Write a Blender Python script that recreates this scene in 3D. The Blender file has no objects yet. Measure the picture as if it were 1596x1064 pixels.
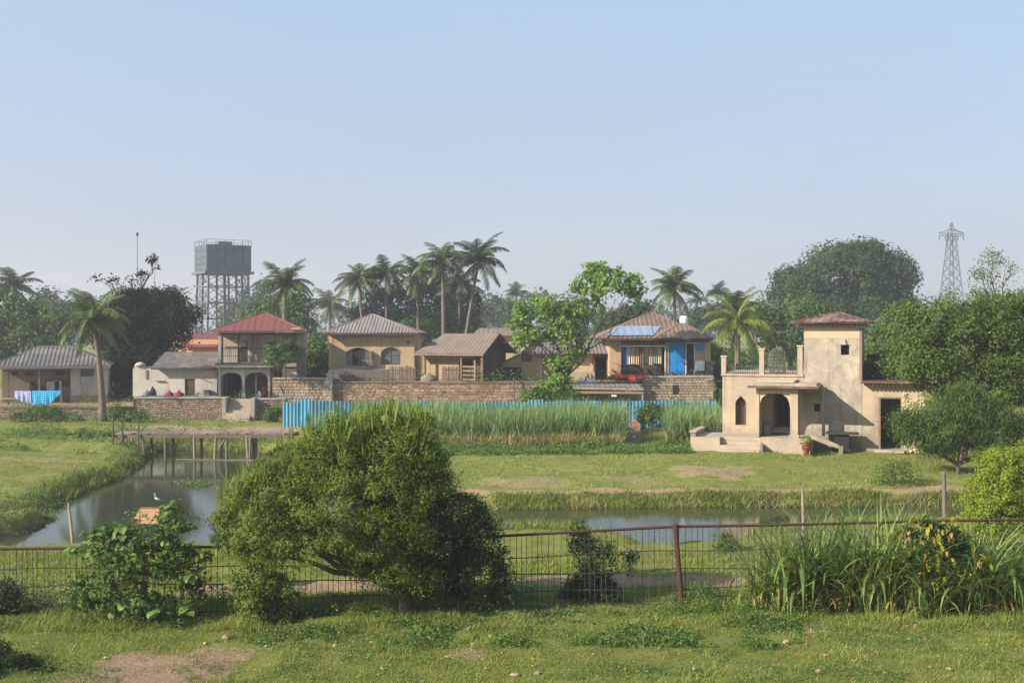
import bpy, math, random
import numpy as np
from mathutils import Vector
from math import pi, sin, cos, tan, sqrt, radians

rnd = random.Random(7)
NR = np.random.default_rng(11)
SC = bpy.context.scene
COL = SC.collection

# ------------------------------------------------------------------ camera, sky, sun, exposure
F, CX, HY, CH = 1750.0, 798.0, 513.0, 5.33       # focal length / principal column / horizon row (photo pixels), eye height (m)
cam = bpy.data.cameras.new("camera")
cam.sensor_width = 36.0
cam.lens = 36.0 * F / 1596.0
cam.shift_y = -19.0 / 1596.0
cam.clip_end = 6000
cam_o = bpy.data.objects.new("camera", cam)
cam_o.location = (0, 0, CH)
cam_o.rotation_euler = (pi / 2, 0, 0)
COL.objects.link(cam_o)
SC.camera = cam_o

SUN = Vector((1.0, 0.50, -0.60)).normalized()     # the way the light travels
sun_el = math.asin(-SUN.z)
W = bpy.data.worlds.new("World")
SC.world = W
W.use_nodes = True
wn, wl = W.node_tree.nodes, W.node_tree.links
wn.clear()
sky = wn.new('ShaderNodeTexSky')
sky.sky_type = 'NISHITA'
sky.sun_disc = False
sky.sun_elevation = sun_el
sky.sun_rotation = math.atan2(-SUN.x, -SUN.y)
sky.altitude = 0
sky.air_density = 1.0
sky.dust_density = 2.0
sky.ozone_density = 2.0
bg = wn.new('ShaderNodeBackground')
bg.inputs['Strength'].default_value = 0.12
wo = wn.new('ShaderNodeOutputWorld')
pale = wn.new('ShaderNodeMix'); pale.data_type = 'RGBA'
tcn = wn.new('ShaderNodeTexCoord'); mpn = wn.new('ShaderNodeMapping'); mpn.inputs['Scale'].default_value = (1.6, 1.6, 6.0)
cn = wn.new('ShaderNodeTexNoise'); cn.inputs['Scale'].default_value = 1.5; cn.inputs['Detail'].default_value = 5
mrn = wn.new('ShaderNodeMapRange'); mrn.inputs[1].default_value = 0.3; mrn.inputs[2].default_value = 0.7; mrn.inputs[3].default_value = 0.60; mrn.inputs[4].default_value = 0.88
wl.new(tcn.outputs['Generated'], mpn.inputs['Vector']); wl.new(mpn.outputs[0], cn.inputs['Vector']); wl.new(cn.outputs[0], mrn.inputs[0]); wl.new(mrn.outputs[0], pale.inputs[0])   # thin uneven haze high in the air
sep = wn.new('ShaderNodeSeparateXYZ'); wl.new(tcn.outputs['Generated'], sep.inputs[0])
grad = wn.new('ShaderNodeValToRGB'); wl.new(sep.outputs['Z'], grad.inputs[0])
grad.color_ramp.elements[0].position = 0.0; grad.color_ramp.elements[0].color = (0.232, 0.238, 0.283, 1)
grad.color_ramp.elements[1].position = 0.30; grad.color_ramp.elements[1].color = (0.225, 0.300, 0.392, 1)
e3 = grad.color_ramp.elements.new(0.9); e3.color = (0.16, 0.25, 0.38, 1)
gsc = wn.new('ShaderNodeVectorMath'); gsc.operation = 'SCALE'; gsc.inputs['Scale'].default_value = 10.0
wl.new(grad.outputs[0], gsc.inputs[0]); wl.new(gsc.outputs[0], pale.inputs[7])
wl.new(sky.outputs[0], pale.inputs[6]); wl.new(pale.outputs[2], bg.inputs['Color'])
wl.new(bg.outputs[0], wo.inputs['Surface'])

sd = bpy.data.lights.new("sun", 'SUN')
sd.energy = 4.8
sd.angle = radians(0.6)
sd.color = (1.0, 0.92, 0.79)
so = bpy.data.objects.new("sun", sd)
so.rotation_euler = SUN.to_track_quat('-Z', 'Y').to_euler()
so.location = (-40, -10, 40)
COL.objects.link(so)

SC.view_settings.view_transform = 'Standard'
SC.view_settings.look = 'None'
SC.view_settings.exposure = 0.85
SC.view_settings.gamma = 1.0
SC.view_settings.use_curve_mapping = False
cy = SC.cycles
cy.use_denoising = True
cy.max_bounces = 6
cy.diffuse_bounces = 3
cy.glossy_bounces = 3
cy.transmission_bounces = 3
cy.transparent_max_bounces = 6
cy.volume_bounces = 1
cy.sample_clamp_indirect = 6.0

# ------------------------------------------------------------------ photo pixel -> place
def wx(px, Y): return (px - CX) * Y / F
def wz(py, Y): return CH - (py - HY) * Y / F
def yg(py, z=0.0): return F * (CH - z) / (py - HY)     # depth of a point of height z seen at row py

class Frame:
    """a thing's own axes: u along its front, v away from us, z up"""
    def __init__(s, px, Y, a=0.0, z=0.0):
        s.x, s.y, s.z0, s.a = wx(px, Y), Y, z, a
        s.c, s.s = cos(a), sin(a)
    def u(s, px, v=0.0):
        k = (px - CX) / F
        return (k * (s.y + v * s.c) - s.x + v * s.s) / (s.c - k * s.s)
    def z(s, py, u=0.0, v=0.0):
        return CH - (py - HY) * (s.y + u * s.s + v * s.c) / F - s.z0
    @property
    def loc(s): return (s.x, s.y, s.z0)

# ------------------------------------------------------------------ materials
def _mix(nt, fac, a, b, t='MIX'):
    n = nt.nodes.new('ShaderNodeMix'); n.data_type = 'RGBA'; n.blend_type = t
    for key, v in ((0, fac), (6, a), (7, b)):
        if hasattr(v, 'is_output'): nt.links.new(v, n.inputs[key])
        elif key == 0: n.inputs[0].default_value = v
        else: n.inputs[key].default_value = (*v, 1) if len(v) == 3 else v
    return n.outputs[2]
def _ramp(nt, src, lo, hi):
    n = nt.nodes.new('ShaderNodeMapRange'); n.inputs[1].default_value = lo; n.inputs[2].default_value = hi
    nt.links.new(src, n.inputs[0]); return n.outputs[0]
def _noise(nt, scale, detail=4, vec=None, rough=0.6):
    n = nt.nodes.new('ShaderNodeTexNoise'); n.inputs['Scale'].default_value = scale; n.inputs['Detail'].default_value = detail
    n.inputs['Roughness'].default_value = rough
    if vec is not None: nt.links.new(vec, n.inputs['Vector'])
    return n.outputs[0]
def _pos(nt, sx=1, sy=1, sz=1, world=True):
    if world: o = nt.nodes.new('ShaderNodeNewGeometry').outputs['Position']
    else: o = nt.nodes.new('ShaderNodeTexCoord').outputs['Object']
    m = nt.nodes.new('ShaderNodeMapping'); m.inputs['Scale'].default_value = (sx, sy, sz)
    nt.links.new(o, m.inputs['Vector']); return m.outputs[0]
def _attr(nt, name='tint'):
    n = nt.nodes.new('ShaderNodeAttribute'); n.attribute_name = name; return n.outputs['Fac']
def _bump(nt, h, strength, dist, p):
    b = nt.nodes.new('ShaderNodeBump'); b.inputs['Strength'].default_value = strength; b.inputs['Distance'].default_value = dist
    nt.links.new(h, b.inputs['Height']); nt.links.new(b.outputs[0], p.inputs['Normal'])
def newmat(name):
    m = bpy.data.materials.new(name); m.use_nodes = True
    nt = m.node_tree
    return m, nt, nt.nodes['Principled BSDF'], nt.nodes['Material Output']

def surf(name, c1, c2, scale=3.0, rough=0.85, bump=0.3, dist=0.02, c3=None, streak=None, tint=None, metal=0.0, spec=0.3, objrand=0.0, damp=None):
    """weathered surface: two tones in blotches, a third in patches, rain streaks, per-piece tint"""
    m, nt, p, out = newmat(name)
    pos = _pos(nt)
    n1 = _noise(nt, scale, 6, pos)
    col = _mix(nt, _ramp(nt, n1, 0.35, 0.65), c1, c2)
    if c3:
        n2 = _noise(nt, scale * 0.35, 7, pos, 0.7)
        col = _mix(nt, _ramp(nt, n2, 0.5, 0.66), col, c3)
    if damp:
        sp = nt.nodes.new('ShaderNodeSeparateXYZ'); nt.links.new(_pos(nt), sp.inputs[0])
        nd = _noise(nt, 1.3, 6, pos, 0.7)
        ad = nt.nodes.new('ShaderNodeMath'); ad.operation = 'MULTIPLY_ADD'; ad.inputs[1].default_value = -2.6; nt.links.new(nd, ad.inputs[0]); nt.links.new(sp.outputs['Z'], ad.inputs[2])
        fd = nt.nodes.new('ShaderNodeMapRange'); fd.inputs[1].default_value = -0.9; fd.inputs[2].default_value = -0.2; fd.inputs[3].default_value = 0.85; fd.inputs[4].default_value = 0.0
        nt.links.new(ad.outputs[0], fd.inputs[0]); col = _mix(nt, fd.outputs[0], col, damp)
        n5 = _noise(nt, 7.0, 6, pos, 0.75)
        col = _mix(nt, _ramp(nt, n5, 0.60, 0.68), col, tuple(x * 0.72 for x in c1))
        vr = nt.nodes.new('ShaderNodeTexVoronoi'); vr.feature = 'DISTANCE_TO_EDGE'; vr.inputs['Scale'].default_value = 0.55
        wpn = nt.nodes.new('ShaderNodeVectorMath'); wpn.operation = 'ADD'; nt.links.new(pos, wpn.inputs[0]); nz = nt.nodes.new('ShaderNodeTexNoise'); nz.inputs['Scale'].default_value = 1.7; nz.inputs['Detail'].default_value = 6; nt.links.new(nz.outputs['Color'], wpn.inputs[1]); nt.links.new(wpn.outputs[0], vr.inputs['Vector'])
        fc = nt.nodes.new('ShaderNodeMapRange'); fc.inputs[1].default_value = 0.0; fc.inputs[2].default_value = 0.012; fc.inputs[3].default_value = 0.6; fc.inputs[4].default_value = 0.0
        nt.links.new(vr.outputs['Distance'], fc.inputs[0]); col = _mix(nt, fc.outputs[0], col, tuple(x * 0.5 for x in c1))
    if streak:
        ps = _pos(nt, 5, 5, 0.35)
        n3 = _noise(nt, 1.0, 5, ps)
        col = _mix(nt, _ramp(nt, n3, 0.52, 0.75), col, streak)
    if tint:
        col = _mix(nt, _attr(nt), col, tint)
    if objrand:
        oi = nt.nodes.new('ShaderNodeObjectInfo')
        mr = nt.nodes.new('ShaderNodeMapRange'); mr.inputs[3].default_value = 1 - objrand; mr.inputs[4].default_value = 1 + objrand
        nt.links.new(oi.outputs['Random'], mr.inputs[0])
        hs = nt.nodes.new('ShaderNodeHueSaturation'); nt.links.new(mr.outputs[0], hs.inputs['Value']); nt.links.new(col, hs.inputs['Color'])
        col = hs.outputs[0]
    nt.links.new(col, p.inputs['Base Color'])
    p.inputs['Roughness'].default_value = rough
    p.inputs['Metallic'].default_value = metal
    p.inputs['Specular IOR Level'].default_value = spec
    if bump:
        _bump(nt, _noise(nt, scale * 6, 5, pos), bump, dist, p)
    return m

FOL = 1.45
def leafmat(name, dark, light, trans=0.35, rough=0.55, spec=0.25, objrand=0.0, dry=None):
    m, nt, p, out = newmat(name)
    dark = tuple(x * FOL for x in dark); light = tuple(x * FOL for x in light)
    col = _mix(nt, _attr(nt), dark, light)
    n = _noise(nt, 0.35, 2, _pos(nt))
    col = _mix(nt, _ramp(nt, n, 0.3, 0.8), col, tuple(min(1, x * 1.25) for x in light[:3]), 'MIX') if False else col
    if objrand:
        oi = nt.nodes.new('ShaderNodeObjectInfo')
        mr = nt.nodes.new('ShaderNodeMapRange'); mr.inputs[3].default_value = 1 - objrand; mr.inputs[4].default_value = 1 + objrand
        nt.links.new(oi.outputs['Random'], mr.inputs[0])
        hs = nt.nodes.new('ShaderNodeHueSaturation'); nt.links.new(mr.outputs[0], hs.inputs['Value']); nt.links.new(col, hs.inputs['Color'])
        col = hs.outputs[0]
    nt.links.new(col, p.inputs['Base Color'])
    p.inputs['Roughness'].default_value = rough
    p.inputs['Specular IOR Level'].default_value = spec
    t = nt.nodes.new('ShaderNodeBsdfTranslucent')
    tc = _mix(nt, 1.0, col, (1.0, 1.0, 0.45), 'MULTIPLY')
    nt.links.new(tc, t.inputs['Color'])
    mx = nt.nodes.new('ShaderNodeMixShader'); mx.inputs[0].default_value = trans
    nt.links.new(p.outputs[0], mx.inputs[1]); nt.links.new(t.outputs[0], mx.inputs[2])
    nt.links.new(mx.outputs[0], out.inputs['Surface'])
    return m

M = {}
M['plaster_cream'] = surf('cream_plaster', (0.48, 0.365, 0.25), (0.41, 0.315, 0.22), 1.1, 0.9, 0.45, 0.03, c3=(0.36, 0.29, 0.215), streak=(0.26, 0.21, 0.16), damp=(0.24, 0.20, 0.15))
M['plaster_grey'] = surf('stained_plaster', (0.40, 0.335, 0.255), (0.29, 0.25, 0.20), 2.2, 0.9, 0.5, 0.03, c3=(0.52, 0.44, 0.33), streak=(0.20, 0.175, 0.14), damp=(0.19, 0.17, 0.14))
M['plaster_bright'] = surf('bright_cream_plaster', (0.53, 0.395, 0.255), (0.48, 0.36, 0.235), 1.4, 0.9, 0.15, 0.02)
M['plaster_tan'] = surf('tan_plaster', (0.52, 0.345, 0.195), (0.45, 0.305, 0.18), 0.9, 0.9, 0.35, 0.02, c3=(0.38, 0.285, 0.19), streak=(0.27, 0.20, 0.14))
M['plaster_white'] = surf('dirty_white_plaster', (0.52, 0.48, 0.42), (0.44, 0.40, 0.35), 0.9, 0.9, 0.25, 0.02, c3=(0.36, 0.31, 0.25), streak=(0.24, 0.19, 0.15))
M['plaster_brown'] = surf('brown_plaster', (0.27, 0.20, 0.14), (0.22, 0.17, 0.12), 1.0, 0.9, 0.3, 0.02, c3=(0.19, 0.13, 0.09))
M['plaster_orange'] = surf('orange_plaster', (0.62, 0.33, 0.16), (0.56, 0.30, 0.15), 0.9, 0.9, 0.2, 0.02)
M['roof_red'] = surf('red_metal_roof', (0.20, 0.060, 0.050), (0.165, 0.055, 0.047), 0.9, 0.7, 0.15, 0.01, streak=(0.17, 0.05, 0.04))
M['roof_grey'] = surf('grey_corrugated_roof', (0.25, 0.21, 0.19), (0.19, 0.155, 0.14), 1.4, 0.7, 0.2, 0.01, c3=(0.24, 0.14, 0.10), streak=(0.17, 0.12, 0.10))
M['roof_lilac'] = surf('weathered_corrugated_sheet', (0.34, 0.30, 0.32), (0.22, 0.18, 0.19), 1.6, 0.7, 0.2, 0.01, streak=(0.12, 0.08, 0.08))
M['roof_slate'] = surf('dark_sheet_roof', (0.095, 0.09, 0.086), (0.13, 0.12, 0.112), 1.2, 0.75, 0.3, 0.02, c3=(0.20, 0.17, 0.14))
M['roof_tile'] = surf('old_tile_roof', (0.26, 0.23, 0.20), (0.14, 0.12, 0.11), 4.0, 0.9, 0.8, 0.05, c3=(0.32, 0.27, 0.22))
M['roof_brown'] = surf('brown_roof', (0.20, 0.135, 0.10), (0.15, 0.10, 0.075), 1.5, 0.85, 0.5, 0.03, c3=(0.24, 0.15, 0.10))
M['roof_thatch'] = surf('brown_sheet_roof', (0.22, 0.165, 0.13), (0.17, 0.125, 0.098), 1.5, 0.85, 0.4, 0.02, streak=(0.20, 0.14, 0.11))
M['roof_maroon'] = surf('maroon_roof', (0.14, 0.065, 0.05), (0.11, 0.05, 0.04), 1.6, 0.7, 0.3, 0.02, c3=(0.34, 0.23, 0.16))
M['roof_blue'] = surf('blue_grey_sheet', (0.20, 0.27, 0.38), (0.25, 0.31, 0.40), 1.0, 0.5, 0.1, 0.01, streak=(0.18, 0.22, 0.28))
M['wood_dark'] = surf('dark_wood', (0.10, 0.065, 0.045), (0.07, 0.048, 0.035), 3.0, 0.85, 0.4, 0.01, objrand=0.3)
M['wood_brown'] = surf('brown_wood', (0.20, 0.135, 0.09), (0.15, 0.10, 0.068), 3.0, 0.85, 0.4, 0.01, objrand=0.3)
M['wood_tan'] = surf('tan_boards', (0.40, 0.27, 0.16), (0.33, 0.22, 0.13), 2.0, 0.85, 0.3, 0.01, streak=(0.24, 0.16, 0.10), objrand=0.15)
M['wood_grey'] = surf('grey_wood', (0.25, 0.20, 0.16), (0.19, 0.155, 0.125), 3.0, 0.9, 0.4, 0.01, objrand=0.3)
M['concrete'] = surf('old_concrete', (0.36, 0.32, 0.27), (0.28, 0.25, 0.21), 1.5, 0.9, 0.3, 0.02, c3=(0.22, 0.20, 0.17), streak=(0.20, 0.18, 0.15))
M['step_stone'] = surf('worn_step_stone', (0.44, 0.35, 0.25), (0.36, 0.29, 0.22), 1.8, 0.9, 0.3, 0.02, c3=(0.30, 0.25, 0.20))
M['mortar'] = surf('mortar', (0.16, 0.125, 0.095), (0.12, 0.095, 0.075), 2.0, 0.95, 0.4, 0.02)
M['brick'] = surf('brown_brick', (0.20, 0.125, 0.085), (0.16, 0.105, 0.075), 2.0, 0.9, 0.5, 0.02, tint=(0.33, 0.25, 0.18), c3=(0.26, 0.13, 0.08))
M['brick_red'] = surf('red_brick', (0.28, 0.14, 0.085), (0.22, 0.115, 0.075), 1.0, 0.9, 0.5, 0.02, tint=(0.40, 0.29, 0.20), c3=(0.19, 0.14, 0.11))
M['stone'] = surf('field_stone', (0.29, 0.21, 0.14), (0.24, 0.18, 0.13), 2.0, 0.9, 0.5, 0.02, tint=(0.42, 0.33, 0.24))
M['rock'] = surf('litter_stone', (0.33, 0.24, 0.16), (0.26, 0.19, 0.13), 8.0, 0.9, 0.5, 0.01, objrand=0.3)
M['tank_green'] = surf('grey_green_tank', (0.15, 0.155, 0.115), (0.11, 0.12, 0.09), 2.0, 0.8, 0.2)
M['glass'] = surf('dusty_glass', (0.09, 0.095, 0.09), (0.12, 0.12, 0.115), 2.0, 0.25, 0.0, spec=0.5)
M['dark'] = surf('near_black', (0.022, 0.02, 0.02), (0.03, 0.027, 0.025), 2.0, 0.9, 0.0)  # dark doors; also shade painted into openings and the table pedestal
M['black_cloth'] = surf('dark_cloth', (0.03, 0.03, 0.032), (0.05, 0.048, 0.046), 4.0, 0.95, 0.3)
M['iron'] = surf('dark_iron', (0.035, 0.033, 0.032), (0.06, 0.05, 0.045), 5.0, 0.7, 0.2, 0.005)
M['rust'] = surf('rusty_iron', (0.060, 0.024, 0.018), (0.090, 0.038, 0.026), 9.0, 0.85, 0.4, 0.004, c3=(0.06, 0.035, 0.03))
M['steel'] = surf('galvanised_steel', (0.15, 0.165, 0.18), (0.12, 0.135, 0.15), 1.0, 0.6, 0.1, objrand=0.12)
M['tank'] = surf('tank_panel', (0.11, 0.135, 0.16), (0.095, 0.115, 0.14), 0.6, 0.55, 0.1, objrand=0.10)
M['blue_sheet'] = surf('blue_corrugated_sheet', (0.055, 0.225, 0.335), (0.075, 0.27, 0.38), 1.2, 0.65, 0.2, 0.01, c3=(0.12, 0.27, 0.34), streak=(0.15, 0.16, 0.15), objrand=0.3)
M['blue_paint'] = surf('blue_paint', (0.02, 0.21, 0.52), (0.02, 0.24, 0.56), 1.0, 0.5, 0.1)
M['white_paint'] = surf('white_paint', (0.72, 0.71, 0.68), (0.62, 0.60, 0.57), 2.0, 0.6, 0.1)
M['red_paint'] = surf('red_paint', (0.50, 0.055, 0.04), (0.40, 0.05, 0.035), 3.0, 0.55, 0.1)
M['red_cloth'] = surf('red_cloth', (0.30, 0.025, 0.05), (0.20, 0.02, 0.04), 5.0, 0.9, 0.3)
M['cloth_blue'] = surf('blue_cloth', (0.05, 0.36, 0.70), (0.07, 0.42, 0.72), 3.0, 0.85, 0.2)
M['cloth_lilac'] = surf('lilac_cloth', (0.30, 0.36, 0.68), (0.50, 0.52, 0.74), 6.0, 0.85, 0.2)
M['cloth_white'] = surf('white_cloth', (0.70, 0.68, 0.70), (0.60, 0.60, 0.64), 3.0, 0.85, 0.2)
M['curtain'] = surf('faded_curtain', (0.66, 0.46, 0.28), (0.58, 0.48, 0.36), 2.5, 0.9, 0.2, objrand=0.2)
M['curtain_teal'] = surf('teal_curtain', (0.16, 0.33, 0.36), (0.22, 0.36, 0.36), 2.5, 0.9, 0.2)
M['bark'] = surf('bark', (0.13, 0.09, 0.06), (0.085, 0.06, 0.042), 4.0, 0.95, 0.7, 0.03)
M['bark_palm'] = surf('palm_bark', (0.19, 0.15, 0.11), (0.12, 0.095, 0.07), 4.0, 0.95, 0.6, 0.03)
M['pot'] = surf('red_clay_pot', (0.33, 0.07, 0.05), (0.26, 0.06, 0.045), 4.0, 0.8, 0.2)
M['straw'] = surf('bamboo', (0.50, 0.34, 0.13), (0.38, 0.25, 0.10), 4.0, 0.8, 0.2)
M['orange_board'] = surf('faded_orange_roofing', (0.46, 0.24, 0.13), (0.38, 0.21, 0.12), 4.0, 0.85, 0.3)
M['feather'] = surf('white_feather', (0.82, 0.80, 0.76), (0.75, 0.73, 0.69), 8.0, 0.9, 0.1)
M['beak'] = surf('yellow_bill', (0.55, 0.35, 0.06), (0.5, 0.3, 0.05), 8.0, 0.6, 0.0)

M['leaf_bush'] = leafmat('bush_leaf', (0.035, 0.062, 0.010), (0.178, 0.232, 0.038), 0.45, 0.55, 0.2)
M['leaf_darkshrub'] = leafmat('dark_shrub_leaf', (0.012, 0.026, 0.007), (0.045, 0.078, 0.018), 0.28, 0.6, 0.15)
M['leaf_broad'] = leafmat('broad_leaf', (0.05, 0.10, 0.02), (0.19, 0.28, 0.06), 0.38, 0.45, 0.35, objrand=0.25)
M['leaf_right'] = leafmat('right_tree_leaf', (0.030, 0.062, 0.009), (0.100, 0.150, 0.020), 0.35)
M['leaf_weep'] = leafmat('weeping_leaf', (0.024, 0.052, 0.010), (0.072, 0.118, 0.022), 0.32, 0.6, 0.15)
M['leaf_lime'] = leafmat('lime_leaf', (0.10, 0.155, 0.012), (0.24, 0.275, 0.026), 0.45)
M['leaf_tree'] = leafmat('tree_leaf', (0.026, 0.056, 0.011), (0.080, 0.130, 0.024), 0.28, 0.6, 0.15)
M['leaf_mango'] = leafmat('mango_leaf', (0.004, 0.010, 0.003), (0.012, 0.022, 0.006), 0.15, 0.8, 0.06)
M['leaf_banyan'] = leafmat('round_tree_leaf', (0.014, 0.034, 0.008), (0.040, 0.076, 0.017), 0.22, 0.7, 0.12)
M['leaf_green'] = leafmat('fresh_leaf', (0.050, 0.11, 0.015), (0.165, 0.255, 0.036), 0.42)
M['leaf_far'] = leafmat('far_leaf', (0.020, 0.040, 0.014), (0.050, 0.080, 0.026), 0.2, 0.8, 0.06)
M['frond'] = leafmat('palm_frond', (0.035, 0.060, 0.014), (0.085, 0.120, 0.028), 0.30, 0.45, 0.35, objrand=0.25)
M['frond_dark'] = leafmat('dark_palm_frond', (0.020, 0.040, 0.014), (0.052, 0.080, 0.024), 0.25, 0.45, 0.35, objrand=0.25)
M['frond_yellow'] = leafmat('yellow_palm_frond', (0.075, 0.105, 0.014), (0.19, 0.21, 0.03), 0.35, 0.45, 0.35, objrand=0.3)
M['reed'] = leafmat('reed_leaf', (0.05, 0.10, 0.02), (0.20, 0.26, 0.065), 0.38, 0.45, 0.35, objrand=0.3)
M['reed_dry'] = leafmat('dry_reed', (0.25, 0.14, 0.04), (0.42, 0.27, 0.09), 0.25, objrand=0.25)
M['croton'] = leafmat('yellow_croton_leaf', (0.15, 0.15, 0.015), (0.36, 0.27, 0.022), 0.35, objrand=0.3)
M['cane'] = leafmat('cane_leaf', (0.055, 0.105, 0.035), (0.22, 0.29, 0.12), 0.35)
M['cane_dry'] = leafmat('dry_cane', (0.17, 0.15, 0.05), (0.33, 0.28, 0.11), 0.25)
M['grass'] = leafmat('grass_blade', (0.064, 0.096, 0.014), (0.22, 0.245, 0.052), 0.34)
M['weed'] = leafmat('weed_leaf', (0.035, 0.075, 0.014), (0.12, 0.18, 0.035), 0.35)
M['ivy_pale'] = leafmat('pale_ivy', (0.30, 0.26, 0.14), (0.58, 0.50, 0.33), 0.2)

# ------------------------------------------------------------------ object helpers
def thing(name, label, cat, loc=(0, 0, 0), rz=0.0, group=None):
    o = bpy.data.objects.new(name, None)
    o.empty_display_size = 0.3
    COL.objects.link(o)
    o.location = loc
    o.rotation_euler = (0, 0, rz)
    o['label'] = label; o['category'] = cat
    if group: o['group'] = group
    return o
def tag(o, label=None, cat=None, group=None, kind=None):
    if label: o['label'] = label
    if cat: o['category'] = cat
    if group: o['group'] = group
    if kind: o['kind'] = kind
    return o
def link(name, me, parent=None, loc=None):
    o = bpy.data.objects.new(name, me)
    COL.objects.link(o)
    if parent: o.parent = parent
    if loc is not None: o.location = loc
    return o

class MB:
    """collects shapes into one mesh"""
    def __init__(s): s.v, s.f, s.t = [], [], []
    def face(s, pts, t=0.0):
        n = len(s.v); s.v.extend(pts); s.f.append(tuple(range(n, n + len(pts)))); s.t.append(t)
    def box(s, x0, x1, y0, y1, z0, z1, t=0.0, taper=0.0):
        n = len(s.v)
        a = taper
        s.v += [(x0, y0, z0), (x1, y0, z0), (x1, y1, z0), (x0, y1, z0), (x0 + a, y0 + a, z1), (x1 - a, y0 + a, z1), (x1 - a, y1 - a, z1), (x0 + a, y1 - a, z1)]
        for q in ((0, 3, 2, 1), (4, 5, 6, 7), (0, 1, 5, 4), (1, 2, 6, 5), (2, 3, 7, 6), (3, 0, 4, 7)):
            s.f.append(tuple(n + i for i in q)); s.t.append(t)
        return s
    def bar(s, a, b, w, h=None, t=0.0):
        """a square bar from a to b"""
        a, b = Vector(a), Vector(b); h = h or w
        d = (b - a).normalized()
        up = Vector((0, 0, 1)) if abs(d.z) < 0.95 else Vector((0, 1, 0))
        r = d.cross(up).normalized(); q = r.cross(d)
        n = len(s.v)
        for p in (a, b):
            for i, j in ((-1, -1), (1, -1), (1, 1), (-1, 1)):
                s.v.append(tuple(p + r * (i * w / 2) + q * (j * h / 2)))
        for fc in ((0, 1, 2, 3), (7, 6, 5, 4), (0, 4, 5, 1), (1, 5, 6, 2), (2, 6, 7, 3), (3, 7, 4, 0)):
            s.f.append(tuple(n + i for i in fc)); s.t.append(t)
        return s
    def tube(s, pts, rad, k=6, t=0.0, cap=True):
        pts = [Vector(p) for p in pts]
        if not isinstance(rad, (list, tuple)): rad = [rad] * len(pts)
        n0 = len(s.v)
        for i, p in enumerate(pts):
            d = (pts[min(i + 1, len(pts) - 1)] - pts[max(i - 1, 0)]).normalized()
            up = Vector((0, 1, 0)) if abs(d.y) < 0.9 else Vector((1, 0, 0))
            r = d.cross(up).normalized(); q = r.cross(d)
            for j in range(k):
                a = 2 * pi * j / k
                s.v.append(tuple(p + (r * cos(a) + q * sin(a)) * rad[i]))
        for i in range(len(pts) - 1):
            for j in range(k):
                a, b = n0 + i * k + j, n0 + i * k + (j + 1) % k
                s.f.append((a, b, b + k, a + k)); s.t.append(t)
        if cap:
            s.f.append(tuple(n0 + j for j in range(k))[::-1]); s.t.append(t)
            e = n0 + (len(pts) - 1) * k
            s.f.append(tuple(e + j for j in range(k))); s.t.append(t)
        return s
    def lathe(s, c, prof, k=12, t=0.0):
        c = Vector(c); n0 = len(s.v)
        for r, z in prof:
            for j in range(k):
                a = 2 * pi * j / k
                s.v.append((c.x + r * cos(a), c.y + r * sin(a), c.z + z))
        for i in range(len(prof) - 1):
            for j in range(k):
                a, b = n0 + i * k + j, n0 + i * k + (j + 1) % k
                s.f.append((a, b, b + k, a + k)); s.t.append(t)
        s.f.append(tuple(n0 + j for j in range(k))[::-1]); s.t.append(t)
        e = n0 + (len(prof) - 1) * k
        s.f.append(tuple(e + j for j in range(k))); s.t.append(t)
        return s
    def prism(s, poly, v0, v1, t=0.0):
        """(u,z) polygon pushed from v0 to v1"""
        n = len(s.v); k = len(poly)
        s.v += [(u, v0, z) for u, z in poly] + [(u, v1, z) for u, z in poly]
        s.f.append(tuple(range(n, n + k))); s.t.append(t)
        s.f.append(tuple(range(n + 2 * k - 1, n + k - 1, -1))); s.t.append(t)
        for i in range(k):
            j = (i + 1) % k
            s.f.append((n + j, n + i, n + k + i, n + k + j)); s.t.append(t)
        return s
    def wall(s, u0, u1, z0, z1, v0, v1, holes=()):
        """a wall slab in the u-z plane with rectangular openings (u0,u1,z0,z1)"""
        us = sorted({u0, u1, *[min(max(x, u0), u1) for h in holes for x in h[:2]]})
        zs = sorted({z0, z1, *[min(max(x, z0), z1) for h in holes for x in h[2:4]]})
        def solid(i, j):
            if i < 0 or j < 0 or i >= len(us) - 1 or j >= len(zs) - 1: return False
            a, b = (us[i] + us[i + 1]) / 2, (zs[j] + zs[j + 1]) / 2
            return not any(h[0] < a < h[1] and h[2] < b < h[3] for h in holes)
        for i in range(len(us) - 1):
            for j in range(len(zs) - 1):
                if not solid(i, j): continue
                a, b, c, d = us[i], us[i + 1], zs[j], zs[j + 1]
                s.face([(a, v0, c), (b, v0, c), (b, v0, d), (a, v0, d)])
                s.face([(b, v1, c), (a, v1, c), (a, v1, d), (b, v1, d)])
                if not solid(i - 1, j): s.face([(a, v1, c), (a, v0, c), (a, v0, d), (a, v1, d)])
                if not solid(i + 1, j): s.face([(b, v0, c), (b, v1, c), (b, v1, d), (b, v0, d)])
                if not solid(i, j - 1): s.face([(a, v1, c), (b, v1, c), (b, v0, c), (a, v0, c)])
                if not solid(i, j + 1): s.face([(a, v0, d), (b, v0, d), (b, v1, d), (a, v1, d)])
        return s
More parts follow.
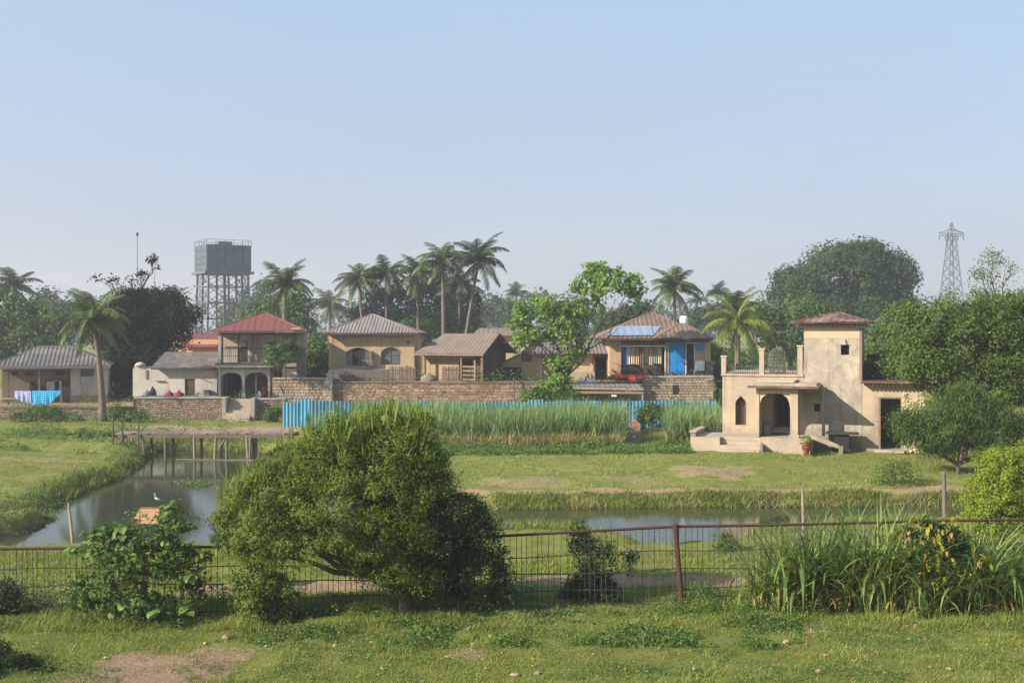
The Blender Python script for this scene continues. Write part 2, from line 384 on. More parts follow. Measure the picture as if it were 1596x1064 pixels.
    def arch(s, u0, u1, zs, zt, v0, v1, cusps=0, pointed=0.0, n=24, zr=None):
        """fills the corners between an arch curve and the rectangle above its springing"""
        zr = zr or zt
        def z(t):
            a = abs(2 * t - 1)
            h = sqrt(max(0.0, 1 - a ** 2.2))
            if pointed: h = h * (1 - pointed) + (1 - a) * pointed
            if cusps: h -= 0.10 * abs(sin(cusps * pi * t)) * (1 - h * 0.4) * -1 - 0.05
            return min(zr - 0.01, zs + (zt - zs) * max(0.0, min(1.0, h)))
        for i in range(n):
            a, b = i / n, (i + 1) / n
            ua, ub = u0 + (u1 - u0) * a, u0 + (u1 - u0) * b
            za, zb = z(a), z(b)
            s.face([(ua, v0, za), (ub, v0, zb), (ub, v0, zr), (ua, v0, zr)])
            s.face([(ub, v1, zb), (ua, v1, za), (ua, v1, zr), (ub, v1, zr)])
            s.face([(ua, v1, za), (ub, v1, zb), (ub, v0, zb), (ua, v0, za)])
        return s
    def slope(s, eL, eR, rL, rR, pitch=0.2, amp=0.02, th=0.03):
        """roof slope as a ribbed sheet: eave corners eL,eR, ridge corners rL,rR"""
        eL, eR, rL, rR = map(Vector, (eL, eR, rL, rR))
        e = (eR - eL); L = e.length; ed = e / L
        nrm = ed.cross(((rL + rR) / 2 - (eL + eR) / 2)).normalized()
        if nrm.z < 0: nrm = -nrm
        a0 = (rL - eL).dot(ed); a1 = (rR - eL).dot(ed)
        n = max(2, int(L / pitch * 4))
        rows = []; shj = {}
        for i in range(n + 1):
            x = L * i / n
            sj = shj.setdefault(int(x / 0.85), (rnd.uniform(-.012, .014), rnd.uniform(-.05, .05)))
            if x < a0 and a0 > 1e-6: top = eL.lerp(rL, x / a0)
            elif x > a1 and L - a1 > 1e-6: top = rR.lerp(eR, (x - a1) / (L - a1))
            elif a1 - a0 > 1e-6: top = rL.lerp(rR, (x - a0) / (a1 - a0))
            else: top = rL.copy()
            o = nrm * (amp * (1 + sin(2 * pi * x / pitch)) + .012 + sj[0])
            low_ = eL + ed * x; ln = (top - low_).length
            if ln > .3: low_ = low_ + (top - low_) / ln * sj[1]
            rows.append((low_ + o, top + o + Vector((0, 0, -.02 * sin(pi * x / L)))))
        for i in range(n):
            s.face([tuple(rows[i][0]), tuple(rows[i + 1][0]), tuple(rows[i + 1][1]), tuple(rows[i][1])])
        dn = nrm * -th
        s.face([tuple(eR + dn), tuple(eL + dn), tuple(rL + dn), tuple(rR + dn)])
        s.face([tuple(eL + dn), tuple(eR + dn), tuple(eR + nrm * amp), tuple(eL + nrm * amp)])
        return s
    def hip(s, u0, u1, v0, v1, ze, ra, rb, vr, zr, pitch=0.25, amp=0.02, back=True):
        A, B, C, D = (u0, v0, ze), (u1, v0, ze), (u1, v1, ze), (u0, v1, ze)
        P, Q = (ra, vr, zr), (rb, vr, zr)
        s.slope(A, B, P, Q, pitch, amp)
        s.slope(B, C, Q, Q, pitch, amp)
        if back: s.slope(C, D, Q, P, pitch, amp)
        s.slope(D, A, P, P, pitch, amp)
        s.tube([A, P], 0.05, 5); s.tube([B, Q], 0.05, 5); s.tube([P, Q], 0.06, 5) if abs(rb - ra) > 0.05 else None
        return s
    def build(s, name, mat, parent=None, smooth=False, label=None, kind=None, loc=None):
        me = bpy.data.meshes.new(name)
        me.from_pydata(s.v, [], s.f)
        if any(s.t):
            at = me.attributes.new('tint', 'FLOAT', 'FACE'); at.data.foreach_set('value', s.t)
        if smooth: me.polygons.foreach_set('use_smooth', [True] * len(me.polygons))
        me.materials.append(M[mat] if isinstance(mat, str) else mat)
        o = link(name, me, parent, loc)
        if label: o['label'] = label
        if kind: o['kind'] = kind
        return o

def bx(name, mat, parent, *b, **k):
    return MB().box(*b).build(name, mat, parent, **k)

def np_mesh(name, V, faces_n, mat, tint=None, parent=None, kind=None, loc=None):
    """V: (n, faces_n, 3) separate polygons"""
    n = V.shape[0]
    me = bpy.data.meshes.new(name)
    me.vertices.add(n * faces_n)
    me.vertices.foreach_set('co', V.astype(np.float32).reshape(-1))
    me.loops.add(n * faces_n)
    me.loops.foreach_set('vertex_index', np.arange(n * faces_n, dtype=np.int32))
    me.polygons.add(n)
    me.polygons.foreach_set('loop_start', np.arange(0, n * faces_n, faces_n, dtype=np.int32))
    me.update(calc_edges=True)
    if tint is not None:
        at = me.attributes.new('tint', 'FLOAT', 'FACE'); at.data.foreach_set('value', np.clip(tint, 0, 1).astype(np.float32))
    me.materials.append(M[mat] if isinstance(mat, str) else mat)
    o = link(name, me, parent, loc)
    if kind: o['kind'] = kind
    return o

def unit(a): return a / (np.linalg.norm(a, axis=-1, keepdims=True) + 1e-9)
def leaf_quads(P, N, L, Wd, droop=0.0, rng=NR):
    n = len(P)
    T = unit(np.cross(N, rng.normal(size=(n, 3))))
    if droop: T = unit(T + np.array([0, 0, -droop]))
    B = unit(np.cross(N, T))
    s = rng.uniform(0.65, 1.3, (n, 1))
    L = L * s; Wd = Wd * s
    fold = unit(N) * (Wd * 0.15)
    return np.stack([P, P + T * L * 0.42 + B * Wd * 0.5 + fold, P + T * L, P + T * L * 0.42 - B * Wd * 0.5 + fold], axis=1)

def crown(lobes, n, clump_r, rng=NR, per=42, low=-0.7, inner=0.45, up=0.25, stray=0.14):
    """points, normals, tints spread through ellipsoid lobes (x,y,z,rx,ry,rz) in uneven clumps"""
    lobes = np.array(lobes, float)
    w = (lobes[:, 3] * lobes[:, 5]) ; w = w / w.sum()
    nc = max(6, int(n / per))
    li = rng.choice(len(lobes), nc, p=w)
    d = unit(rng.normal(size=(nc, 3)))
    d[:, 2] = np.where(d[:, 2] < low, -d[:, 2], d[:, 2])
    r = inner + (1 - inner) * rng.uniform(0, 1, (nc, 1)) ** 0.55
    r *= rng.uniform(0.88, 1.08, (nc, 1))
    C = lobes[li, :3] + d * r * lobes[li, 3:6]
    cnt = rng.poisson(per * rng.uniform(0.4, 1.6, nc))
    idx = np.repeat(np.arange(nc), cnt)
    k = len(idx)
    cr = clump_r * rng.uniform(0.6, 1.4, nc)[idx][:, None]
    off = unit(rng.normal(size=(k, 3))) * np.array([1, 1, 0.8]) * cr * rng.uniform(0, 1, (k, 1)) ** 0.42 * np.where(rng.uniform(0, 1, (k, 1)) < stray, 1.65, 1.0)
    P = C[idx] + off
    N = unit(d[idx] * 0.40 + unit(off) * 0.75 + rng.normal(size=(k, 3)) * 0.42 + np.array([0, 0, up]))
    ct = rng.uniform(0, 1, nc)
    t = ct[idx] * 0.5 + rng.uniform(0, 1, k) * 0.5
    return P, N, t

def blades(P, h, az, bend, w, segs=3, tint=None, name='grass', mat='grass', parent=None, kind='stuff', lean=0.15, rng=NR, droop=0.0, loc=None):
    """arching strips: P (n,3), h, bend, w arrays"""
    n = len(P)
    d = np.stack([np.cos(az), np.sin(az), np.zeros(n)], 1)
    side = np.stack([-np.sin(az + rng.uniform(-0.9, 0.9, n)), np.cos(az), np.zeros(n)], 1)
    side = unit(side)
    quads = []
    prev = None
    for i in range(segs + 1):
        t = i / segs
        out = bend * t ** 2 + lean * t
        z = t - droop * bend * t ** 3
        c = P + d * (h * out)[:, None] + np.array([0, 0, 1]) * (h * z)[:, None]
        ww = (w * (1 - t ** 2) * (0.7 + 0.6 * min(t * 3, 1)) * 0.5)[:, None]
        if i == segs: ww = ww * 0 + 0.0008
        row = (c - side * ww, c + side * ww)
        if prev is not None: quads.append(np.stack([prev[0], prev[1], row[1], row[0]], 1))
        prev = row
    V = np.concatenate(quads, 0)
    if tint is None: tint = rng.uniform(0, 1, n)
    o = np_mesh(name, V, 4, mat, np.tile(tint, segs), parent, kind, loc)
    return o

# ------------------------------------------------------------------ terrain
ZW = -0.60
def shore(pts): return np.array([(wx(px, yg(py, ZW)), yg(py, ZW)) for px, py in pts])
POND = shore([(-260, 862), (-60, 859), (60, 858), (200, 858), (430, 858), (600, 852), (760, 838), (900, 838), (965, 846), (1010, 853), (1130, 853), (1190, 838), (1300, 828),
              (1420, 822), (1600, 818), (1900, 815), (1900, 786), (1500, 789), (1200, 790), (1000, 791), (850, 793), (770, 794), (690, 785), (600, 765), (500, 735), (450, 715), (410, 706), (360, 703), (250, 703),
              (238, 708), (228, 718), (206, 735), (180, 750), (140, 762), (105, 780), (96, 791), (60, 797), (20, 801), (-10, 806), (-4, 812), (50, 806), (84, 803), (88, 810), (66, 824), (30, 836), (-40, 846), (-260, 848)])
def poly_sdf(X, Y, P):
    """signed distance to polygon, negative inside"""
    d = np.full(X.shape, 1e9); inside = np.zeros(X.shape, bool)
    n = len(P)
    for i in range(n):
        a, b = P[i], P[(i + 1) % n]
        e = b - a; wx_, wy_ = X - a[0], Y - a[1]
        t = np.clip((wx_ * e[0] + wy_ * e[1]) / (e @ e), 0, 1)
        d = np.minimum(d, (wx_ - t * e[0]) ** 2 + (wy_ - t * e[1]) ** 2)
        c = ((a[1] <= Y) & (b[1] > Y)) | ((b[1] <= Y) & (a[1] > Y))
        xi = a[0] + (Y - a[1]) / (b[1] - a[1] + 1e-12) * e[0]
        inside ^= c & (X < xi)
    d = np.sqrt(d)
    return np.where(inside, -d, d)
def sm(x, a, b):
    t = np.clip((x - a) / (b - a), 0, 1); return t * t * (3 - 2 * t)
def vnoise(X, Y, s, seed=0):
    """smooth value noise"""
    r = np.random.default_rng(seed); G = r.uniform(-1, 1, (256, 256))
    x, y = X / s, Y / s
    xi, yi = np.floor(x).astype(int), np.floor(y).astype(int)
    fx, fy = x - xi, y - yi
    fx, fy = fx * fx * (3 - 2 * fx), fy * fy * (3 - 2 * fy)
    g = lambda a, b: G[(xi + a) % 256, (yi + b) % 256]
    return (g(0, 0) * (1 - fx) + g(1, 0) * fx) * (1 - fy) + (g(0, 1) * (1 - fx) + g(1, 1) * fx) * fy
def ground_z(X, Y):
    X = np.asarray(X, float); Y = np.asarray(Y, float)
    d = poly_sdf(X + 0.18 * vnoise(X, Y, 0.9, 5), Y + 0.14 * vnoise(X, Y, 0.7, 6), POND)
    shorez = ZW + 0.42 * sm(d, 0, 0.75) + 0.18 * sm(d, 1.2, 6.5) - 0.5 * sm(-d, 0, 1.2)
    near = Y < 30
    z = np.where(near, ZW + 0.6 * sm(d, 0, 2.4) - 0.5 * sm(-d, 0, 1.2), shorez)
    # low ridges of the left bank
    z = z + 0.10 * vnoise(X, Y, 3.1, 1) * sm(d, 0.3, 2) * (1 - sm(Y, 60, 64)) * sm(Y, 24, 27) + (0.045 * vnoise(X, Y, 0.62, 2) + 0.03 * vnoise(X, Y, 1.4, 3)) * sm(d, 0, 0.8) * sm(Y, 10, 12) * (1 - sm(Y, 60, 64))
    z = z + 0.22 * np.exp(-((Y - 51.6) / 0.7) ** 2) * sm(-X, 16.5, 18.5)
    # village terraces, held by the walls
    xa, xb, xc, xd = wx(207, 66), wx(425, 68), wx(1112, 69), wx(1000, 69)
    tl = 0.75 * sm(Y, 66.2, 66.6)
    t1 = 1.15 * sm(Y, 66.25, 66.6)
    t2 = 2.05 * sm(Y, 68.1, 68.35) 
    t3 = 2.33 * sm(Y, 69.0, 69.25)
    t4 = 1.3 * sm(Y, 64, 90)
    k = lambda e: sm(X, e - 0.15, e + 0.15)
    terr = tl + (t1 - tl) * k(xa) + (t2 - t1) * k(xb) + (t3 - t2) * k(xd) + (t4 - t3) * k(xc)
    far = sm(Y, 85, 115)
    terr = terr * (1 - far) + 1.0 * far
    return z + terr
def gz(x, y): return float(ground_z(np.array([x]), np.array([y]))[0])

ys = np.concatenate([np.arange(6, 14, 0.5), np.arange(14, 62, 0.2), np.arange(62, 72, 0.15), np.arange(72, 95, 0.8), 95 * 1.09 ** np.arange(0, 46)])
xs_ = np.concatenate([np.arange(0, 22, 0.24), np.arange(22, 36, 0.6), 36 * 1.12 ** np.arange(0, 40)])
xs = np.concatenate([-xs_[:0:-1], xs_])
GX, GY = np.meshgrid(xs, ys)
GZ = ground_z(GX, GY)
nx, ny = len(xs), len(ys)
me = bpy.data.meshes.new('ground')
me.vertices.add(nx * ny)
me.vertices.foreach_set('co', np.stack([GX, GY, GZ], -1).astype(np.float32).reshape(-1))
ii = (np.arange(ny - 1)[:, None] * nx + np.arange(nx - 1)[None, :]).reshape(-1)
quads = np.stack([ii, ii + 1, ii + nx + 1, ii + nx], 1).astype(np.int32)
me.loops.add(quads.size); me.loops.foreach_set('vertex_index', quads.reshape(-1))
me.polygons.add(len(quads)); me.polygons.foreach_set('loop_start', np.arange(0, quads.size, 4, dtype=np.int32))
me.polygons.foreach_set('use_smooth', np.ones(len(quads), bool))
me.update(calc_edges=True)
# bare earth: footpath on the far bank, worn patches, bank mud, the trampled corner
GD = poly_sdf(GX, GY, POND)
def blob(px, py, rx, ry, z=0.0):
    Y = yg(py, z); X = wx(px, Y); ryw = abs(yg(py - ry, z) - yg(py + ry, z)) / 2
    n = 0.35 * vnoise(GX, GY, 0.8, 21) + 0.25 * vnoise(GX, GY, 0.3, 22)
    return 1 - sm(np.sqrt(((GX - X) / (rx * Y / F)) ** 2 + ((GY - Y) / ryw) ** 2) + n, 0.75, 1.1)
dirt = np.zeros_like(GX)
path = sm(GD, 0.55, 0.75) * (1 - sm(GD + 0.3 * vnoise(GX, GY, 1.3, 9), 1.15, 1.6)) * (GY > 33) * sm(GX, -3.2, -2.2) * 0.95
for b in (((820, 746, 95, 6), 0.5), ((1110, 732, 80, 9), 0.62), ((1010, 745, 70, 5), 0.46), ((955, 740, 90, 5), 0.44), ((900, 728, 90, 4), 0.4), ((1000, 716, 50, 3), 0.4), ((235, 1042, 150, 26), 1.0), ((330, 1022, 70, 14), 0.8), ((140, 1070, 160, 22), 1.0),
          ((1290, 978, 45, 11), 0.75), ((725, 1018, 40, 9), 0.6), ((310, 668, 130, 5), 0.9), ((420, 668, 60, 4), 0.8), ((560, 912, 150, 13), 0.9), ((330, 920, 80, 14), 0.7), ((900, 905, 420, 9), 0.85), ((1150, 900, 120, 8), 0.6),
          ((60, 925, 120, 14), 0.5), ((200, 723, 60, 5), 0.5), ((60, 712, 110, 4), 0.5), ((100, 722, 90, 3), 0.4), ((1200, 782, 180, 5), 0.5), ((1260, 744, 60, 4), 0.35)):
    dirt = np.maximum(dirt, blob(*b[0]) * b[1])
dirt = np.maximum(dirt, path)
dirt = np.maximum(dirt, 0.55 * sm(GY, 66, 68) * (1 - sm(GY, 84, 90)) * (GX < 13))
mud = (1 - sm(GD + 0.35 * vnoise(GX, GY, 0.8, 33), 0.10, 0.55))
for nm, arr in (('dirt', dirt), ('mud', mud)):
    at = me.attributes.new(nm, 'FLOAT', 'POINT'); at.data.foreach_set('value', arr.astype(np.float32).reshape(-1))
gm, nt, p, out = newmat('meadow_ground')
pos = _pos(nt)
big = _noise(nt, 0.35, 6, pos); mid = _noise(nt, 2.2, 6, pos); fine = _noise(nt, 14, 5, pos, 0.75)
g1 = _mix(nt, _ramp(nt, big, 0.35, 0.65), (0.190, 0.232, 0.039), (0.280, 0.280, 0.068))
g1 = _mix(nt, _ramp(nt, mid, 0.4, 0.68), g1, (0.130, 0.165, 0.028))
g1 = _mix(nt, _ramp(nt, fine, 0.45, 0.75), g1, (0.29, 0.25, 0.09))
e1 = _mix(nt, _ramp(nt, mid, 0.3, 0.7), (0.40, 0.25, 0.15), (0.32, 0.195, 0.12))
e1 = _mix(nt, _ramp(nt, fine, 0.4, 0.7), e1, (0.46, 0.335, 0.215))
dn = nt.nodes.new('ShaderNodeMath'); dn.operation = 'MULTIPLY_ADD'; dn.inputs[1].default_value = 1.5; dn.inputs[2].default_value = -0.75
nt.links.new(fine, dn.inputs[0])
da = nt.nodes.new('ShaderNodeMath'); da.operation = 'ADD'; nt.links.new(_attr(nt, 'dirt'), da.inputs[0]); nt.links.new(dn.outputs[0], da.inputs[1])
c = _mix(nt, _ramp(nt, da.outputs[0], 0.36, 0.64), g1, e1)
c = _mix(nt, _attr(nt, 'mud'), c, (0.06, 0.05, 0.03))
nt.links.new(c, p.inputs['Base Color'])
p.inputs['Roughness'].default_value = 0.95; p.inputs['Specular IOR Level'].default_value = 0.1
_bump(nt, _noise(nt, 9, 8, pos, 0.75), 1.0, 0.12, p)
me.materials.append(gm)
ground = tag(link('ground', me), kind='structure')

wm, nt, p, out = newmat('pond_water')
p.inputs['Base Color'].default_value = (0.045, 0.054, 0.026, 1)
p.inputs['Roughness'].default_value = 0.075
p.inputs['IOR'].default_value = 1.33
_bump(nt, _noise(nt, 1.0, 3, _pos(nt, 2.2, 0.9, 1)), 0.035, 0.05, p)
mb = MB(); mb.face([(-34, 28, ZW), (34, 28, ZW), (34, 57, ZW), (-34, 57, ZW)])
tag(mb.build('water', wm), kind='structure')

# ------------------------------------------------------------------ grass, weeds, reeds, cane: what nobody could count
def scatter(n, px0, px1, py0, py1, z=0.0):
    """points on the ground, evenly spread over a stretch of meadow given by its corners in the photo"""
    Y0, Y1 = yg(py1, z), yg(py0, z)
    Y = np.sqrt(NR.uniform(Y0 ** 2, Y1 ** 2, n)); px = NR.uniform(px0, px1, n)
    X = (px - CX) * Y / F
    return X, Y
def on_ground(X, Y, keep=None, sink=0.01):
    Z = ground_z(X, Y) - sink
    P = np.stack([X, Y, Z], 1)
    return P
def gattr(X, Y):
    return poly_sdf(X, Y, POND)

def lawn(n, *a, h=(0.03, 0.08), clump=1.2, w=0.006, name='grass', thr=-0.2, bend=0.5, seed=30, mat='grass', segs=2):
    X, Y = scatter(n, *a)
    m = vnoise(X, Y, clump, seed) + 0.6 * vnoise(X, Y, clump * 0.3, seed + 1)
    d = gattr(X, Y)
    # thinner on the bare earth
    xi = np.clip(np.searchsorted(xs, X), 0, nx - 1); yi = np.clip(np.searchsorted(ys, Y), 0, ny - 1)
    bare = dirt[yi, xi]
    k = (m > thr + NR.uniform(-0.5, 0.5, n)) & (d > 0.05) & (NR.uniform(0, 1, n) > bare * 0.93)
    X, Y, m = X[k], Y[k], m[k]
    hh = NR.uniform(h[0], h[1], len(X)) * (1 + 0.6 * np.clip(m, -0.5, 1))
    blades(on_ground(X, Y), hh, NR.uniform(0, 6.28, len(X)), NR.uniform(0.2, 1.0, len(X)) * bend, NR.uniform(0.6, 1.3, len(X)) * w, segs, np.clip(0.5 + 0.35 * m + NR.normal(size=len(X)) * 0.2, 0, 1), name, mat)
lawn(230000, -60, 1660, 930, 1090, h=(0.018, 0.045), w=0.008, name='lawn_grass', bend=1.0)
lawn(60000, -60, 1660, 930, 985, h=(0.05, 0.13), w=0.010, name='fence_grass', thr=0.1, seed=34, bend=0.9)
lawn(90000, -60, 1660, 858, 935, h=(0.03, 0.10), w=0.014, name='bank_grass', seed=36)
lawn(120000, -100, 1700, 676, 800, h=(0.03, 0.09), w=0.022, name='meadow_grass', seed=38, thr=-0.1)
lawn(22000, -60, 1660, 955, 1090, h=(0.05, 0.11), w=0.008, name='lawn_tufts', thr=0.55, seed=44, clump=0.45, bend=1.1)
lawn(14000, -60, 1660, 950, 1090, h=(0.02, 0.06), w=0.007, name='dry_lawn_grass', thr=0.25, seed=47, clump=0.8, bend=1.3, mat='cane_dry')
# broad low weeds on the lawn
def low_weeds(n, *a, size=0.05, thr=0.15, seed=50, name='lawn_weeds', z=(0.01, 0.09), mat='weed', aspect=0.55, clump=0.7):
    X, Y = scatter(n, *a)
    m = vnoise(X, Y, clump, seed) + 0.5 * vnoise(X, Y, clump * 0.3, seed + 1)
    k = (m > thr) & (gattr(X, Y) > 0.08)
    X, Y, m = X[k], Y[k], m[k]
    P = on_ground(X, Y); P[:, 2] += NR.uniform(z[0], z[1], len(X)) * (0.4 + np.clip(m - thr, 0, 1) * 1.4)
    N = unit(NR.normal(size=P.shape) * 0.6 + np.array([0, -0.2, 1.0]))
    np_mesh(name, leaf_quads(P, N, size, size * aspect), 4, mat, np.clip(NR.uniform(0, 1, len(X)) * 0.8 + 0.1, 0, 1), kind='stuff')
low_weeds(70000, -60, 1660, 950, 1085, size=0.04, thr=0.3)
low_weeds(60000, -60, 1660, 955, 1090, size=0.022, thr=-0.25, seed=63, z=(0.005, 0.035), name='lawn_clover', clump=0.35)
low_weeds(9000, -60, 1660, 955, 1090, size=0.035, thr=0.0, seed=66, z=(0.005, 0.03), name='lawn_leaf_litter', clump=0.5, mat='cane_dry')
low_weeds(26000, 380, 1250, 955, 1010, size=0.06, thr=0.15, seed=54, z=(0.02, 0.13), name='clover_patch')
low_weeds(40000, -60, 1660, 925, 962, size=0.055, thr=0.0, seed=57, z=(0.03, 0.28), name='fence_weeds', clump=0.9)
low_weeds(40000, -100, 1700, 640, 664, size=0.12, thr=0.0, seed=58, z=(0.05, 0.5), name='wall_foot_weeds', clump=1.6)
low_weeds(26000, -100, 440, 672, 700, size=0.11, thr=0.1, seed=60, z=(0.03, 0.45), name='left_bank_weeds', clump=1.6)
low_weeds(22000, 640, 1080, 692, 708, size=0.10, thr=-0.3, seed=61, z=(0.03, 0.2), name='cane_foot_weeds', clump=1.2)

# shore fringe of grass and weeds
def fringe(name, i0, i1, n, d0, d1, h, mat, wdt, bend=0.6, leafy=0, seed=70, keep=0.0, clump=1.2, ls=0.09):
    seg = [POND[i % len(POND)] for i in range(i0, i1 + 1)]
    L = np.array([np.linalg.norm(seg[i + 1] - seg[i]) for i in range(len(seg) - 1)])
    s = NR.choice(len(L), n, p=L / L.sum()); t = NR.uniform(0, 1, n)
    A, B = np.array(seg)[s], np.array(seg)[s + 1]
    e = unit(B - A); nrm = np.stack([e[:, 1], -e[:, 0]], 1)
    P2 = A + (B - A) * t[:, None] + nrm * NR.uniform(d0, d1, n)[:, None]
    X, Y = P2[:, 0], P2[:, 1]
    m = vnoise(X, Y, clump, seed)
    k = (m > keep + NR.uniform(-.4, .4, n)); X, Y, m = X[k], Y[k], m[k]
    P = on_ground(X, Y)
    hh = NR.uniform(h[0], h[1], len(X)) * (1 + 0.5 * m)
    if leafy:
        P[:, 2] += hh * NR.uniform(0, 1, len(X))
        N = unit(NR.normal(size=P.shape) * 0.6 + np.array([-0.2, -0.3, 0.8]))
        np_mesh(name, leaf_quads(P, N, ls, ls * 0.5), 4, mat, NR.uniform(0, 1, len(X)), kind='stuff')
    else:
        blades(P, hh, NR.uniform(0, 6.28, len(X)), NR.uniform(0.2, 1, len(X)) * bend, NR.uniform(0.6, 1.3, len(X)) * wdt, 3, None, name, mat)
_sd = 1.0 if poly_sdf(np.array([POND[17][0]]), np.array([POND[17][1] + 0.5]), POND)[0] > 0 else -1.0
fringe('far_bank_grass', 16, 23, 16000, -0.15, 0.7, (0.07, 0.22), 'grass', 0.02, 0.9, seed=71, keep=-0.3)
fringe('far_bank_dry_grass', 16, 23, 6000, -0.15, 0.4, (0.08, 0.24), 'cane_dry', 0.02, 1.2, seed=72, keep=-0.1)
fringe('pond_edge_grass', 23, 34, 7000, -0.1, 0.9, (0.08, 0.3), 'grass', 0.025, 0.8, seed=73)
fringe('left_shore_weeds', 29, 47, 17000, -0.1, 1.2, (0.04, 0.26), 'weed', 0.03, leafy=1, seed=74, keep=-0.05, ls=0.075)
fringe('near_shore_grass', 0, 13, 14000, 0.0, 1.2, (0.06, 0.22), 'grass', 0.016, 0.8, seed=75)

# the water weeds drifting on the pond
Y0 = yg(755, ZW); n = 260
Pw = np.stack([wx(305, Y0) + NR.normal(size=n) * 0.38, Y0 + NR.normal(size=n) * 0.5, ZW + NR.uniform(0.01, 0.10, n)], 1)
np_mesh('water_weeds', leaf_quads(Pw, unit(NR.normal(size=(n, 3)) * 0.4 + np.array([0, 0, 1])), 0.11, 0.08), 4, 'weed', NR.uniform(0.3, 1, n), kind='stuff')

# sugar cane in front of the blue fence
def cane_field(name, n, pa, pb, Y0, Y1, h, seed):
    Y = NR.uniform(Y0, Y1, n); X = NR.uniform(pa, pb, n); X = (X - CX) * Y / F
    k = vnoise(X, Y, 1.3, seed) > -0.75; X, Y = X[k], Y[k]
    P = on_ground(X, Y); m = len(X)
    hp = NR.uniform(h[0], h[1], m) * (1 + 0.12 * vnoise(X, Y, 1.8, seed + 2))
    rep = 6
    P2 = np.repeat(P, rep, 0); H = np.repeat(hp, rep) * NR.uniform(0.45, 1.05, m * rep)
    blades(P2, H, NR.uniform(0, 6.28, m * rep), NR.uniform(0.05, 0.45, m * rep), NR.uniform(0.025, 0.05, m * rep), 4, NR.uniform(0, 1, m * rep), name, 'cane', droop=0.25, lean=0.10)
    q = NR.uniform(0, 1, m * rep) < 0.45
    blades(P2[q], H[q] * 0.45, NR.uniform(0, 6.28, q.sum()), NR.uniform(0.2, 0.7, q.sum()), NR.uniform(0.025, 0.045, q.sum()), 3, None, 'dry_' + name, 'cane_dry')
cane_field('sugar_cane', 3600, 560, 972, 51.6, 59.6, (1.55, 1.95), 80)
n = 2600; Y = NR.uniform(51.0, 52.0, n); X = (NR.uniform(620, 972, n) - CX) * Y / F
blades(on_ground(X, Y), NR.uniform(.3, .85, n), NR.uniform(0, 6.28, n), NR.uniform(.1, .7, n), NR.uniform(.02, .04, n), 3, None, 'dry_cane_edge', 'cane_dry', droop=.3)
cane_field('cane_clump_grass', 1100, 1040, 1130, 51.5, 59.5, (1.4, 1.85), 83)

# ------------------------------------------------------------------ masonry walls
def brickwork(mb, u0, u1, z0, z1, v, bw=0.28, bh=0.11, proud=0.03, jit=0.25, rubble=False, red=0.0):
    z = z0; row = 0
    while z < z1 - 0.03:
        h = bh * (rnd.uniform(0.75, 1.25) if rubble else 1)
        u = u0 + (0 if row % 2 else -bw / 2)
        while u < u1:
            w = bw * rnd.uniform(1 - jit, 1 + jit)
            a, b = max(u, u0), min(u + w - 0.022, u1)
            if b - a > 0.04 and rnd.random() > 0.03:
                d = proud * rnd.uniform(0.4, 1.4); zt = min(z + h - 0.022, z1)
                k = 0.012 if not rubble else 0.03
                t = rnd.random() ** 1.3
                B = [(a, v, z), (b, v, z), (b, v, zt), (a, v, zt)]
                A = [(a + k, v - d, z + k), (b - k, v - d, z + k), (b - k, v - d, zt - k), (a + k, v - d, zt - k)]
                n = len(mb.v); mb.v += B + A
                for q in ((4, 5, 6, 7), (0, 1, 5, 4), (1, 2, 6, 5), (2, 3, 7, 6), (3, 0, 4, 7)):
                    mb.f.append(tuple(n + i for i in q)); mb.t.append(max(t, 0.001))
            u += w
        z += h; row += 1
    return mb

def masonry(label, px0, px1, Y, ptop, zb, mat='brick', th=0.4, cap=None, rubble=False, bw=0.28, bh=0.11, holes=(), ptop1=None):
    fr = Frame(px0, Y)
    u1 = fr.u(px1); zt = fr.z(ptop)
    t = thing('masonry_wall', label, 'wall', (fr.x, fr.y, 0))
    MB().wall(0, u1, zb - 0.4, zt, 0, th).build('wall_core', 'mortar', t)
    brickwork(MB(), 0, u1, zb, zt, 0, bw, bh, rubble=rubble).build('stonework' if rubble else 'brickwork', mat, t, kind='stuff')
    if cap:
        n = max(1, int(u1 / 1.6)); me = None
        L = u1 / n
        for i in range(n):
            if me is None:
                o = MB().box(0.01, L - 0.01, -0.07, th + 0.05, 0, 0.09).build('coping_slab', cap, t); me = o.data
            else: o = link('coping_slab', me, t)
            o.location = (i * L, 0, zt + rnd.uniform(0.0, 0.015))
    return t, fr

masonry('low brown brick wall below the hanging blue laundry', -60, 208, 66.0, 636, 0.0, 'brick', cap='mortar', bw=0.30, bh=0.10)
masonry('dark brown brick wall holding the terrace with the red bundles', 208, 356, 66.0, 621, 0.0, 'brick', cap='concrete', bw=0.25, bh=0.11)
masonry('short tan brick wall between the stone stairs and the blue sheet fence', 396, 446, 66.0, 623, 0.0, 'brick', cap='concrete', bw=0.22, bh=0.10)
masonry('rubble stone wall with pale patches beside the red roofed house', 425, 508, 68.0, 591, 0.7, 'stone', rubble=True, bw=0.32, bh=0.17, cap='step_stone')
masonry('long red brick retaining wall under the tan house and the board hut', 519, 893, 68.0, 597, 0.0, 'brick_red', cap='wood_brown', rubble=True, bw=0.30, bh=0.13)
masonry('brick wall in the shade under the flat shed roof', 893.5, 1000, 68.4, 598, 0.0, 'brick', bw=0.30, bh=0.12)
t, fr = masonry('pale chequered brick wall under the house with the blue door', 1000.5, 1112, 68.9, 588, 0.0, 'stone', bw=0.24, bh=0.17, cap='step_stone')
bx('vent_shade_panel', 'dark', t, fr.u(1048), fr.u(1058), -0.045, 0.02, fr.z(614), fr.z(600))  # flat panel on solid wall, the hole's shade put into its colour
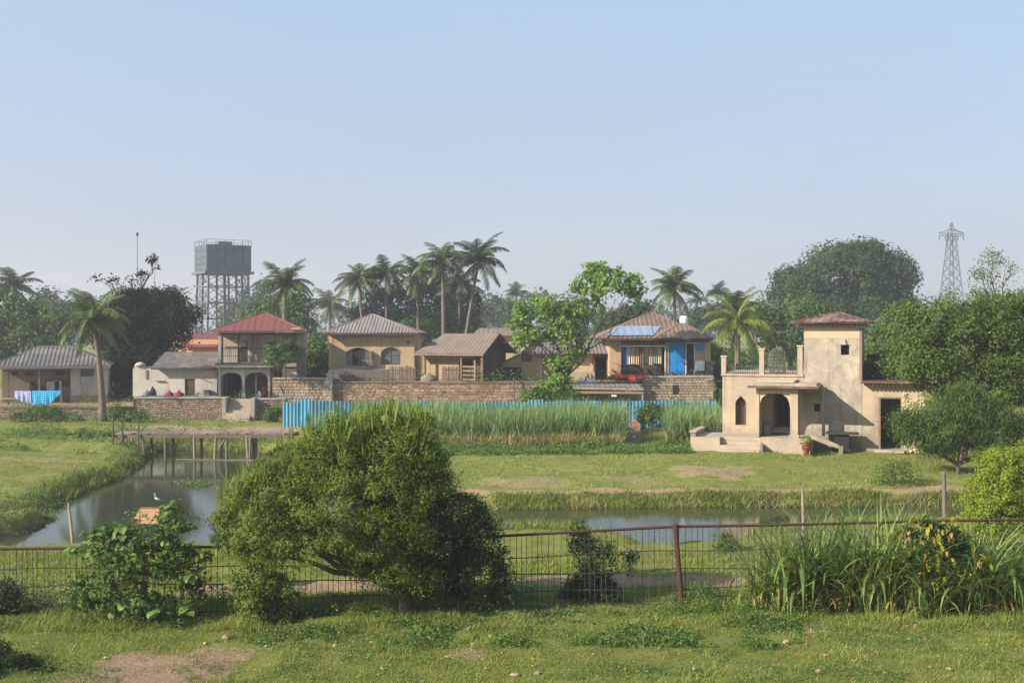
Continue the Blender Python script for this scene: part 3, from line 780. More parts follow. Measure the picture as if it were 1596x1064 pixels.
# weathered pier at the end of the long wall
fr = Frame(505, 67.8); t = thing('stone_pier', 'leaning whitish stone pier at the end of the red brick wall', 'pier', (fr.x, fr.y, 0))
MB().prism([(0, 0.5), (fr.u(519), 0.5), (fr.u(518), fr.z(577)), (fr.u(512), fr.z(577)), (fr.u(508), fr.z(592)), (0, fr.z(597))], -0.12, 0.5).build('pier_body', 'concrete', t)
brickwork(MB(), 0.02, fr.u(518), 0.5, fr.z(600), -0.12, 0.28, 0.16, rubble=True).build('stonework', 'stone', t, kind='stuff')

# stone stairs between piers
fr = Frame(357, 66.2); t = thing('stone_stairs', 'narrow flight of worn stone steps between two piers', 'stairs', (fr.x, fr.y, 0))
w = fr.u(395); n = 8; rise = 1.2 / n
for i in range(n):
    bx('step', 'step_stone', t, 0.0, w, -1.15 + i * 0.20, 0.5, i * rise - (0.2 if i == 0 else 0), (i + 1) * rise - 0.004 if i < n - 1 else 1.2)
for a, b in ((-0.23, -0.01), (w + 0.01, w + 0.23)):
    bx('stair_pier', 'concrete', t, a, b, -0.75, 0.2, -0.1, 1.32)

# ------------------------------------------------------------------ house pieces
def window(par, u0, u1, z0, z1, v, mat='iron', nu=2, nz=2, glass=True, fw=0.05, depth=0.06):
    f = MB()
    f.box(u0, u0 + fw, v, v + depth, z0, z1); f.box(u1 - fw, u1, v, v + depth, z0, z1)
    f.box(u0 + fw, u1 - fw, v, v + depth, z0, z0 + fw); f.box(u0 + fw, u1 - fw, v, v + depth, z1 - fw, z1)
    for i in range(1, nu):
        x = u0 + (u1 - u0) * i / nu; f.box(x - fw * .35, x + fw * .35, v + 0.005, v + depth - 0.005, z0 + fw, z1 - fw)
    o = f.build('window', mat, par)
    for j in range(1, nz):
        z = z0 + (z1 - z0) * j / nz
        bx('muntin', mat, o, u0 + fw, u1 - fw, v + 0.012, v + depth - 0.012, z - fw * .35, z + fw * .35)
    if glass:
        for i in range(nu):
            a, b = u0 + (u1 - u0) * i / nu, u0 + (u1 - u0) * (i + 1) / nu
            bx('pane', 'glass', o, a + fw * .4, b - fw * .4, v + depth * .45, v + depth * .6, z0 + fw * .5, z1 - fw * .5)
    return o
def door(par, u0, u1, z0, z1, v, mat='wood_dark', frame='wood_brown', name='door', panel=True):
    d = bx(name, mat, par, u0 + 0.05, u1 - 0.05, v, v + 0.05, z0, z1 - 0.05)
    bx('door_frame', frame, d, u0, u0 + 0.05, v - 0.03, v + 0.07, z0, z1); bx('door_frame', frame, d, u1 - 0.05, u1, v - 0.03, v + 0.07, z0, z1)
    bx('door_frame', frame, d, u0 + 0.05, u1 - 0.05, v - 0.03, v + 0.07, z1 - 0.05, z1)
    if panel:
        m = (u0 + u1) / 2
        for a, b in ((u0 + 0.11, m - 0.03), (m + 0.03, u1 - 0.11)):
            for c, e in ((0.08, 0.45), (0.53, 0.93)):
                if b - a > 0.06: bx('door_panel', mat, d, a, b, v - 0.015, v, z0 + (z1 - z0) * c, z0 + (z1 - z0) * e)
        MB().tube([(u1 - 0.12, v - 0.05, z0 + 0.95), (u1 - 0.12, v - 0.05, z0 + 1.1)], 0.015, 5).build('handle', 'iron', d)
    return d
def shell(par, u0, u1, v0, v1, z0, z1, mat, holes=(), th=0.22, name='wall', back=True, holes_l=(), holes_r=()):
    MB().wall(u0, u1, z0, z1, v0, v0 + th, holes).build(name, mat, par)
    MB().box(u0, u0 + th, v0 + th, v1, z0, z1).build(name, mat, par)
    MB().box(u1 - th, u1, v0 + th, v1, z0, z1).build(name, mat, par)
    if back: MB().box(u0 + th, u1 - th, v1 - th, v1, z0, z1).build(name, mat, par)

# --- cream tower house ------------------------------------------------------------------------------
A = radians(-19.5)
fr = Frame(1253, 49.9, A)
tw = thing('tower_house', 'cream plastered house with a square stair tower, arched porch and roof terrace', 'house', fr.loc, A)
uL = fr.u(1126); uT = fr.u(1343); uR = fr.u(1441)
zt = fr.z(586, uL / 2)                       # terrace level
zl = fr.z(597, uT + 1)                       # right wing wall head
zc = fr.z(511, 1.2)                          # tower wall head
# left block
aw0, aw1, az0, az1 = fr.u(1146), fr.u(1163), fr.z(662, -3), fr.z(616, -3)
dw0, dw1, dz0, dz1 = fr.u(1205), fr.u(1236), 0.95, fr.z(606, -1)
shell(tw, uL, 0.0, 0, 5.2, 0, zt, 'plaster_cream', [(aw0, aw1, az0, az1), (dw0, dw1, dz0, dz1)], 0.28)
MB().arch(aw0, aw1, az1 - 0.32, az1 - 0.01, 0.004, 0.276, pointed=0.75, n=12).build('window_arch', 'plaster_cream', tw)
o = MB(); [o.bar((aw0 + (aw1 - aw0) * k / 4, 0.2, az0), (aw0 + (aw1 - aw0) * k / 4, 0.2, az1 - 0.1), 0.02) for k in (1, 2, 3)]
o.build('window_bar', 'iron', tw)
bx('window_shutter', 'wood_dark', tw, aw0 + 0.02, aw1 - 0.02, 0.30, 0.34, az0, az1)
bx('terrace_slab', 'plaster_cream', tw, uL - 0.06, -0.02, -0.06, 5.3, zt, zt + 0.09)
bx('inner_floor', 'concrete', tw, uL + 0.29, -0.01, 0.29, 4.9, 0.3, 0.9)
bx('inner_partition', 'plaster_brown', tw, uL + 0.3, -0.02, 2.6, 2.75, 0.905, zt - 0.02)
# inner doorway
d = MB().box(dw0, dw0 + 0.08, 0.05, 0.2, dz0, dz1).box(dw1 - 0.08, dw1, 0.05, 0.2, dz0, dz1).box(dw0 + 0.08, dw1 - 0.08, 0.05, 0.2, dz1 - 0.08, dz1).build('door_frame', 'wood_brown', tw)
bx('door_sill', 'step_stone', tw, dw0 - 0.1, dw1 + 0.1, -0.22, 0.0, 0.72, 0.84)
bx('door_leaf', 'wood_dark', tw, dw0 + 0.1, dw0 + 0.15, 0.2, 0.9, dz0, dz1 - 0.1)
# tower
sw0, sw1, sz0, sz1 = fr.u(1310.5), fr.u(1323.5), fr.z(553, 1.6), fr.z(537, 1.6)
zmid = fr.z(527, 1.2)
MB().wall(0, uT, 0, zmid, 0, 0.26, [(sw0, sw1, sz0, sz1)]).build('tower_wall', 'plaster_grey', tw)
MB().wall(0, uT, zmid, zc, -0.012, 0.25).build('tower_band', 'plaster_bright', tw)
MB().box(0, 0.26, 0.26, 3.0, 0, zc).build('tower_wall', 'plaster_grey', tw)
MB().box(uT - 0.26, uT, 0.26, 3.0, 0, zc).build('tower_wall', 'plaster_grey', tw)
MB().box(0.26, uT - 0.26, 2.74, 3.0, 0, zc).build('tower_wall', 'plaster_grey', tw)
bx('painted_shade_strip', 'plaster_brown', tw, uT - 0.09, uT + 0.015, -0.03, -0.013, zl, zc)  # brown skin on corner and side face: shade put into colour
bx('painted_shade_strip', 'plaster_brown', tw, uT, uT + 0.016, -0.013, 3.0, zl + 0.02, zc)
zc2 = fr.z(503, 1.2)
cor = bx('cornice', 'plaster_grey', tw, -0.16, uT + 0.16, -0.16, 3.16, zc, zc2)
for k in range(15):
    u = -0.08 + (uT + 0.16) * k / 14
    if k == 0: o = MB().box(-0.04, 0.04, -0.23, -0.165, 0, 0.14).build('bracket', 'plaster_brown', cor); me = o.data
    else: o = link('bracket', me, cor)
    o.location = (u, 0, zc2 - 0.16)
rf = MB()
rf.hip(-0.47, uT + 0.45, -0.5, 3.5, zc2 + 0.02, uT * 0.5, uT * 0.5 + 0.3, 1.5, fr.z(487, 1.3), pitch=0.3, amp=0.012)
rf = rf.build('tower_roof', 'roof_maroon', tw)
bx('roof_soffit', 'wood_dark', rf, -0.44, uT + 0.42, -0.47, 3.47, zc2 - 0.02, zc2 + 0.015)
o = MB().lathe(((sw0 + sw1) / 2, -0.03, sz1), [(0.13, 0), (0.10, 0.06), (0.05, 0.12), (0.055, 0.17), (0.015, 0.26)], 8)
o.build('window_finial', 'concrete', tw)
bx('window_lintel', 'plaster_bright', tw, sw0 - 0.05, sw1 + 0.05, -0.03, -0.002, sz1 + 0.005, sz1 + 0.04)
bx('window_shade_panel', 'dark', tw, sw0 - 0.1, sw1 + 0.1, 0.30, 0.34, sz0 - 0.1, sz1 + 0.1)  # sheet behind the window, the unlit room's shade put into its colour
# right wing
rd0, rd1, rz1 = fr.u(1369), fr.u(1404), fr.z(621, uT + 1)
shell(tw, uT + 0.003, uR, 0.02, 4.6, 0, zl, 'plaster_cream', [(rd0, rd1, 0.12, rz1)], 0.28)
bx('door_step', 'step_stone', tw, rd0 - 0.15, rd1 + 0.15, -0.3, 0.02, 0, 0.12)
bx('door_jamb', 'wood_brown', tw, rd0, rd0 + 0.09, 0.0, 0.22, 0.12, rz1)
bx('door_lintel', 'wood_brown', tw, rd0, rd1, 0.0, 0.18, rz1, rz1 + 0.07)
bx('inner_floor', 'concrete', tw, uT + 0.3, uR - 0.29, 0.31, 4.3, 0.02, 0.12)
eave = bx('eave_slab', 'roof_maroon', tw, uT + 0.02, uR + 0.3, -0.42, 4.9, zl + 0.002, zl + 0.10)
for k in range(16):
    u = uT + 0.15 + (uR - uT) * k / 15.5
    if k == 0: o = MB().box(-0.035, 0.035, -0.36, 0.0, -0.10, 0.0).build('bracket', 'wood_dark', eave); me = o.data
    else: o = link('bracket', me, eave)
    o.location = (u, 0, zl)
# dark upper block set back behind the wing
zd = fr.z(567, uT + 1, 1.6)
bx('upper_block', 'black_cloth', tw, uT + 0.02, uR + 0.1, 1.5, 4.2, zl + 0.1, zd)
bx('upper_coping', 'roof_slate', tw, uT + 0.02, uR + 0.2, 1.4, 4.3, zd, zd + 0.12)
bx('roof_vent', 'iron', tw, uT + 0.15, fr.u(1380, 1.8), 1.7, 2.6, zd + 0.12, zd + 0.42)
# peeling plaster with pale creeper right of the door
n = 1500
P = np.stack([NR.uniform(rd1 + 0.1, uR - 0.02, n), NR.uniform(-0.06, 0.0, n), NR.uniform(0.05, zl - 0.4, n) ** 1.0], 1)
P = P[vnoise(P[:, 0] * 1, P[:, 2], 0.35, 91) > -0.45]
np_mesh('wall_creeper', leaf_quads(P, unit(np.array([0, -1.0, 0.2]) + NR.normal(size=P.shape) * 0.5), 0.085, 0.06), 4, 'ivy_pale', NR.uniform(0, 1, len(P)), tw, 'stuff')
# terrace railing
for px, v in ((1128.5, 0.14), (1187.5, 0.14), (1247, 0.14)):
    u = fr.u(px, v); top = fr.z({1128.5: 556, 1187.5: 545, 1247: 540}[px], u, v)
    pl = bx('terrace_pillar', 'plaster_cream', tw, u - 0.11, u + 0.11, v - 0.11, v + 0.11, zt + 0.09, top)
    bx('pillar_cap', 'plaster_bright', pl, u - 0.14, u + 0.14, v - 0.14, v + 0.14, top, top + 0.06)
def railing(par, u0, u1, v, z0, z1, step=0.1, mat='iron', w=0.026, mid=None):
    r = MB().bar((u0, v, z1), (u1, v, z1), 0.05).bar((u0, v, z0 + 0.05), (u1, v, z0 + 0.05), 0.03)
    r.bar((u0, v, z0), (u0, v, z1), 0.04).bar((u1, v, z0), (u1, v, z1), 0.04)
    if mid: r.bar((u0, v, mid), (u1, v, mid), 0.03)
    o = r.build('railing', mat, par)
    b = MB(); k = int((u1 - u0) / step)
    for i in range(1, k): b.bar((u0 + (u1 - u0) * i / k, v, z0), (u0 + (u1 - u0) * i / k, v, z1), w)
    b.build('balusters', mat, o, kind='stuff')
    return o
ua, ub, uc = fr.u(1128.5, .14), fr.u(1187.5, .14), fr.u(1247, .14)
railing(tw, ua + .12, ub - .12, 0.14, zt + 0.09, fr.z(571, ua, .14))
railing(tw, ub + .12, uc - .12, 0.14, zt + 0.09, fr.z(572, ub, .14))
railing(tw, ub + .12, fr.u(1196, .14), 0.16, fr.z(571, ub, .14), fr.z(546, ub, .14), 0.12)
# porch
PV = -1.75; FL = 0.66
pl0 = fr.u(1077, -2.3)
cl0, cl1 = fr.u(1179, PV), fr.u(1183.5, PV)
cr0, cr1 = fr.u(1232, PV), fr.u(1244, PV)
zcan = fr.z(603, -1, PV)
plinth = bx('plinth', 'step_stone', tw, fr.u(1184, -2.3), fr.u(1262, -2.1), -2.1, -0.002, 0, FL)
plinth_l = bx('plinth', 'step_stone', tw, pl0, fr.u(1184, -2.3) - 0.003, -1.6, -0.004, 0, FL - 0.02)
for i in range(4):
    bx('step', 'step_stone', tw, fr.u(1121, -2.6), fr.u(1184, -2.6), -2.72 + i * 0.28, -1.603, i * FL / 4 * 0.97, (i + 1) * FL / 4 * 0.97 - 0.003)
bx('plinth_wing', 'step_stone', tw, pl0, fr.u(1121, -2.6) - 0.004, -2.45, -1.603, 0, FL - 0.03)
bx('parapet', 'plaster_grey', tw, pl0 - 0.02, pl0 + 0.2, -2.3, 0.2, FL - 0.02, FL + 0.16)
bx('parapet_cap', 'step_stone', tw, pl0 - 0.06, pl0 + 0.24, -2.36, 0.25, FL + 0.16, FL + 0.22)
bx('stair_cheek', 'plaster_brown', tw, fr.u(1184, -2.6) + 0.003, fr.u(1184, -2.6) + 0.12, -2.6, -2.105, 0, FL * 0.6)
bx('column', 'plaster_cream', tw, cl0, cl1, PV - 0.1, PV + 0.14, FL, zcan)
cr = bx('column', 'plaster_cream', tw, cr0, cr1, PV - 0.14, PV + 0.14, FL, zcan)
bx('column_base', 'plaster_cream', cr, cr0 - 0.05, cr1 + 0.05, PV - 0.19, PV + 0.19, FL, FL + 0.14)
rc = fr.u(1262, -0.8)
bx('column', 'plaster_grey', tw, cr1 + 0.9, cr1 + 1.02, -0.5, -0.25, FL, zcan)
MB().arch(cl1, cr0, fr.z(640, -1, PV), fr.z(613, -1, PV), PV - 0.06, PV + 0.08, cusps=5, n=30, zr=zcan - 0.18).build('porch_arch', 'plaster_bright', tw)
bx('porch_beam', 'plaster_grey', tw, cl0, cr1, PV - 0.08, PV + 0.12, zcan - 0.18, zcan)
# side arch of the porch
a = MB().arch(PV + 0.16, -0.5, fr.z(640, 0, -1), fr.z(616, 0, -1), 0.0, 0.1, cusps=4, n=20, zr=zcan)
a.v = [(cr1 - 0.02 - y, x, z) for x, y, z in a.v]; a.build('porch_arch', 'plaster_grey', tw)
bx('porch_bench', 'plaster_grey', tw, cl1 + 0.05, fr.u(1203), -0.5, -0.003, FL, FL + 0.42)
bx('porch_side_wall', 'plaster_cream', tw, cl0 - 0.02, cl0 + 0.1, PV + 0.15, -0.003, FL, zcan)
c0, c1 = fr.u(1166, -2.2), fr.u(1281, -0.02)
can = MB().prism([(c0, zcan), (c1, zcan), (c1, zcan + 0.06), (c1 - 0.12, zcan + 0.16), (c0 + 0.35, zcan + 0.20), (c0, zcan + 0.06)], -2.2, -0.003).build('porch_canopy', 'plaster_grey', tw)
bx('canopy_edge', 'roof_maroon', can, c0 - 0.03, c1 + 0.02, -2.24, -2.203, zcan - 0.03, zcan + 0.07)
bx('canopy_top', 'plaster_bright', can, c0 + 0.4, fr.u(1240, -1), -1.6, -0.01, zcan + 0.205, zcan + 0.27)
# curved ramp wall right of the porch
r = []
u0r, u1r = fr.u(1262, -2.0) + 0.01, fr.u(1308, -1.6)
for i in range(13):
    q = i / 12; r.append((u0r + (u1r - u0r) * q, FL + 0.14 * (1 - q ** 1.8) - 0.26 * q))
MB().prism([(u0r, FL - 0.05)] + [(u, z - 0.14 - (0.06 * sin(pi * i / 12))) for i, (u, z) in enumerate(r)][1:] + r[::-1], -1.7, -1.5).build('ramp_wall', 'plaster_cream', tw)
bx('ramp_pier', 'plaster_brown', tw, u1r - 0.02, u1r + 0.16, -1.72, -1.48, 0, 0.36)
bx('dark_wall_mark', 'dark', tw, fr.u(1269), fr.u(1278), -0.02, -0.001, fr.z(641, .6), fr.z(629, .6))  # flat near-black plate on the wall, no hollow behind it

# table, potted plant, tank on the terrace
ut = fr.u(1313, -0.5)
def place(f, u, v, z=0.0): return (f.x + u * f.c - v * f.s, f.y + u * f.s + v * f.c, z)
t = thing('pedestal_table', 'dark stone pedestal table with shade painted into its colour beside the cream tower wall', 'table', place(fr, ut, -0.55), A)
MB().box(-0.68, 0.68, -0.3, 0.3, 0.78, 0.86).build('table_top', 'black_cloth', t)
MB().box(-0.32, 0.28, -0.16, 0.16, 0.16, 0.78).build('pedestal', 'dark', t)  # near-black: shade is put into its colour, the real shadow falls short
MB().box(-0.42, 0.38, -0.22, 0.22, 0, 0.16).build('base', 'dark', t)
up = fr.u(1256, -2.6)
t = thing('potted_plant', 'red clay pot with a bushy red and yellow green plant beside the porch plinth', 'potted plant', place(fr, up, -2.5), 0); t.scale = (.78, .78, .85)
MB().lathe((0, 0, 0), [(0.13, 0), (0.17, 0.2), (0.21, 0.38), (0.235, 0.40), (0.235, 0.46), (0.2, 0.46), (0.19, 0.42)], 14).build('pot', 'pot', t, smooth=True)
P, N, tt = crown([(0, 0, 0.68, 0.32, 0.3, 0.28)], 420, 0.09)
np_mesh('foliage', leaf_quads(P, N, 0.12, 0.05), 4, 'leaf_lime', tt, t)
k = 90; P = np.stack([NR.normal(size=k) * 0.13, NR.normal(size=k) * 0.12 - 0.08, NR.uniform(0.25, 0.75, k)], 1)
np_mesh('red_leaves', leaf_quads(P, unit(NR.normal(size=(k, 3)) + np.array([0, -1, 0])), 0.14, 0.05), 4, 'red_cloth', None, t)
v0 = 2.2; utk = fr.u(1211, v0)
t = thing('wire_cage', 'tall domed wire cage standing on the roof terrace of the tower house', 'cage', place(fr, utk, v0, zt + 0.09), A)
ztk = fr.z(556, utk, v0) - zt; R_ = .36
for k in range(16):
    q = 2 * pi * k / 16; c_, s_ = cos(q), sin(q)
    MB().tube([(R_ * c_, R_ * s_, 0), (R_ * c_, R_ * s_, ztk), (R_ * .85 * c_, R_ * .85 * s_, ztk + .14), (R_ * .5 * c_, R_ * .5 * s_, ztk + .26), (.02 * c_, .02 * s_, ztk + .32)], .014, 4).build('cage_rib', 'tank_green', t)
for q in (0.02, 0.2, 0.4, 0.6, 0.8, 1.0): MB().tube([(R_ * cos(2 * pi * k / 16), R_ * sin(2 * pi * k / 16), ztk * q) for k in range(17)], .013, 4).build('cage_ring', 'tank_green', t)
MB().lathe((0, 0, ztk + .31), [(.03, 0), (.05, .05), (.01, .14)], 8).build('finial', 'tank_green', t)

# --- low grey roofed house (far left) --------------------------------------------------------------
fr = Frame(-6, 68.6, radians(17))
h = thing('grey_roof_house', 'low brown and white house with a grey hipped roof behind the laundry', 'house', (fr.x, fr.y, 0.75), radians(17))
fr.z0 = 0.75; Z = fr.z
uw = fr.u(110); ue = fr.u(167); ze = Z(571)
# brown part set back under the eave
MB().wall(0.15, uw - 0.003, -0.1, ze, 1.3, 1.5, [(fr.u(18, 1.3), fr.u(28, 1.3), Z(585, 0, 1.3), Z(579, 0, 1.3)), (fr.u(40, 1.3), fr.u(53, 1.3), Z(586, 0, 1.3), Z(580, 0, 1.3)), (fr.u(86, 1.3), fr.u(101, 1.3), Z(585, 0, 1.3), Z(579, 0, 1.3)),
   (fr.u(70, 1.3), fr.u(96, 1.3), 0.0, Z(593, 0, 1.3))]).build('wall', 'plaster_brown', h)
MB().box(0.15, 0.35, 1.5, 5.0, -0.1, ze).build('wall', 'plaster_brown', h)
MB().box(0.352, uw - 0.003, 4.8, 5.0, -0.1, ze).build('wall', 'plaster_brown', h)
bx('inner_partition', 'dark', h, 0.352, uw - 0.003, 2.2, 2.3, -0.1, ze)
for a, b in ((18, 28), (40, 53), (86, 101)):
    g = MB(); u0, u1 = fr.u(a, 1.3), fr.u(b, 1.3); z0, z1 = Z(585.5, 0, 1.3), Z(579.5, 0, 1.3)
    for k in range(4): g.box(u0, u1, 1.36, 1.44, z0 + (z1 - z0) * k / 4, z0 + (z1 - z0) * (k + .6) / 4)
    g.build('air_vent', 'wood_dark', h)
door(h, fr.u(84, 1.3), fr.u(93, 1.3), 0.0, Z(594, 0, 1.3), 1.42, 'dark', 'white_paint', panel=False)
bx('door_curtain', 'cloth_white', h, fr.u(72, 1.3), fr.u(83.5, 1.3), 1.36, 1.41, 0.05, Z(595, 0, 1.3))
bx('door_curtain', 'cloth_white', h, fr.u(93.3, 1.3), fr.u(95.8, 1.3), 1.36, 1.41, 0.05, Z(595, 0, 1.3))
bx('shelf_box', 'wood_dark', h, fr.u(97, 1.1), fr.u(107, 1.1), 1.0, 1.28, Z(603, 0, 1.1), Z(595, 0, 1.1))
bx('dark_bench', 'black_cloth', h, fr.u(47, 1.1), fr.u(66, 1.1), 0.8, 1.25, 0.0, Z(601, 0, 1.1))
bx('hanging_cloth', 'black_cloth', h, fr.u(47, 1.2), fr.u(54, 1.2), 1.22, 1.28, Z(602, 0, 1.2), Z(595, 0, 1.2))
shell(h, uw, ue, 0.0, 5.0, 0.45, ze, 'plaster_white', [(fr.u(126), fr.u(146), Z(588), Z(574))], 0.2)
bx('plinth', 'mortar', h, uw - 0.02, ue + 0.03, -0.035, 5.0, -0.2, 0.445)
brickwork(MB(), uw, ue + 0.02, -0.2, 0.44, -0.035, 0.3, 0.16, rubble=True).build('stonework', 'stone', h, kind='stuff')
window(h, fr.u(126), fr.u(146), Z(588), Z(574), 0.05, 'wood_dark', 2, 1)
r = MB().hip(-0.35, ue + 0.25, -0.7, 5.6, ze + 0.02, fr.u(62, 2.5), fr.u(112, 2.5), 2.5, Z(540, 0, 2.5), pitch=0.25, amp=0.02).build('roof', 'roof_slate', h)
bx('fascia', 'wood_grey', r, -0.35, ue + 0.25, -0.74, -0.705, ze - 0.14, ze + 0.06)
for px in (12, 60): bx('eave_post', 'wood_grey', h, fr.u(px, -.5), fr.u(px, -.5) + 0.09, -0.55, -0.46, -0.1, ze)

# --- low white house with the corrugated tile roof ---------------------------------------------------
fr = Frame(207, 70.0, 0, 1.15); Z = fr.z
h = thing('white_low_house', 'low cream house with one dark door and a mossy grey tile roof', 'house', fr.loc)
ue = fr.u(338)
shell(h, 0, ue, 0, 4.2, 0, Z(574), 'plaster_white', [(fr.u(288), fr.u(304), 0.03, Z(590))], 0.2)
door(h, fr.u(288), fr.u(304), 0.03, Z(590), 0.1, 'wood_dark', 'wood_brown')
bx('parapet', 'plaster_white', h, fr.u(209), fr.u(226), -0.004, 0.3, Z(574), Z(570))
MB().lathe(((fr.u(209) + fr.u(226)) / 2, 0.15, Z(570)), [(0.34, 0), (0.32, 0.1), (0.2, 0.2), (0.04, 0.24)], 14).build('parapet_cap', 'plaster_white', h, smooth=True)
bx('parapet_pillar', 'plaster_brown', h, fr.u(227), fr.u(230), -0.06, 0.0, Z(590), Z(576))
r = MB().slope((fr.u(236, -.4), -0.45, Z(574) + 0.04), (ue + 0.1, -0.45, Z(574) + 0.04), (fr.u(236, -.4), 2.4, Z(549, 0, 2.4)), (ue + 0.1, 2.4, Z(549, 0, 2.4)), 0.18, 0.025).build('roof', 'roof_tile', h)
bx('gutter', 'iron', r, fr.u(236, -.4), ue + 0.1, -0.5, -0.455, Z(574) - 0.05, Z(574) + 0.03)
bx('shelf', 'wood_grey', h, fr.u(243), fr.u(257), -0.12, -0.002, Z(593) - 0.03, Z(593))
MB().bar((fr.u(313), -0.03, Z(589)), (fr.u(330), -0.03, Z(596)), 0.04).build('downpipe', 'wood_brown', h)
bx('low_ledge', 'concrete', h, fr.u(213, -1), ue + 0.2, -1.2, -0.5, -0.2, 0.06)
bx('crate', 'steel', h, fr.u(319, -.2), fr.u(328, -.2), -0.45, -0.05, 0, 0.42)
ZL = 1.15 + 0.065
def bundle(name, label, cat, px, Y, w, hgt, mat, z=ZL, group=None):
    x = wx(px, Y)
    t = thing(name, label, cat, (x, Y, z), rnd.uniform(0, 3), group)
    b = MB(); k = 10; prof = []
    for i in range(7):
        q = i / 6; prof.append((w * 0.5 * (1 - q ** 2.4) ** 0.6 * rnd.uniform(0.9, 1.05) + 0.02, hgt * q))
    b.lathe((0, 0, 0), prof, k)
    b.v = [(x_ * rnd.uniform(0.88, 1.1), y_ * rnd.uniform(0.88, 1.1), z_) for x_, y_, z_ in b.v]
    b.build('cloth_heap', mat, t, smooth=True)
    b = MB().lathe((0, 0, hgt * 0.9), [(0.05, 0), (0.08, 0.06), (0.03, 0.12)], 7).build('knot', mat, t)
    return t
bundle('cloth_bundle', 'red cloth bundle on the ledge nearer the white domed parapet', 'bundle', 264, 69.2, 0.60, 0.27, 'red_cloth', group='red bundles on the terrace ledge')
bundle('cloth_bundle', 'red cloth bundle on the ledge next to the dark door', 'bundle', 279, 69.2, 0.62, 0.29, 'red_cloth', group='red bundles on the terrace ledge')
bundle('cloth_bundle', 'grey blue heap of cloth on the terrace ledge', 'bundle', 229, 69.2, 0.6, 0.30, 'steel')
t = bundle('cloth_bundle', 'black bag with a white flap behind the grey cloth heap', 'bag', 238, 69.45, 0.42, 0.52, 'black_cloth')
bx('white_flap', 'cloth_white', t, -0.05, 0.05, -0.24, -0.2, 0.2, 0.5)
t = tag(MB().box(wx(222, 69.0), wx(259, 69.0), 68.75, 69.1, ZL + 0.0, ZL + 0.05).build('ground_mat', 'cloth_lilac'), 'dark blue mat spread along the terrace ledge under the bundles', 'mat')
t.data.materials[0] = surf('navy_mat', (0.04, 0.06, 0.16), (0.06, 0.09, 0.22), 5, 0.9, 0.2)

# --- orange house behind ----------------------------------------------------------------------------
fr = Frame(238, 86.0, 0, 0.9); Z = fr.z
h = thing('orange_house', 'orange walled house with a red roof half hidden behind the low cream house', 'house', fr.loc)
ue = fr.u(345)
shell(h, 0, ue, 0, 5, 0, Z(529), 'plaster_orange', [(fr.u(277), fr.u(287), Z(545), Z(537))], 0.2)
MB().slope((fr.u(285, -.5), -0.5, Z(541)), (ue + 0.4, -0.5, Z(541)), (fr.u(289, 2), 2.2, Z(519, 0, 2.2)), (ue + 0.4, 2.2, Z(519, 0, 2.2)), 0.3, 0.015).build('roof', 'roof_red', h)
MB().box(0, fr.u(286), -0.1, 2.5, Z(529), Z(522)).build('parapet', 'plaster_orange', h)
window(h, fr.u(277), fr.u(287), Z(545), Z(537), 0.06, 'wood_dark', 2, 1)

# --- two storey house with the red roof ---------------------------------------------------------------
fr = Frame(340, 68.0, radians(9), 1.15); Z = fr.z
h = thing('red_roof_house', 'two storey house with a red hipped roof, upper veranda and two cusped arches below', 'house', fr.loc, radians(9))
u1 = fr.u(475); ug = fr.u(421)
z1 = Z(572); z2 = z1 + 0.22; ze = Z(516)
# ground floor: arches
a0, a1, b0, b1 = fr.u(344), fr.u(377), fr.u(381.5), fr.u(417.5)
za = Z(582)
MB().box(0, a0, 0, 0.3, 0, z1).build('column', 'plaster_white', h)
MB().box(a1, b0, 0, 0.3, 0, z1).build('column', 'plaster_white', h)
MB().box(b1, ug, 0, 0.3, 0, z1).build('column', 'plaster_white', h)
for u in (a0, a1 - 0.16, b0, b1 - 0.16):
    pass
for (p, q) in ((a0, a1), (b0, b1)):
    MB().arch(p, q, Z(594), Z(581), 0.03, 0.25, cusps=5, n=30, zr=z1).build('cusped_arch', 'plaster_white', h)
bx('arch_cornice', 'plaster_grey', h, -0.03, ug + 0.03, -0.04, -0.002, z1 - 0.16, z1 - 0.08)
bx('pillar_base', 'cloth_white', h, a1 - 0.03, b0 + 0.03, -0.08, -0.002, 0, 0.36)
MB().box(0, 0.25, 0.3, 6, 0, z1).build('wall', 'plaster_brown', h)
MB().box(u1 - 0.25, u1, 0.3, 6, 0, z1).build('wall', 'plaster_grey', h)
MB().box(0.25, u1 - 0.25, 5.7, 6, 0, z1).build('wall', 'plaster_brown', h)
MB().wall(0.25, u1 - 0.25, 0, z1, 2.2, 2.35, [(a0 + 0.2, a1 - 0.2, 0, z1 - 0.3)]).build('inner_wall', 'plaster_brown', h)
MB().tube([(fr.u(399, 1), 1.0, 0), (fr.u(399, 1), 1.0, z1 - 0.02)], 0.05, 6).build('prop_post', 'white_paint', h)
# the part behind the rubble wall: recess with a low white wall
MB().wall(ug + 0.003, u1 - 0.255, 0, z1, 0.55, 0.75, [(fr.u(427, .55), fr.u(440, .55), 0.9, Z(577))]).build('wall', 'plaster_grey', h)
bx('low_wall', 'plaster_white', h, fr.u(446), u1 - 0.02, 0.1, 0.3, 0.5, Z(578))
bx('low_wall_cap', 'wood_brown', h, fr.u(444), u1, 0.05, 0.35, Z(578), Z(575))
bx('carved_post', 'plaster_white', h, fr.u(440), fr.u(445), 0.05, 0.3, 0.6, Z(573))
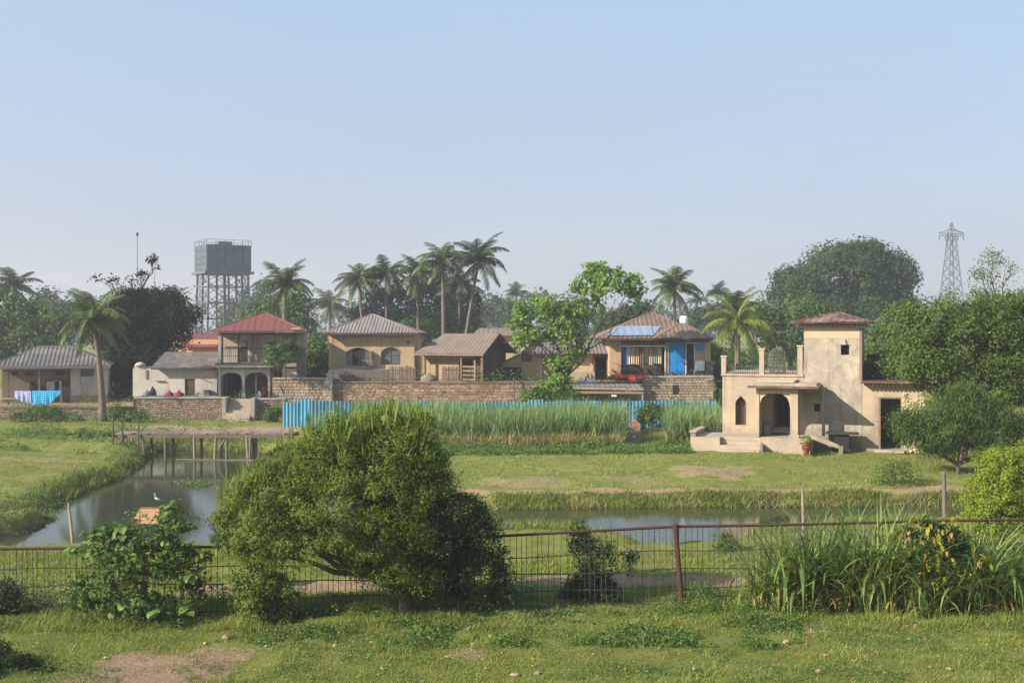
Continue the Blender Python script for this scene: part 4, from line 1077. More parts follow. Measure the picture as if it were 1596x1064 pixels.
# slab and upper storey
sl = bx('floor_slab', 'plaster_white', h, -0.12, ug + 0.25, -0.35, 6, z1, z2)
bx('slab_edge', 'wood_brown', sl, -0.16, ug + 0.28, -0.40, -0.355, z2 - 0.06, z2 + 0.03)
bx('floor_slab', 'plaster_grey', h, ug + 0.253, u1, 0.0, 6, z1, z2)
MB().box(0.0, 0.16, 0.0, 0.2, z2, ze).build('veranda_post', 'plaster_white', h)
pr = MB().box(fr.u(463), u1, -0.1, 0.3, z2, ze).build('corner_pillar', 'concrete', h)
bx('pillar_base', 'black_cloth', pr, fr.u(463) - 0.02, u1 + 0.02, -0.13, 0.33, Z(589), Z(541))
MB().box(u1 - 0.22, u1 - 0.003, 0.31, 6, z2, ze).build('wall', 'plaster_grey', h)
MB().box(0.003, 0.2, 2.2, 6, z2, ze).build('wall', 'plaster_grey', h)
MB().wall(0.2, u1 - 0.22, z2, ze, 2.0, 2.2, [(fr.u(371, 2), fr.u(386, 2), z2 + 0.02, Z(531, 0, 2)), (fr.u(416, 2), fr.u(430, 2), z2 + 0.5, Z(533, 0, 2))]).build('wall', 'plaster_white', h)
MB().prism([(fr.u(348, 1.98), Z(524, 0, 2)), (fr.u(348, 1.98), Z(540, 0, 2)), (fr.u(384, 1.98), Z(540, 0, 2)), (fr.u(384, 1.98), Z(533, 0, 2))], 1.93, 1.97).build('painted_sun_patch', 'plaster_bright', h)  # slanted cream sheet: sunlight on the veranda wall, put into colour
door(h, fr.u(371, 2), fr.u(386, 2), z2 + 0.02, Z(531, 0, 2), 2.05, 'wood_dark', 'wood_grey')
window(h, fr.u(416, 2), fr.u(430, 2), z2 + 0.5, Z(533, 0, 2), 2.04, 'wood_dark', 2, 2)
for px in (389, 397): MB().box(fr.u(px, 1.9), fr.u(px, 1.9) + 0.14, 1.86, 1.99, z2, ze - 0.1).build('pilaster', 'plaster_grey', h)
bx('ceiling_beam', 'wood_dark', h, 0.17, fr.u(463) - 0.01, 0.02, 0.18, ze - 0.2, ze)
railing(h, 0.17, fr.u(462), 0.06, z2, Z(543), 0.12, 'iron', 0.02, mid=Z(555))
for px in (346.5, 371): MB().tube([(fr.u(px), 0.12, z2), (fr.u(px), 0.12, ze - 0.2)], 0.04, 6).build('thin_post', 'wood_dark', h)
r = MB().hip(fr.u(328), fr.u(479.5), -0.6, 6.4, ze, fr.u(410, 2.8), fr.u(414, 2.8), 2.8, Z(487, 0, 2.8), 0.4, 0.007).build('roof', 'roof_red', h)
bx('fascia', 'roof_maroon', r, fr.u(328), fr.u(479.5), -0.63, -0.603, ze - 0.1, ze + 0.03)
bx('soffit', 'wood_dark', r, fr.u(328) + .05, fr.u(479.5) - .05, -0.57, 6.3, ze - 0.045, ze - 0.015)
bx('ridge_vent', 'plaster_bright', r, fr.u(455, -.5), fr.u(468, -.5), -0.62, -0.45, ze + 0.1, ze + 0.22)
t = bundle('cloth_bundle', 'red cloth heap inside the right hand cusped arch of the red roofed house', 'bundle', 411, 68.6, 0.4, 0.62, 'red_cloth', 1.15)
t = bundle('cloth_bundle', 'pile of white things at the foot of the cusped arch', 'bundle', 404.5, 68.5, 0.36, 0.32, 'cloth_white', 1.15)

# --- tan house with arched windows ---------------------------------------------------------------------
fr = Frame(513, 72.0, 0, 2.05); Z = fr.z
h = thing('tan_house', 'tan plastered house with two arched windows and a grey corrugated hipped roof', 'house', fr.loc)
ue = fr.u(646); ze = Z(519)
oA = (fr.u(539), fr.u(577), Z(570), Z(541)); oB = (fr.u(594), fr.u(624), Z(568), Z(540))
shell(h, 0, ue, 0, 5.5, 0, ze, 'plaster_tan', [oA, oB], 0.25)
for q in (oA, oB): MB().arch(q[0], q[1], q[3] - 0.38, q[3] - 0.01, 0.012, 0.24, pointed=0.35, n=18).build('window_arch', 'plaster_tan', h)
for q in (oA, oB):
    s = [(q[0] + (q[1] - q[0]) * i / 12, -0.02, q[3] - 0.38 + 0.37 * (0.65 * sqrt(max(0, 1 - abs(i / 6 - 1) ** 2.2)) + 0.35 * (1 - abs(i / 6 - 1)))) for i in range(13)]
    MB().tube(s, 0.03, 4).build('arch_moulding', 'wood_grey', h)
window(h, *oB, 0.1, 'iron', 2, 2)
door(h, fr.u(549), fr.u(566), Z(573), Z(546), 0.1, 'dark', 'iron', panel=False)
window(h, oA[0], fr.u(548.7), oA[2], oA[3] - 0.1, 0.1, 'wood_grey', 1, 2)
s = window(h, fr.u(566.3), oA[1], oA[2], oA[3] - 0.1, 0.1, 'wood_grey', 1, 2)
bx('open_shutter', 'wood_grey', h, fr.u(577), fr.u(580.5), -0.42, -0.02, Z(569), Z(547))
bx('floor_ledge', 'concrete', h, fr.u(530), ue, -0.9, -0.003, -0.1, Z(574))
bx('painted_sun_strip', 'plaster_orange', h, -0.02, 0.22, -0.03, -0.003, 0, ze)  # orange strip: the wall's sunlit left edge, put into colour
bx('wall_lamp', 'iron', h, fr.u(636) - 0.06, fr.u(636) + 0.06, -0.16, -0.003, Z(535), Z(531))
rl = MB()
for px in (560, 565, 572, 578): rl.bar((fr.u(px, -.8), -0.8, Z(573, 0, -.8)), (fr.u(px, -.8), -0.8, Z(561, 0, -.8)), 0.04)
for py in (561, 566): rl.bar((fr.u(559, -.8), -0.8, Z(py, 0, -.8)), (fr.u(583, -.8), -0.8, Z(py + 2, 0, -.8)), 0.04)
rl.build('porch_rail', 'concrete', h)
r = MB().hip(fr.u(505, -.6), fr.u(651.5, -.6), -0.6, 6, ze, fr.u(577, 2.6), fr.u(583, 2.6), 2.6, Z(490, 0, 2.6), 0.22, 0.022).build('roof', 'roof_grey', h)
bx('fascia', 'wood_dark', r, fr.u(505, -.6), fr.u(651.5, -.6), -0.64, -0.603, ze - 0.1, ze + 0.02)
bx('soffit', 'wood_dark', r, fr.u(507, -.6), fr.u(649, -.6), -0.58, 5.9, ze - 0.05, ze - 0.02)

# dark mud wall and pickets along the top of the long wall
fr = Frame(519, 69.2, 0, 2.05); Z = fr.z
prof = [(fr.u(519), -0.1)] + [(fr.u(p), Z(y)) for p, y in ((519, 576), (540, 574), (560, 576.5), (575, 577), (590, 575), (606, 576))] + [(fr.u(606), -0.1)]
t = tag(MB().prism([(u, z) for u, z in prof][::-1], 0, 0.3).build('mud_wall', 'mortar', loc=fr.loc), 'low dark mud wall in front of the tan house', 'wall')
def picket_fence(label, p0, p1, Y, z0, ptop, step=0.115, mat='wood_brown', jag=0.06):
    fr = Frame(p0, Y, 0, z0)
    t = thing('picket_fence', label, 'fence', fr.loc)
    L = fr.u(p1); n = int(L / step); top = fr.z(ptop); ms = []
    for k in range(3):
        w = step * 0.78
        ms.append(MB().prism([(0, 0), (w, 0), (w, top * (1 - jag * k * .5)), (w * .5, top * (1 - jag * k * .5) + 0.05), (0, top * (1 - jag * k * .5))], -0.012, 0.012))
    prot = [m.build('picket', mat, t) for m in ms]
    for i in range(n):
        o = prot[i] if i < 3 else link('picket', prot[rnd.randrange(3)].data, t)
        o.location = (i * step, rnd.uniform(-0.01, 0.01), rnd.uniform(-0.05, 0.05)); o.rotation_euler = (0, rnd.uniform(-0.03, 0.03), 0)
    for z in (0.2, 0.75): bx('rail', mat, t, 0, L, 0.03, 0.07, top * z, top * z + 0.06)
    return t
picket_fence('brown picket fence between the tan house and the board hut', 607, 650, 69.2, 2.05, 571)
picket_fence('brown picket fence in front of the board hut', 689, 716, 69.0, 2.05, 571)

# --- board hut --------------------------------------------------------------------------------------
fr = Frame(753, 70.4, radians(-24), 2.05); Z = fr.z
h = thing('board_hut', 'brown board hut with a sagging sheet roof and shaded veranda', 'hut', fr.loc, radians(-24))
uL = fr.u(659); ze = Z(548, -2); D = 3.4
MB().wall(uL, 0, 0, ze, 0.0, 0.12, [(fr.u(716), fr.u(737), 0.02, Z(558, -.8))]).build('wall', 'wood_tan', h)
z = 0.1
while z < ze - 0.1:
    bx('board', 'wood_tan', h, uL - 0.01, fr.u(715.5), -0.03, -0.002, z, z + 0.2); z += 0.215
for k in range(5):
    u = fr.u(738) + (0 - fr.u(738)) * k / 5
    bx('board', 'wood_dark', h, u, u + (0 - fr.u(738)) / 5 - 0.015, -0.025, -0.002, 0.02, ze)
for k in range(16):
    v = 0.12 + (D - 0.12) * k / 16
    top = ze + 0.02
    o = MB().box(-0.03, 0.03, v, v + D / 16 - 0.012, 0, top).build('board', 'wood_dark', h)
MB().box(uL, uL + 0.1, 0.12, D, 0, ze).build('wall', 'wood_tan', h)
MB().box(uL + .1, -0.04, D - .1, D, 0, ze).build('wall', 'wood_dark', h)
g = MB(); zr = Z(520, -2, D / 2)
g.v = [(-0.02, 0.05, ze + 0.02), (-0.02, D - 0.05, ze + 0.02), (-0.02, D / 2, zr - 0.05)]; g.f = [(0, 1, 2)]; g.t = [0.0]
g.v += [(-0.10, y, z) for _, y, z in g.v[:3]]; g.f += [(5, 4, 3), (0, 3, 4, 1), (1, 4, 5, 2), (2, 5, 3, 0)]; g.t += [0.0] * 4
g.build('gable', 'wood_dark', h)
rA, rB = fr.u(694, D / 2), 0.35
r = MB()
r.slope((fr.u(646, -.8), -0.85, ze - 0.12), (0.45, -0.85, ze - 0.12), (rA, D / 2, zr), (rB, D / 2, zr), 0.3, 0.015)
r.slope((0.45, D + .7, ze - 0.12), (fr.u(646, -.8), D + 0.7, ze - 0.12), (rB, D / 2, zr), (rA, D / 2, zr), 0.3, 0.015)
r.slope((fr.u(646, -.8), D + .7, ze - 0.12), (fr.u(646, -.8), -0.85, ze - 0.12), (rA, D / 2, zr), (rA, D / 2, zr), 0.3, 0.015)
r = r.build('roof', 'roof_thatch', h)
MB().bar((0.47, -0.85, ze - 0.16), (0.37, D / 2, zr - 0.03), 0.03, 0.14).bar((0.47, D + 0.7, ze - 0.16), (0.37, D / 2, zr - 0.03), 0.03, 0.14).build('barge_board', 'wood_dark', r)
MB().bar((fr.u(646, -.8), -0.87, ze - 0.17), (0.45, -0.87, ze - 0.17), 0.05, 0.12).build('eave_board', 'wood_brown', r)
for u in (0.25, fr.u(719, -.7), fr.u(662, -.7)): bx('veranda_post', 'wood_brown', h, u - 0.06, u + 0.06, -0.74, -0.62, 0, ze - 0.14)
for k in range(4): bx('rail', 'wood_tan', h, fr.u(720, -.7), fr.u(739, -.7), -0.70, -0.66, 0.12 + 0.27 * k, 0.18 + 0.27 * k)
bx('rail_post', 'wood_tan', h, fr.u(739, -.7), fr.u(739, -.7) + 0.09, -0.73, -0.63, 0, 1.35)
door(h, fr.u(716), fr.u(737), 0.02, Z(558, -.8), 0.06, 'dark', 'wood_brown', panel=False)
bx('veranda_floor', 'wood_grey', h, uL, 0.3, -0.95, -0.035, -0.1, 0.02)
bx('veranda_beam', 'wood_brown', h, uL - .1, 0.35, -0.72, -0.6, ze - 0.16, ze - 0.06)
t = bundle('grey_heap', 'grey heap of ash and cloth beside the hut veranda', 'heap', 668, 69.3, 1.1, 0.55, 'wood_grey', 2.05)

# --- small house with the striped gable -----------------------------------------------------------------
fr = Frame(812, 73.0, 0, 2.05); Z = fr.z
h = thing('gable_house', 'small house with a lilac grey striped sheet gable behind the bright green tree', 'house', fr.loc)
u1 = fr.u(888); ze = Z(549)
shell(h, 0, u1, 0, 5, 0, ze, 'plaster_tan', [(fr.u(812.5), fr.u(828), Z(563), Z(552))], 0.2)
window(h, fr.u(812.5), fr.u(828), Z(563), Z(552), 0.04, 'wood_dark', 2, 1)
bx('wall_patch', 'plaster_brown', h, fr.u(846), u1 - 0.01, -0.02, -0.002, 0, ze)
ap = (fr.u(853, -.5), Z(513, 0, -.5))
n = 26; ua, ub = fr.u(815, -.5), fr.u(892, -.5)
sh = None
for i in range(n):
    a, b = ua + (ub - ua) * i / n, ua + (ub - ua) * (i + 1) / n - 0.012
    zz = lambda u: ze + 0.06 + (ap[1] - ze - 0.06) * (1 - abs((u - ap[0]) / ((ap[0] - ua) if u < ap[0] else (ub - ap[0]))))
    MB().prism([(a, ze - 0.05), (b, ze - 0.05), (b, max(ze, zz(b))), (a, max(ze, zz(a)))], -0.5 - (0.03 if i % 2 else 0), -0.46).build('gable_sheet', 'roof_lilac', h)
r = MB().slope((ua - .1, -0.7, ze), (ua - .1, 5.2, ze), (ap[0], -0.7, ap[1] + .04), (ap[0], 5.2, ap[1] + .04), .3, .015)
r.slope((ub + .1, 5.2, ze), (ub + .1, -0.7, ze), (ap[0], 5.2, ap[1] + .04), (ap[0], -0.7, ap[1] + .04), .3, .015)
r.build('roof', 'roof_grey', h)
bx('eave_beam', 'wood_dark', h, ua, ub, -0.56, -0.44, ze - 0.14, ze - 0.055)
# low lean-to on its left
MB().prism([(fr.u(780), 0), (fr.u(780), Z(566)), (-0.004, Z(553)), (-0.004, 0)][::-1], 0.1, 0.3).build('side_wall', 'plaster_tan', h)
bx('low_bench', 'black_cloth', h, fr.u(780), -0.01, -0.3, 0.09, 0, Z(572))
MB().slope((fr.u(778), 0.0, Z(568)), (fr.u(778), 2.5, Z(568)), (0, 0.0, Z(551)), (0, 2.5, Z(551)), .3, .01).build('side_roof', 'roof_brown', h)
# right wing with the bright wall and the dark opening
uA, uB, uC = fr.u(889), fr.u(926), fr.u(948)
MB().wall(uA, uB, 0, Z(549), 0.05, 0.25).build('wall', 'plaster_bright', h)
MB().wall(uB + .003, uC, 0, Z(550), 0.8, 1.0, [(fr.u(928, .8), fr.u(944, .8), 0.05, Z(557))]).build('wall', 'plaster_brown', h)
bx('post', 'wood_dark', h, uB - 0.05, uB + 0.05, -0.1, 0.0, 0, Z(550)); bx('post', 'wood_brown', h, uC - 0.1, uC, -0.1, 0.0, 0, Z(550))
MB().slope((uA - .1, -0.45, Z(551)), (uC + .1, -0.45, Z(551)), (uA - .1, 2.0, Z(536, 0, 2)), (uC + .1, 2.0, Z(536, 0, 2)), .25, .02).build('wing_roof', 'roof_grey', h)
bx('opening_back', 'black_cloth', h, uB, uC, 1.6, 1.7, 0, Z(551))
bx('front_ledge', 'step_stone', h, uA, uB, -0.6, 0.0, 0, Z(579))

# far flat roofed house behind
fr = Frame(740, 92.0, 0, 1.2); Z = fr.z
h = thing('far_flat_house', 'plain tan roof of a house showing between the board hut and the green tree', 'house', fr.loc)
shell(h, 0, fr.u(800), 0, 4, 0, Z(522), 'plaster_tan', (), 0.2)
MB().slope((-.3, -.4, Z(523)), (fr.u(800) + .3, -.4, Z(523)), (0.3, 2, Z(511, 0, 2)), (fr.u(800) - .3, 2, Z(511, 0, 2)), .4, .01).build('roof', 'roof_thatch', h)

# --- house with the blue door --------------------------------------------------------------------------
fr = Frame(950, 71.5, 0, 2.33); Z = fr.z
h = thing('blue_door_house', 'brown roofed house with a bright blue double door and an open curtained veranda', 'house', fr.loc)
uM, uE = fr.u(1036), fr.u(1107); ze = Z(527)
MB().box(0, fr.u(968), 0.0, 0.3, 0, ze).build('pillar', 'plaster_tan', h)
lt = MB().box(fr.u(968) + .003, uM, 0.02, 0.12, Z(530), ze).box(fr.u(968) + .003, uM, 0.02, 0.12, Z(541), Z(538.5)).build('lattice_beam', 'wood_tan', h)
for k in range(13):
    u = fr.u(971) + (uM - fr.u(971)) * k / 13
    bx('slat', 'wood_tan', lt, u, u + 0.09, 0.04, 0.10, Z(538.4), Z(530.1))
# veranda inside
MB().wall(0.3, uM, 0, ze, 1.5, 1.7).build('wall', 'plaster_cream', h)
cols = ['blue_paint', 'cloth_white', 'curtain', 'curtain', 'curtain_teal', 'curtain', 'plaster_bright', 'curtain_teal', 'curtain']
for k, c in enumerate(cols):
    a = fr.u(969 + 7 * k, .24); b = fr.u(969 + 7 * (k + 1), .24) - 0.03
    m = MB(); zb = Z(568 + rnd.uniform(-2, 2), 0, .24); zz_ = Z(541, 0, .24)
    for i in range(6):
        x0, x1 = a + (b - a) * i / 6, a + (b - a) * (i + 1) / 6
        y0, y1 = 0.24 + 0.04 * sin(i * 2.1), 0.24 + 0.04 * sin((i + 1) * 2.1)
        m.face([(x0, y0, zb), (x1, y1, zb), (x1, y1, zz_), (x0, y0, zz_)]); m.face([(x1, y1 + .01, zb), (x0, y0 + .01, zb), (x0, y0 + .01, zz_), (x1, y1 + .01, zz_)])
    m.build('curtain', c, h)
MB().tube([(0.3, 0.24, Z(540.5, 0, .24)), (uM, 0.24, Z(540.5, 0, .24))], 0.02, 5).build('curtain_rod', 'iron', h)
MB().prism([(fr.u(972, .0), 0), (fr.u(972, .0), 0.55), (fr.u(976, .0), 0.75), (fr.u(990, .0), 0.8), (fr.u(998, .0), 0.6), (fr.u(999, .0), 0)][::-1], -.1, 0.16).build('covered_heap', 'black_cloth', h)
bx('low_cupboard', 'wood_dark', h, fr.u(1002.5, .0), fr.u(1030, .0), -.05, 0.18, 0, 0.72)
for px in (998, 1001): bx('veranda_post', 'wood_brown', h, fr.u(px), fr.u(px) + 0.07, 0.05, 0.15, 0, Z(541))
bx('frame_post', 'white_paint', h, fr.u(1036), fr.u(1037.5), -0.06, -0.002, 0, Z(540)); bx('frame_rail', 'white_paint', h, fr.u(966), fr.u(1037.5), -0.07, -0.005, Z(540), Z(538))
# right hand front
dA, dB, sA, sB = fr.u(1042.5), fr.u(1068), fr.u(1068.5), fr.u(1083)
MB().wall(uM + .003, uE, 0, ze, 0.0, 0.2, [(dA, dB, 0.1, Z(533)), (sA, sB, 0.1, Z(534))]).build('wall', 'plaster_tan', h)
d = MB().box(dA + .02, dB - .02, 0.04, 0.09, 0.1, Z(533) - .02).build('blue_door', 'blue_paint', h)
m = (dA + dB) / 2
for a, b in ((dA + .08, m - .03), (m + .03, dB - .08)):
    for c, e in ((0.2, 0.85), (0.95, 1.75)): bx('door_panel', 'blue_paint', d, a, b, 0.02, 0.04, c, e)
bx('meeting_stile', 'blue_paint', d, m - .015, m + .015, 0.015, 0.04, 0.1, Z(533) - .02)
sd_ = MB().box(sA, sA + .05, -0.02, 0.08, 0.1, Z(534)).box(sB - .05, sB, -0.02, 0.08, 0.1, Z(534)).box(sA + .05, sB - .05, -0.02, 0.08, Z(534) - .05, Z(534)).build('screen_door_frame', 'white_paint', h)
bx('screen_door', 'dark', h, sA + .05, sB - .05, 0.1, 0.13, 0.1, Z(534) - .05); bx('screen_rail', 'iron', h, sA + .05, sB - .05, 0.07, 0.10, Z(556), Z(554))
bx('blue_board', 'blue_paint', h, fr.u(1084), fr.u(1098), -0.03, -0.002, Z(547), Z(537)); bx('dark_lintel', 'wood_dark', h, uM + .01, uE - .01, -0.03, -0.002, Z(532.5), Z(528))
bx('white_box', 'white_paint', h, fr.u(1083.5, -.3), fr.u(1098, -.3), -0.35, -0.05, Z(577), Z(562)); bx('box_stand', 'wood_brown', h, fr.u(1084, -.3), fr.u(1097.5, -.3), -0.33, -0.06, 0, Z(577.2))
bx('low_wall', 'mortar', h, fr.u(1098.5), uE + .1, -0.5, -0.003, 0, Z(562)); bx('step', 'step_stone', h, fr.u(1036), fr.u(1086), -0.45, -0.004, -0.1, 0.09)
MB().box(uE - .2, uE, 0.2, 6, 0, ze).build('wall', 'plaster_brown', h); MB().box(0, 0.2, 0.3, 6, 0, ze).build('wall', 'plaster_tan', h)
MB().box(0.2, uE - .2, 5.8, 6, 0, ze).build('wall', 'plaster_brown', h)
bx('wall_column', 'plaster_orange', h, uE - .1, uE + .02, -0.04, -0.002, Z(562), Z(535))
r = MB().hip(fr.u(930, -.6), fr.u(1108, -.6), -0.6, 6.6, ze, fr.u(1013, 3), fr.u(1017, 3), 3.0, Z(487, 0, 3), 0.3, 0.018).build('roof', 'roof_brown', h)
r2 = MB(); q0, q1 = fr.u(1021, -1), fr.u(1112, -1)
r2.slope((q0, -0.95, ze - .02), (q1, -0.95, ze - .02), (fr.u(1060, 1.2), 1.2, Z(504, 0, 1.2)), (fr.u(1066, 1.2), 1.2, Z(504, 0, 1.2)), .3, .018)
r2.slope((q1, -0.95, ze - .02), (q1, 3.6, ze - .02), (fr.u(1066, 1.2), 1.2, Z(504, 0, 1.2)), (fr.u(1066, 1.2), 1.4, Z(504, 0, 1.2)), .3, .018)
r2.slope((q0, 1.0, ze + .5), (q0, -0.95, ze - .02), (fr.u(1060, 1.2), 1.2, Z(504, 0, 1.2)), (fr.u(1060, 1.2), 1.2, Z(504, 0, 1.2)), .3, .018)
r2.tube([(q0, -.95, ze), (fr.u(1060, 1.2), 1.2, Z(504, 0, 1.2)), (fr.u(1066, 1.2), 1.2, Z(504, 0, 1.2)), (q1, -.95, ze)], .05, 5)
r2 = r2.build('porch_roof', 'roof_brown', h)
bx('fascia', 'wood_dark', r2, q0, q1, -1.0, -0.955, ze - .14, ze + .01); bx('fascia', 'wood_dark', r, fr.u(930, -.6), q0, -0.65, -0.61, ze - .1, ze + .02)
sl = MB(); k = (Z(487, 0, 3) - ze) / 3.6
def on_slope(px, q): 
    v = -0.6 + 3.6 * q; return (fr.u(px, v), v - 0.03, ze + k * 3.6 * q + 0.09)
sl.slope(on_slope(944, .06), on_slope(1018, .06), on_slope(964, .42), on_slope(1030, .42), .5, .01); sl.build('blue_roof_sheet', 'roof_blue', h)
MB().tube([(fr.u(1016, 3), 3, Z(489, 0, 3)), (fr.u(1016, 3), 3, Z(484, 0, 3))], .08, 6).build('roof_cap', 'roof_brown', h)
vt = 2.2; ut = fr.u(1066, vt)
t = thing('roof_tank', 'round white water tank with a dark lid on the roof of the blue door house', 'tank', (fr.x + ut, fr.y + vt, 2.33 + Z(506, 0, vt) - .1), 0)
MB().lathe((0, 0, 0), [(.26, 0), (.28, .1), (.28, .55), (.2, .68)], 14).build('tank_body', 'white_paint', t, smooth=True)
MB().lathe((0, 0, .68), [(.14, 0), (.14, .08), (.05, .12)], 10).build('tank_lid', 'iron', t); MB().tube([(.2, -.2, -.35), (.2, -.2, .0)], .03, 5).tube([(-.2, -.2, -.35), (-.2, -.2, .0)], .03, 5).build('tank_stand', 'iron', t)

# flat shed roof, cart, sheet, poles
fr = Frame(893, 65.6, 0, 0); Z = fr.z
h = thing('flat_shed', 'open shed with a flat grey roof beside the blue sheet fence', 'shed', fr.loc)
e = fr.u(1003); zf = Z(603)
MB().slope((0, 0, zf + .04), (e, 0, zf - .06), (0, 2.3, zf + .12), (e, 2.3, zf + .05), .3, .012).build('roof_sheet', 'roof_grey', h)
MB().bar((0, -.03, zf - .06), (e, -.03, zf - .13), .06, .12).build('roof_edge', 'concrete', h)
MB().bar((0, .05, zf - .3), (e, .05, zf - .33), .06, .14).build('beam', 'wood_tan', h)
for px in (900, 950, 1002): MB().tube([(fr.u(px), .1, 0), (fr.u(px), .1, zf - .08)], .045, 6).build('post', 'concrete' if px == 1002 else 'wood_dark', h)
bx('white_board', 'white_paint', h, fr.u(953), fr.u(961), .0, .03, Z(618), Z(615))
bx('stored_planks', 'wood_dark', h, fr.u(910), fr.u(995), 1.2, 1.8, 0.05, 1.0)
Yc = 68.9; xc = wx(978, Yc)
t = thing('hand_cart', 'flat red hand cart standing on the terrace in front of the veranda', 'cart', (xc, Yc, 2.05))
for k in range(6): bx('deck_plank', 'red_paint', t, -.95, .85, -.42 + k * .14, -.29 + k * .14, .36, .40)
bx('side_rail', 'red_paint', t, -1.0, 1.0, -.46, -.425, .30, .48); bx('side_rail', 'red_paint', t, -1.0, 1.0, .425, .46, .30, .48)
for y in (-.5, .5):
    w = MB().lathe((0, 0, 0), [(.22, -.03), (.26, -.03), (.26, .03), (.22, .03)], 14)
    w.v = [(x_ + .2, z_ + y, y_ + .27) for x_, y_, z_ in w.v]; w = w.build('wheel', 'red_paint', t)
    for a in range(4): MB().bar((.2 - .23 * cos(a * pi / 4), y, .27 - .23 * sin(a * pi / 4)), (.2 + .23 * cos(a * pi / 4), y, .27 + .23 * sin(a * pi / 4)), .025).build('spoke', 'red_paint', w)
MB().bar((-.9, -.3, .4), (-1.2, -.25, .30), .04).bar((-.9, .3, .4), (-1.2, .25, .30), .04).build('handle', 'orange_board', t)
MB().bar((-.5, 0, .0), (-.5, 0, .36), .05).build('prop_leg', 'red_paint', t)
t = tag(MB().prism([(-.55, 0), (.6, -.03), (.62, .07), (-.5, .17)], -.3, .3).build('plastic_sheet', 'cloth_lilac', loc=(wx(913, 68.3), 68.3, 2.07)), 'pale blue plastic sheet folded on the wall edge left of the red cart', 'sheet')
t = thing('leaning_tool', 'dark bent tool standing on the pale blue sheet', 'tool', (wx(914, 68.5), 68.5, 2.1)); 
MB().tube([(-.1, 0, 0), (-.03, 0, .25), (.1, 0, .4), (.05, 0, .55)], .035, 6).build('shaft', 'iron', t); MB().lathe((.28, .05, .15), [(.02, 0), (.16, .05), (.18, .2), (.1, .32), (.02, .36)], 10).build('pale_sack', 'curtain', t, smooth=True)
for px, py, b, lab in ((801, 588, 626, 'short dark pole in front of the long red brick wall'), (844, 545, 612, 'tall dark pole in front of the striped gable')):
    Yp = 67.7; fr = Frame(px, Yp)
    tag(MB().tube([(0, 0, -.1), (.01, 0, fr.z(py))], [.055, .04], 7).build('wooden_pole', 'wood_dark', loc=(fr.x, Yp, 0)), lab, 'pole')
fr = Frame(990, 62.2); t = thing('blue_drum', 'bright blue plastic drum beside the blue sheet fence near the pillar', 'drum', (fr.x, 59.9, gz(fr.x, 59.9)))
MB().lathe((0, 0, 0), [(.27, 0), (.29, .1), (.29, .8), (.25, .88)], 16).build('drum_body', 'blue_paint', t, smooth=True)
for z in (.27, .55): MB().lathe((0, 0, z), [(.29, 0), (.31, .02), (.31, .05), (.29, .07)], 16).build('drum_rib', 'blue_paint', t)
bx('drum_opening', 'red_cloth', t, -.2, .2, -.3, -.26, .42, .52)

# laundry line in front of the grey roofed house
Yl = 66.9; zl_ = wz(609, Yl); fr = Frame(0, Yl)
t = thing('clothes_line', 'clothes line with thin posts behind the low brick wall', 'clothes line', (fr.x, Yl, 0))
u0, u1 = fr.u(20), fr.u(96)
MB().tube([(u0 + (u1 - u0) * i / 8, 0, zl_ - .05 * sin(pi * i / 8)) for i in range(9)], .012, 4).build('rope', 'concrete', t)
for u in (u0, u1): MB().tube([(u, 0, .7), (u, 0, zl_ + .1)], .03, 5).build('post', 'wood_grey', t)
MB().tube([(fr.u(-30), -.1, wz(620, Yl)), (fr.u(24), -.1, wz(621, Yl))], .03, 5).build('bamboo_rail', 'straw', t)
def cloth(label, p0, p1, top0, top1, bots, mat, seed):
    r_ = random.Random(seed); n = 16; k = 7; mb = MB(); G = []
    for i in range(n + 1):
        q = i / n; px = p0 + (p1 - p0) * q
        tp = top0 + (top1 - top0) * q; x = q * (len(bots) - 1); a = int(min(x, len(bots) - 2)); bt = bots[a] + (bots[a + 1] - bots[a]) * (x - a)
        col = []
        for j in range(k + 1):
            s = j / k
            col.append((fr.u(px), .05 * sin(q * 21 + seed) * s + .03 * sin(q * 47) * s - .02, wz(tp + (bt - tp) * s, Yl)))
        G.append(col)
    for i in range(n):
        for j in range(k):
            mb.face([G[i][j], G[i + 1][j], G[i + 1][j + 1], G[i][j + 1]])
    o = mb.build('hanging_cloth', mat, smooth=True, loc=(fr.x, Yl, 0))
    s = o.modifiers.new('cloth_thickness', 'SOLIDIFY'); s.thickness = 0.012
    return tag(o, label, 'laundry', 'laundry on the line')
cloth('lilac and white cloth hanging on the clothes line', 23, 49, 609, 609.5, (620, 624, 628, 629), 'cloth_lilac', 1)
cloth('bright blue cloth sagging on the clothes line', 51, 95, 609, 608.5, (632, 632, 629, 630, 622, 612), 'cloth_blue', 2)

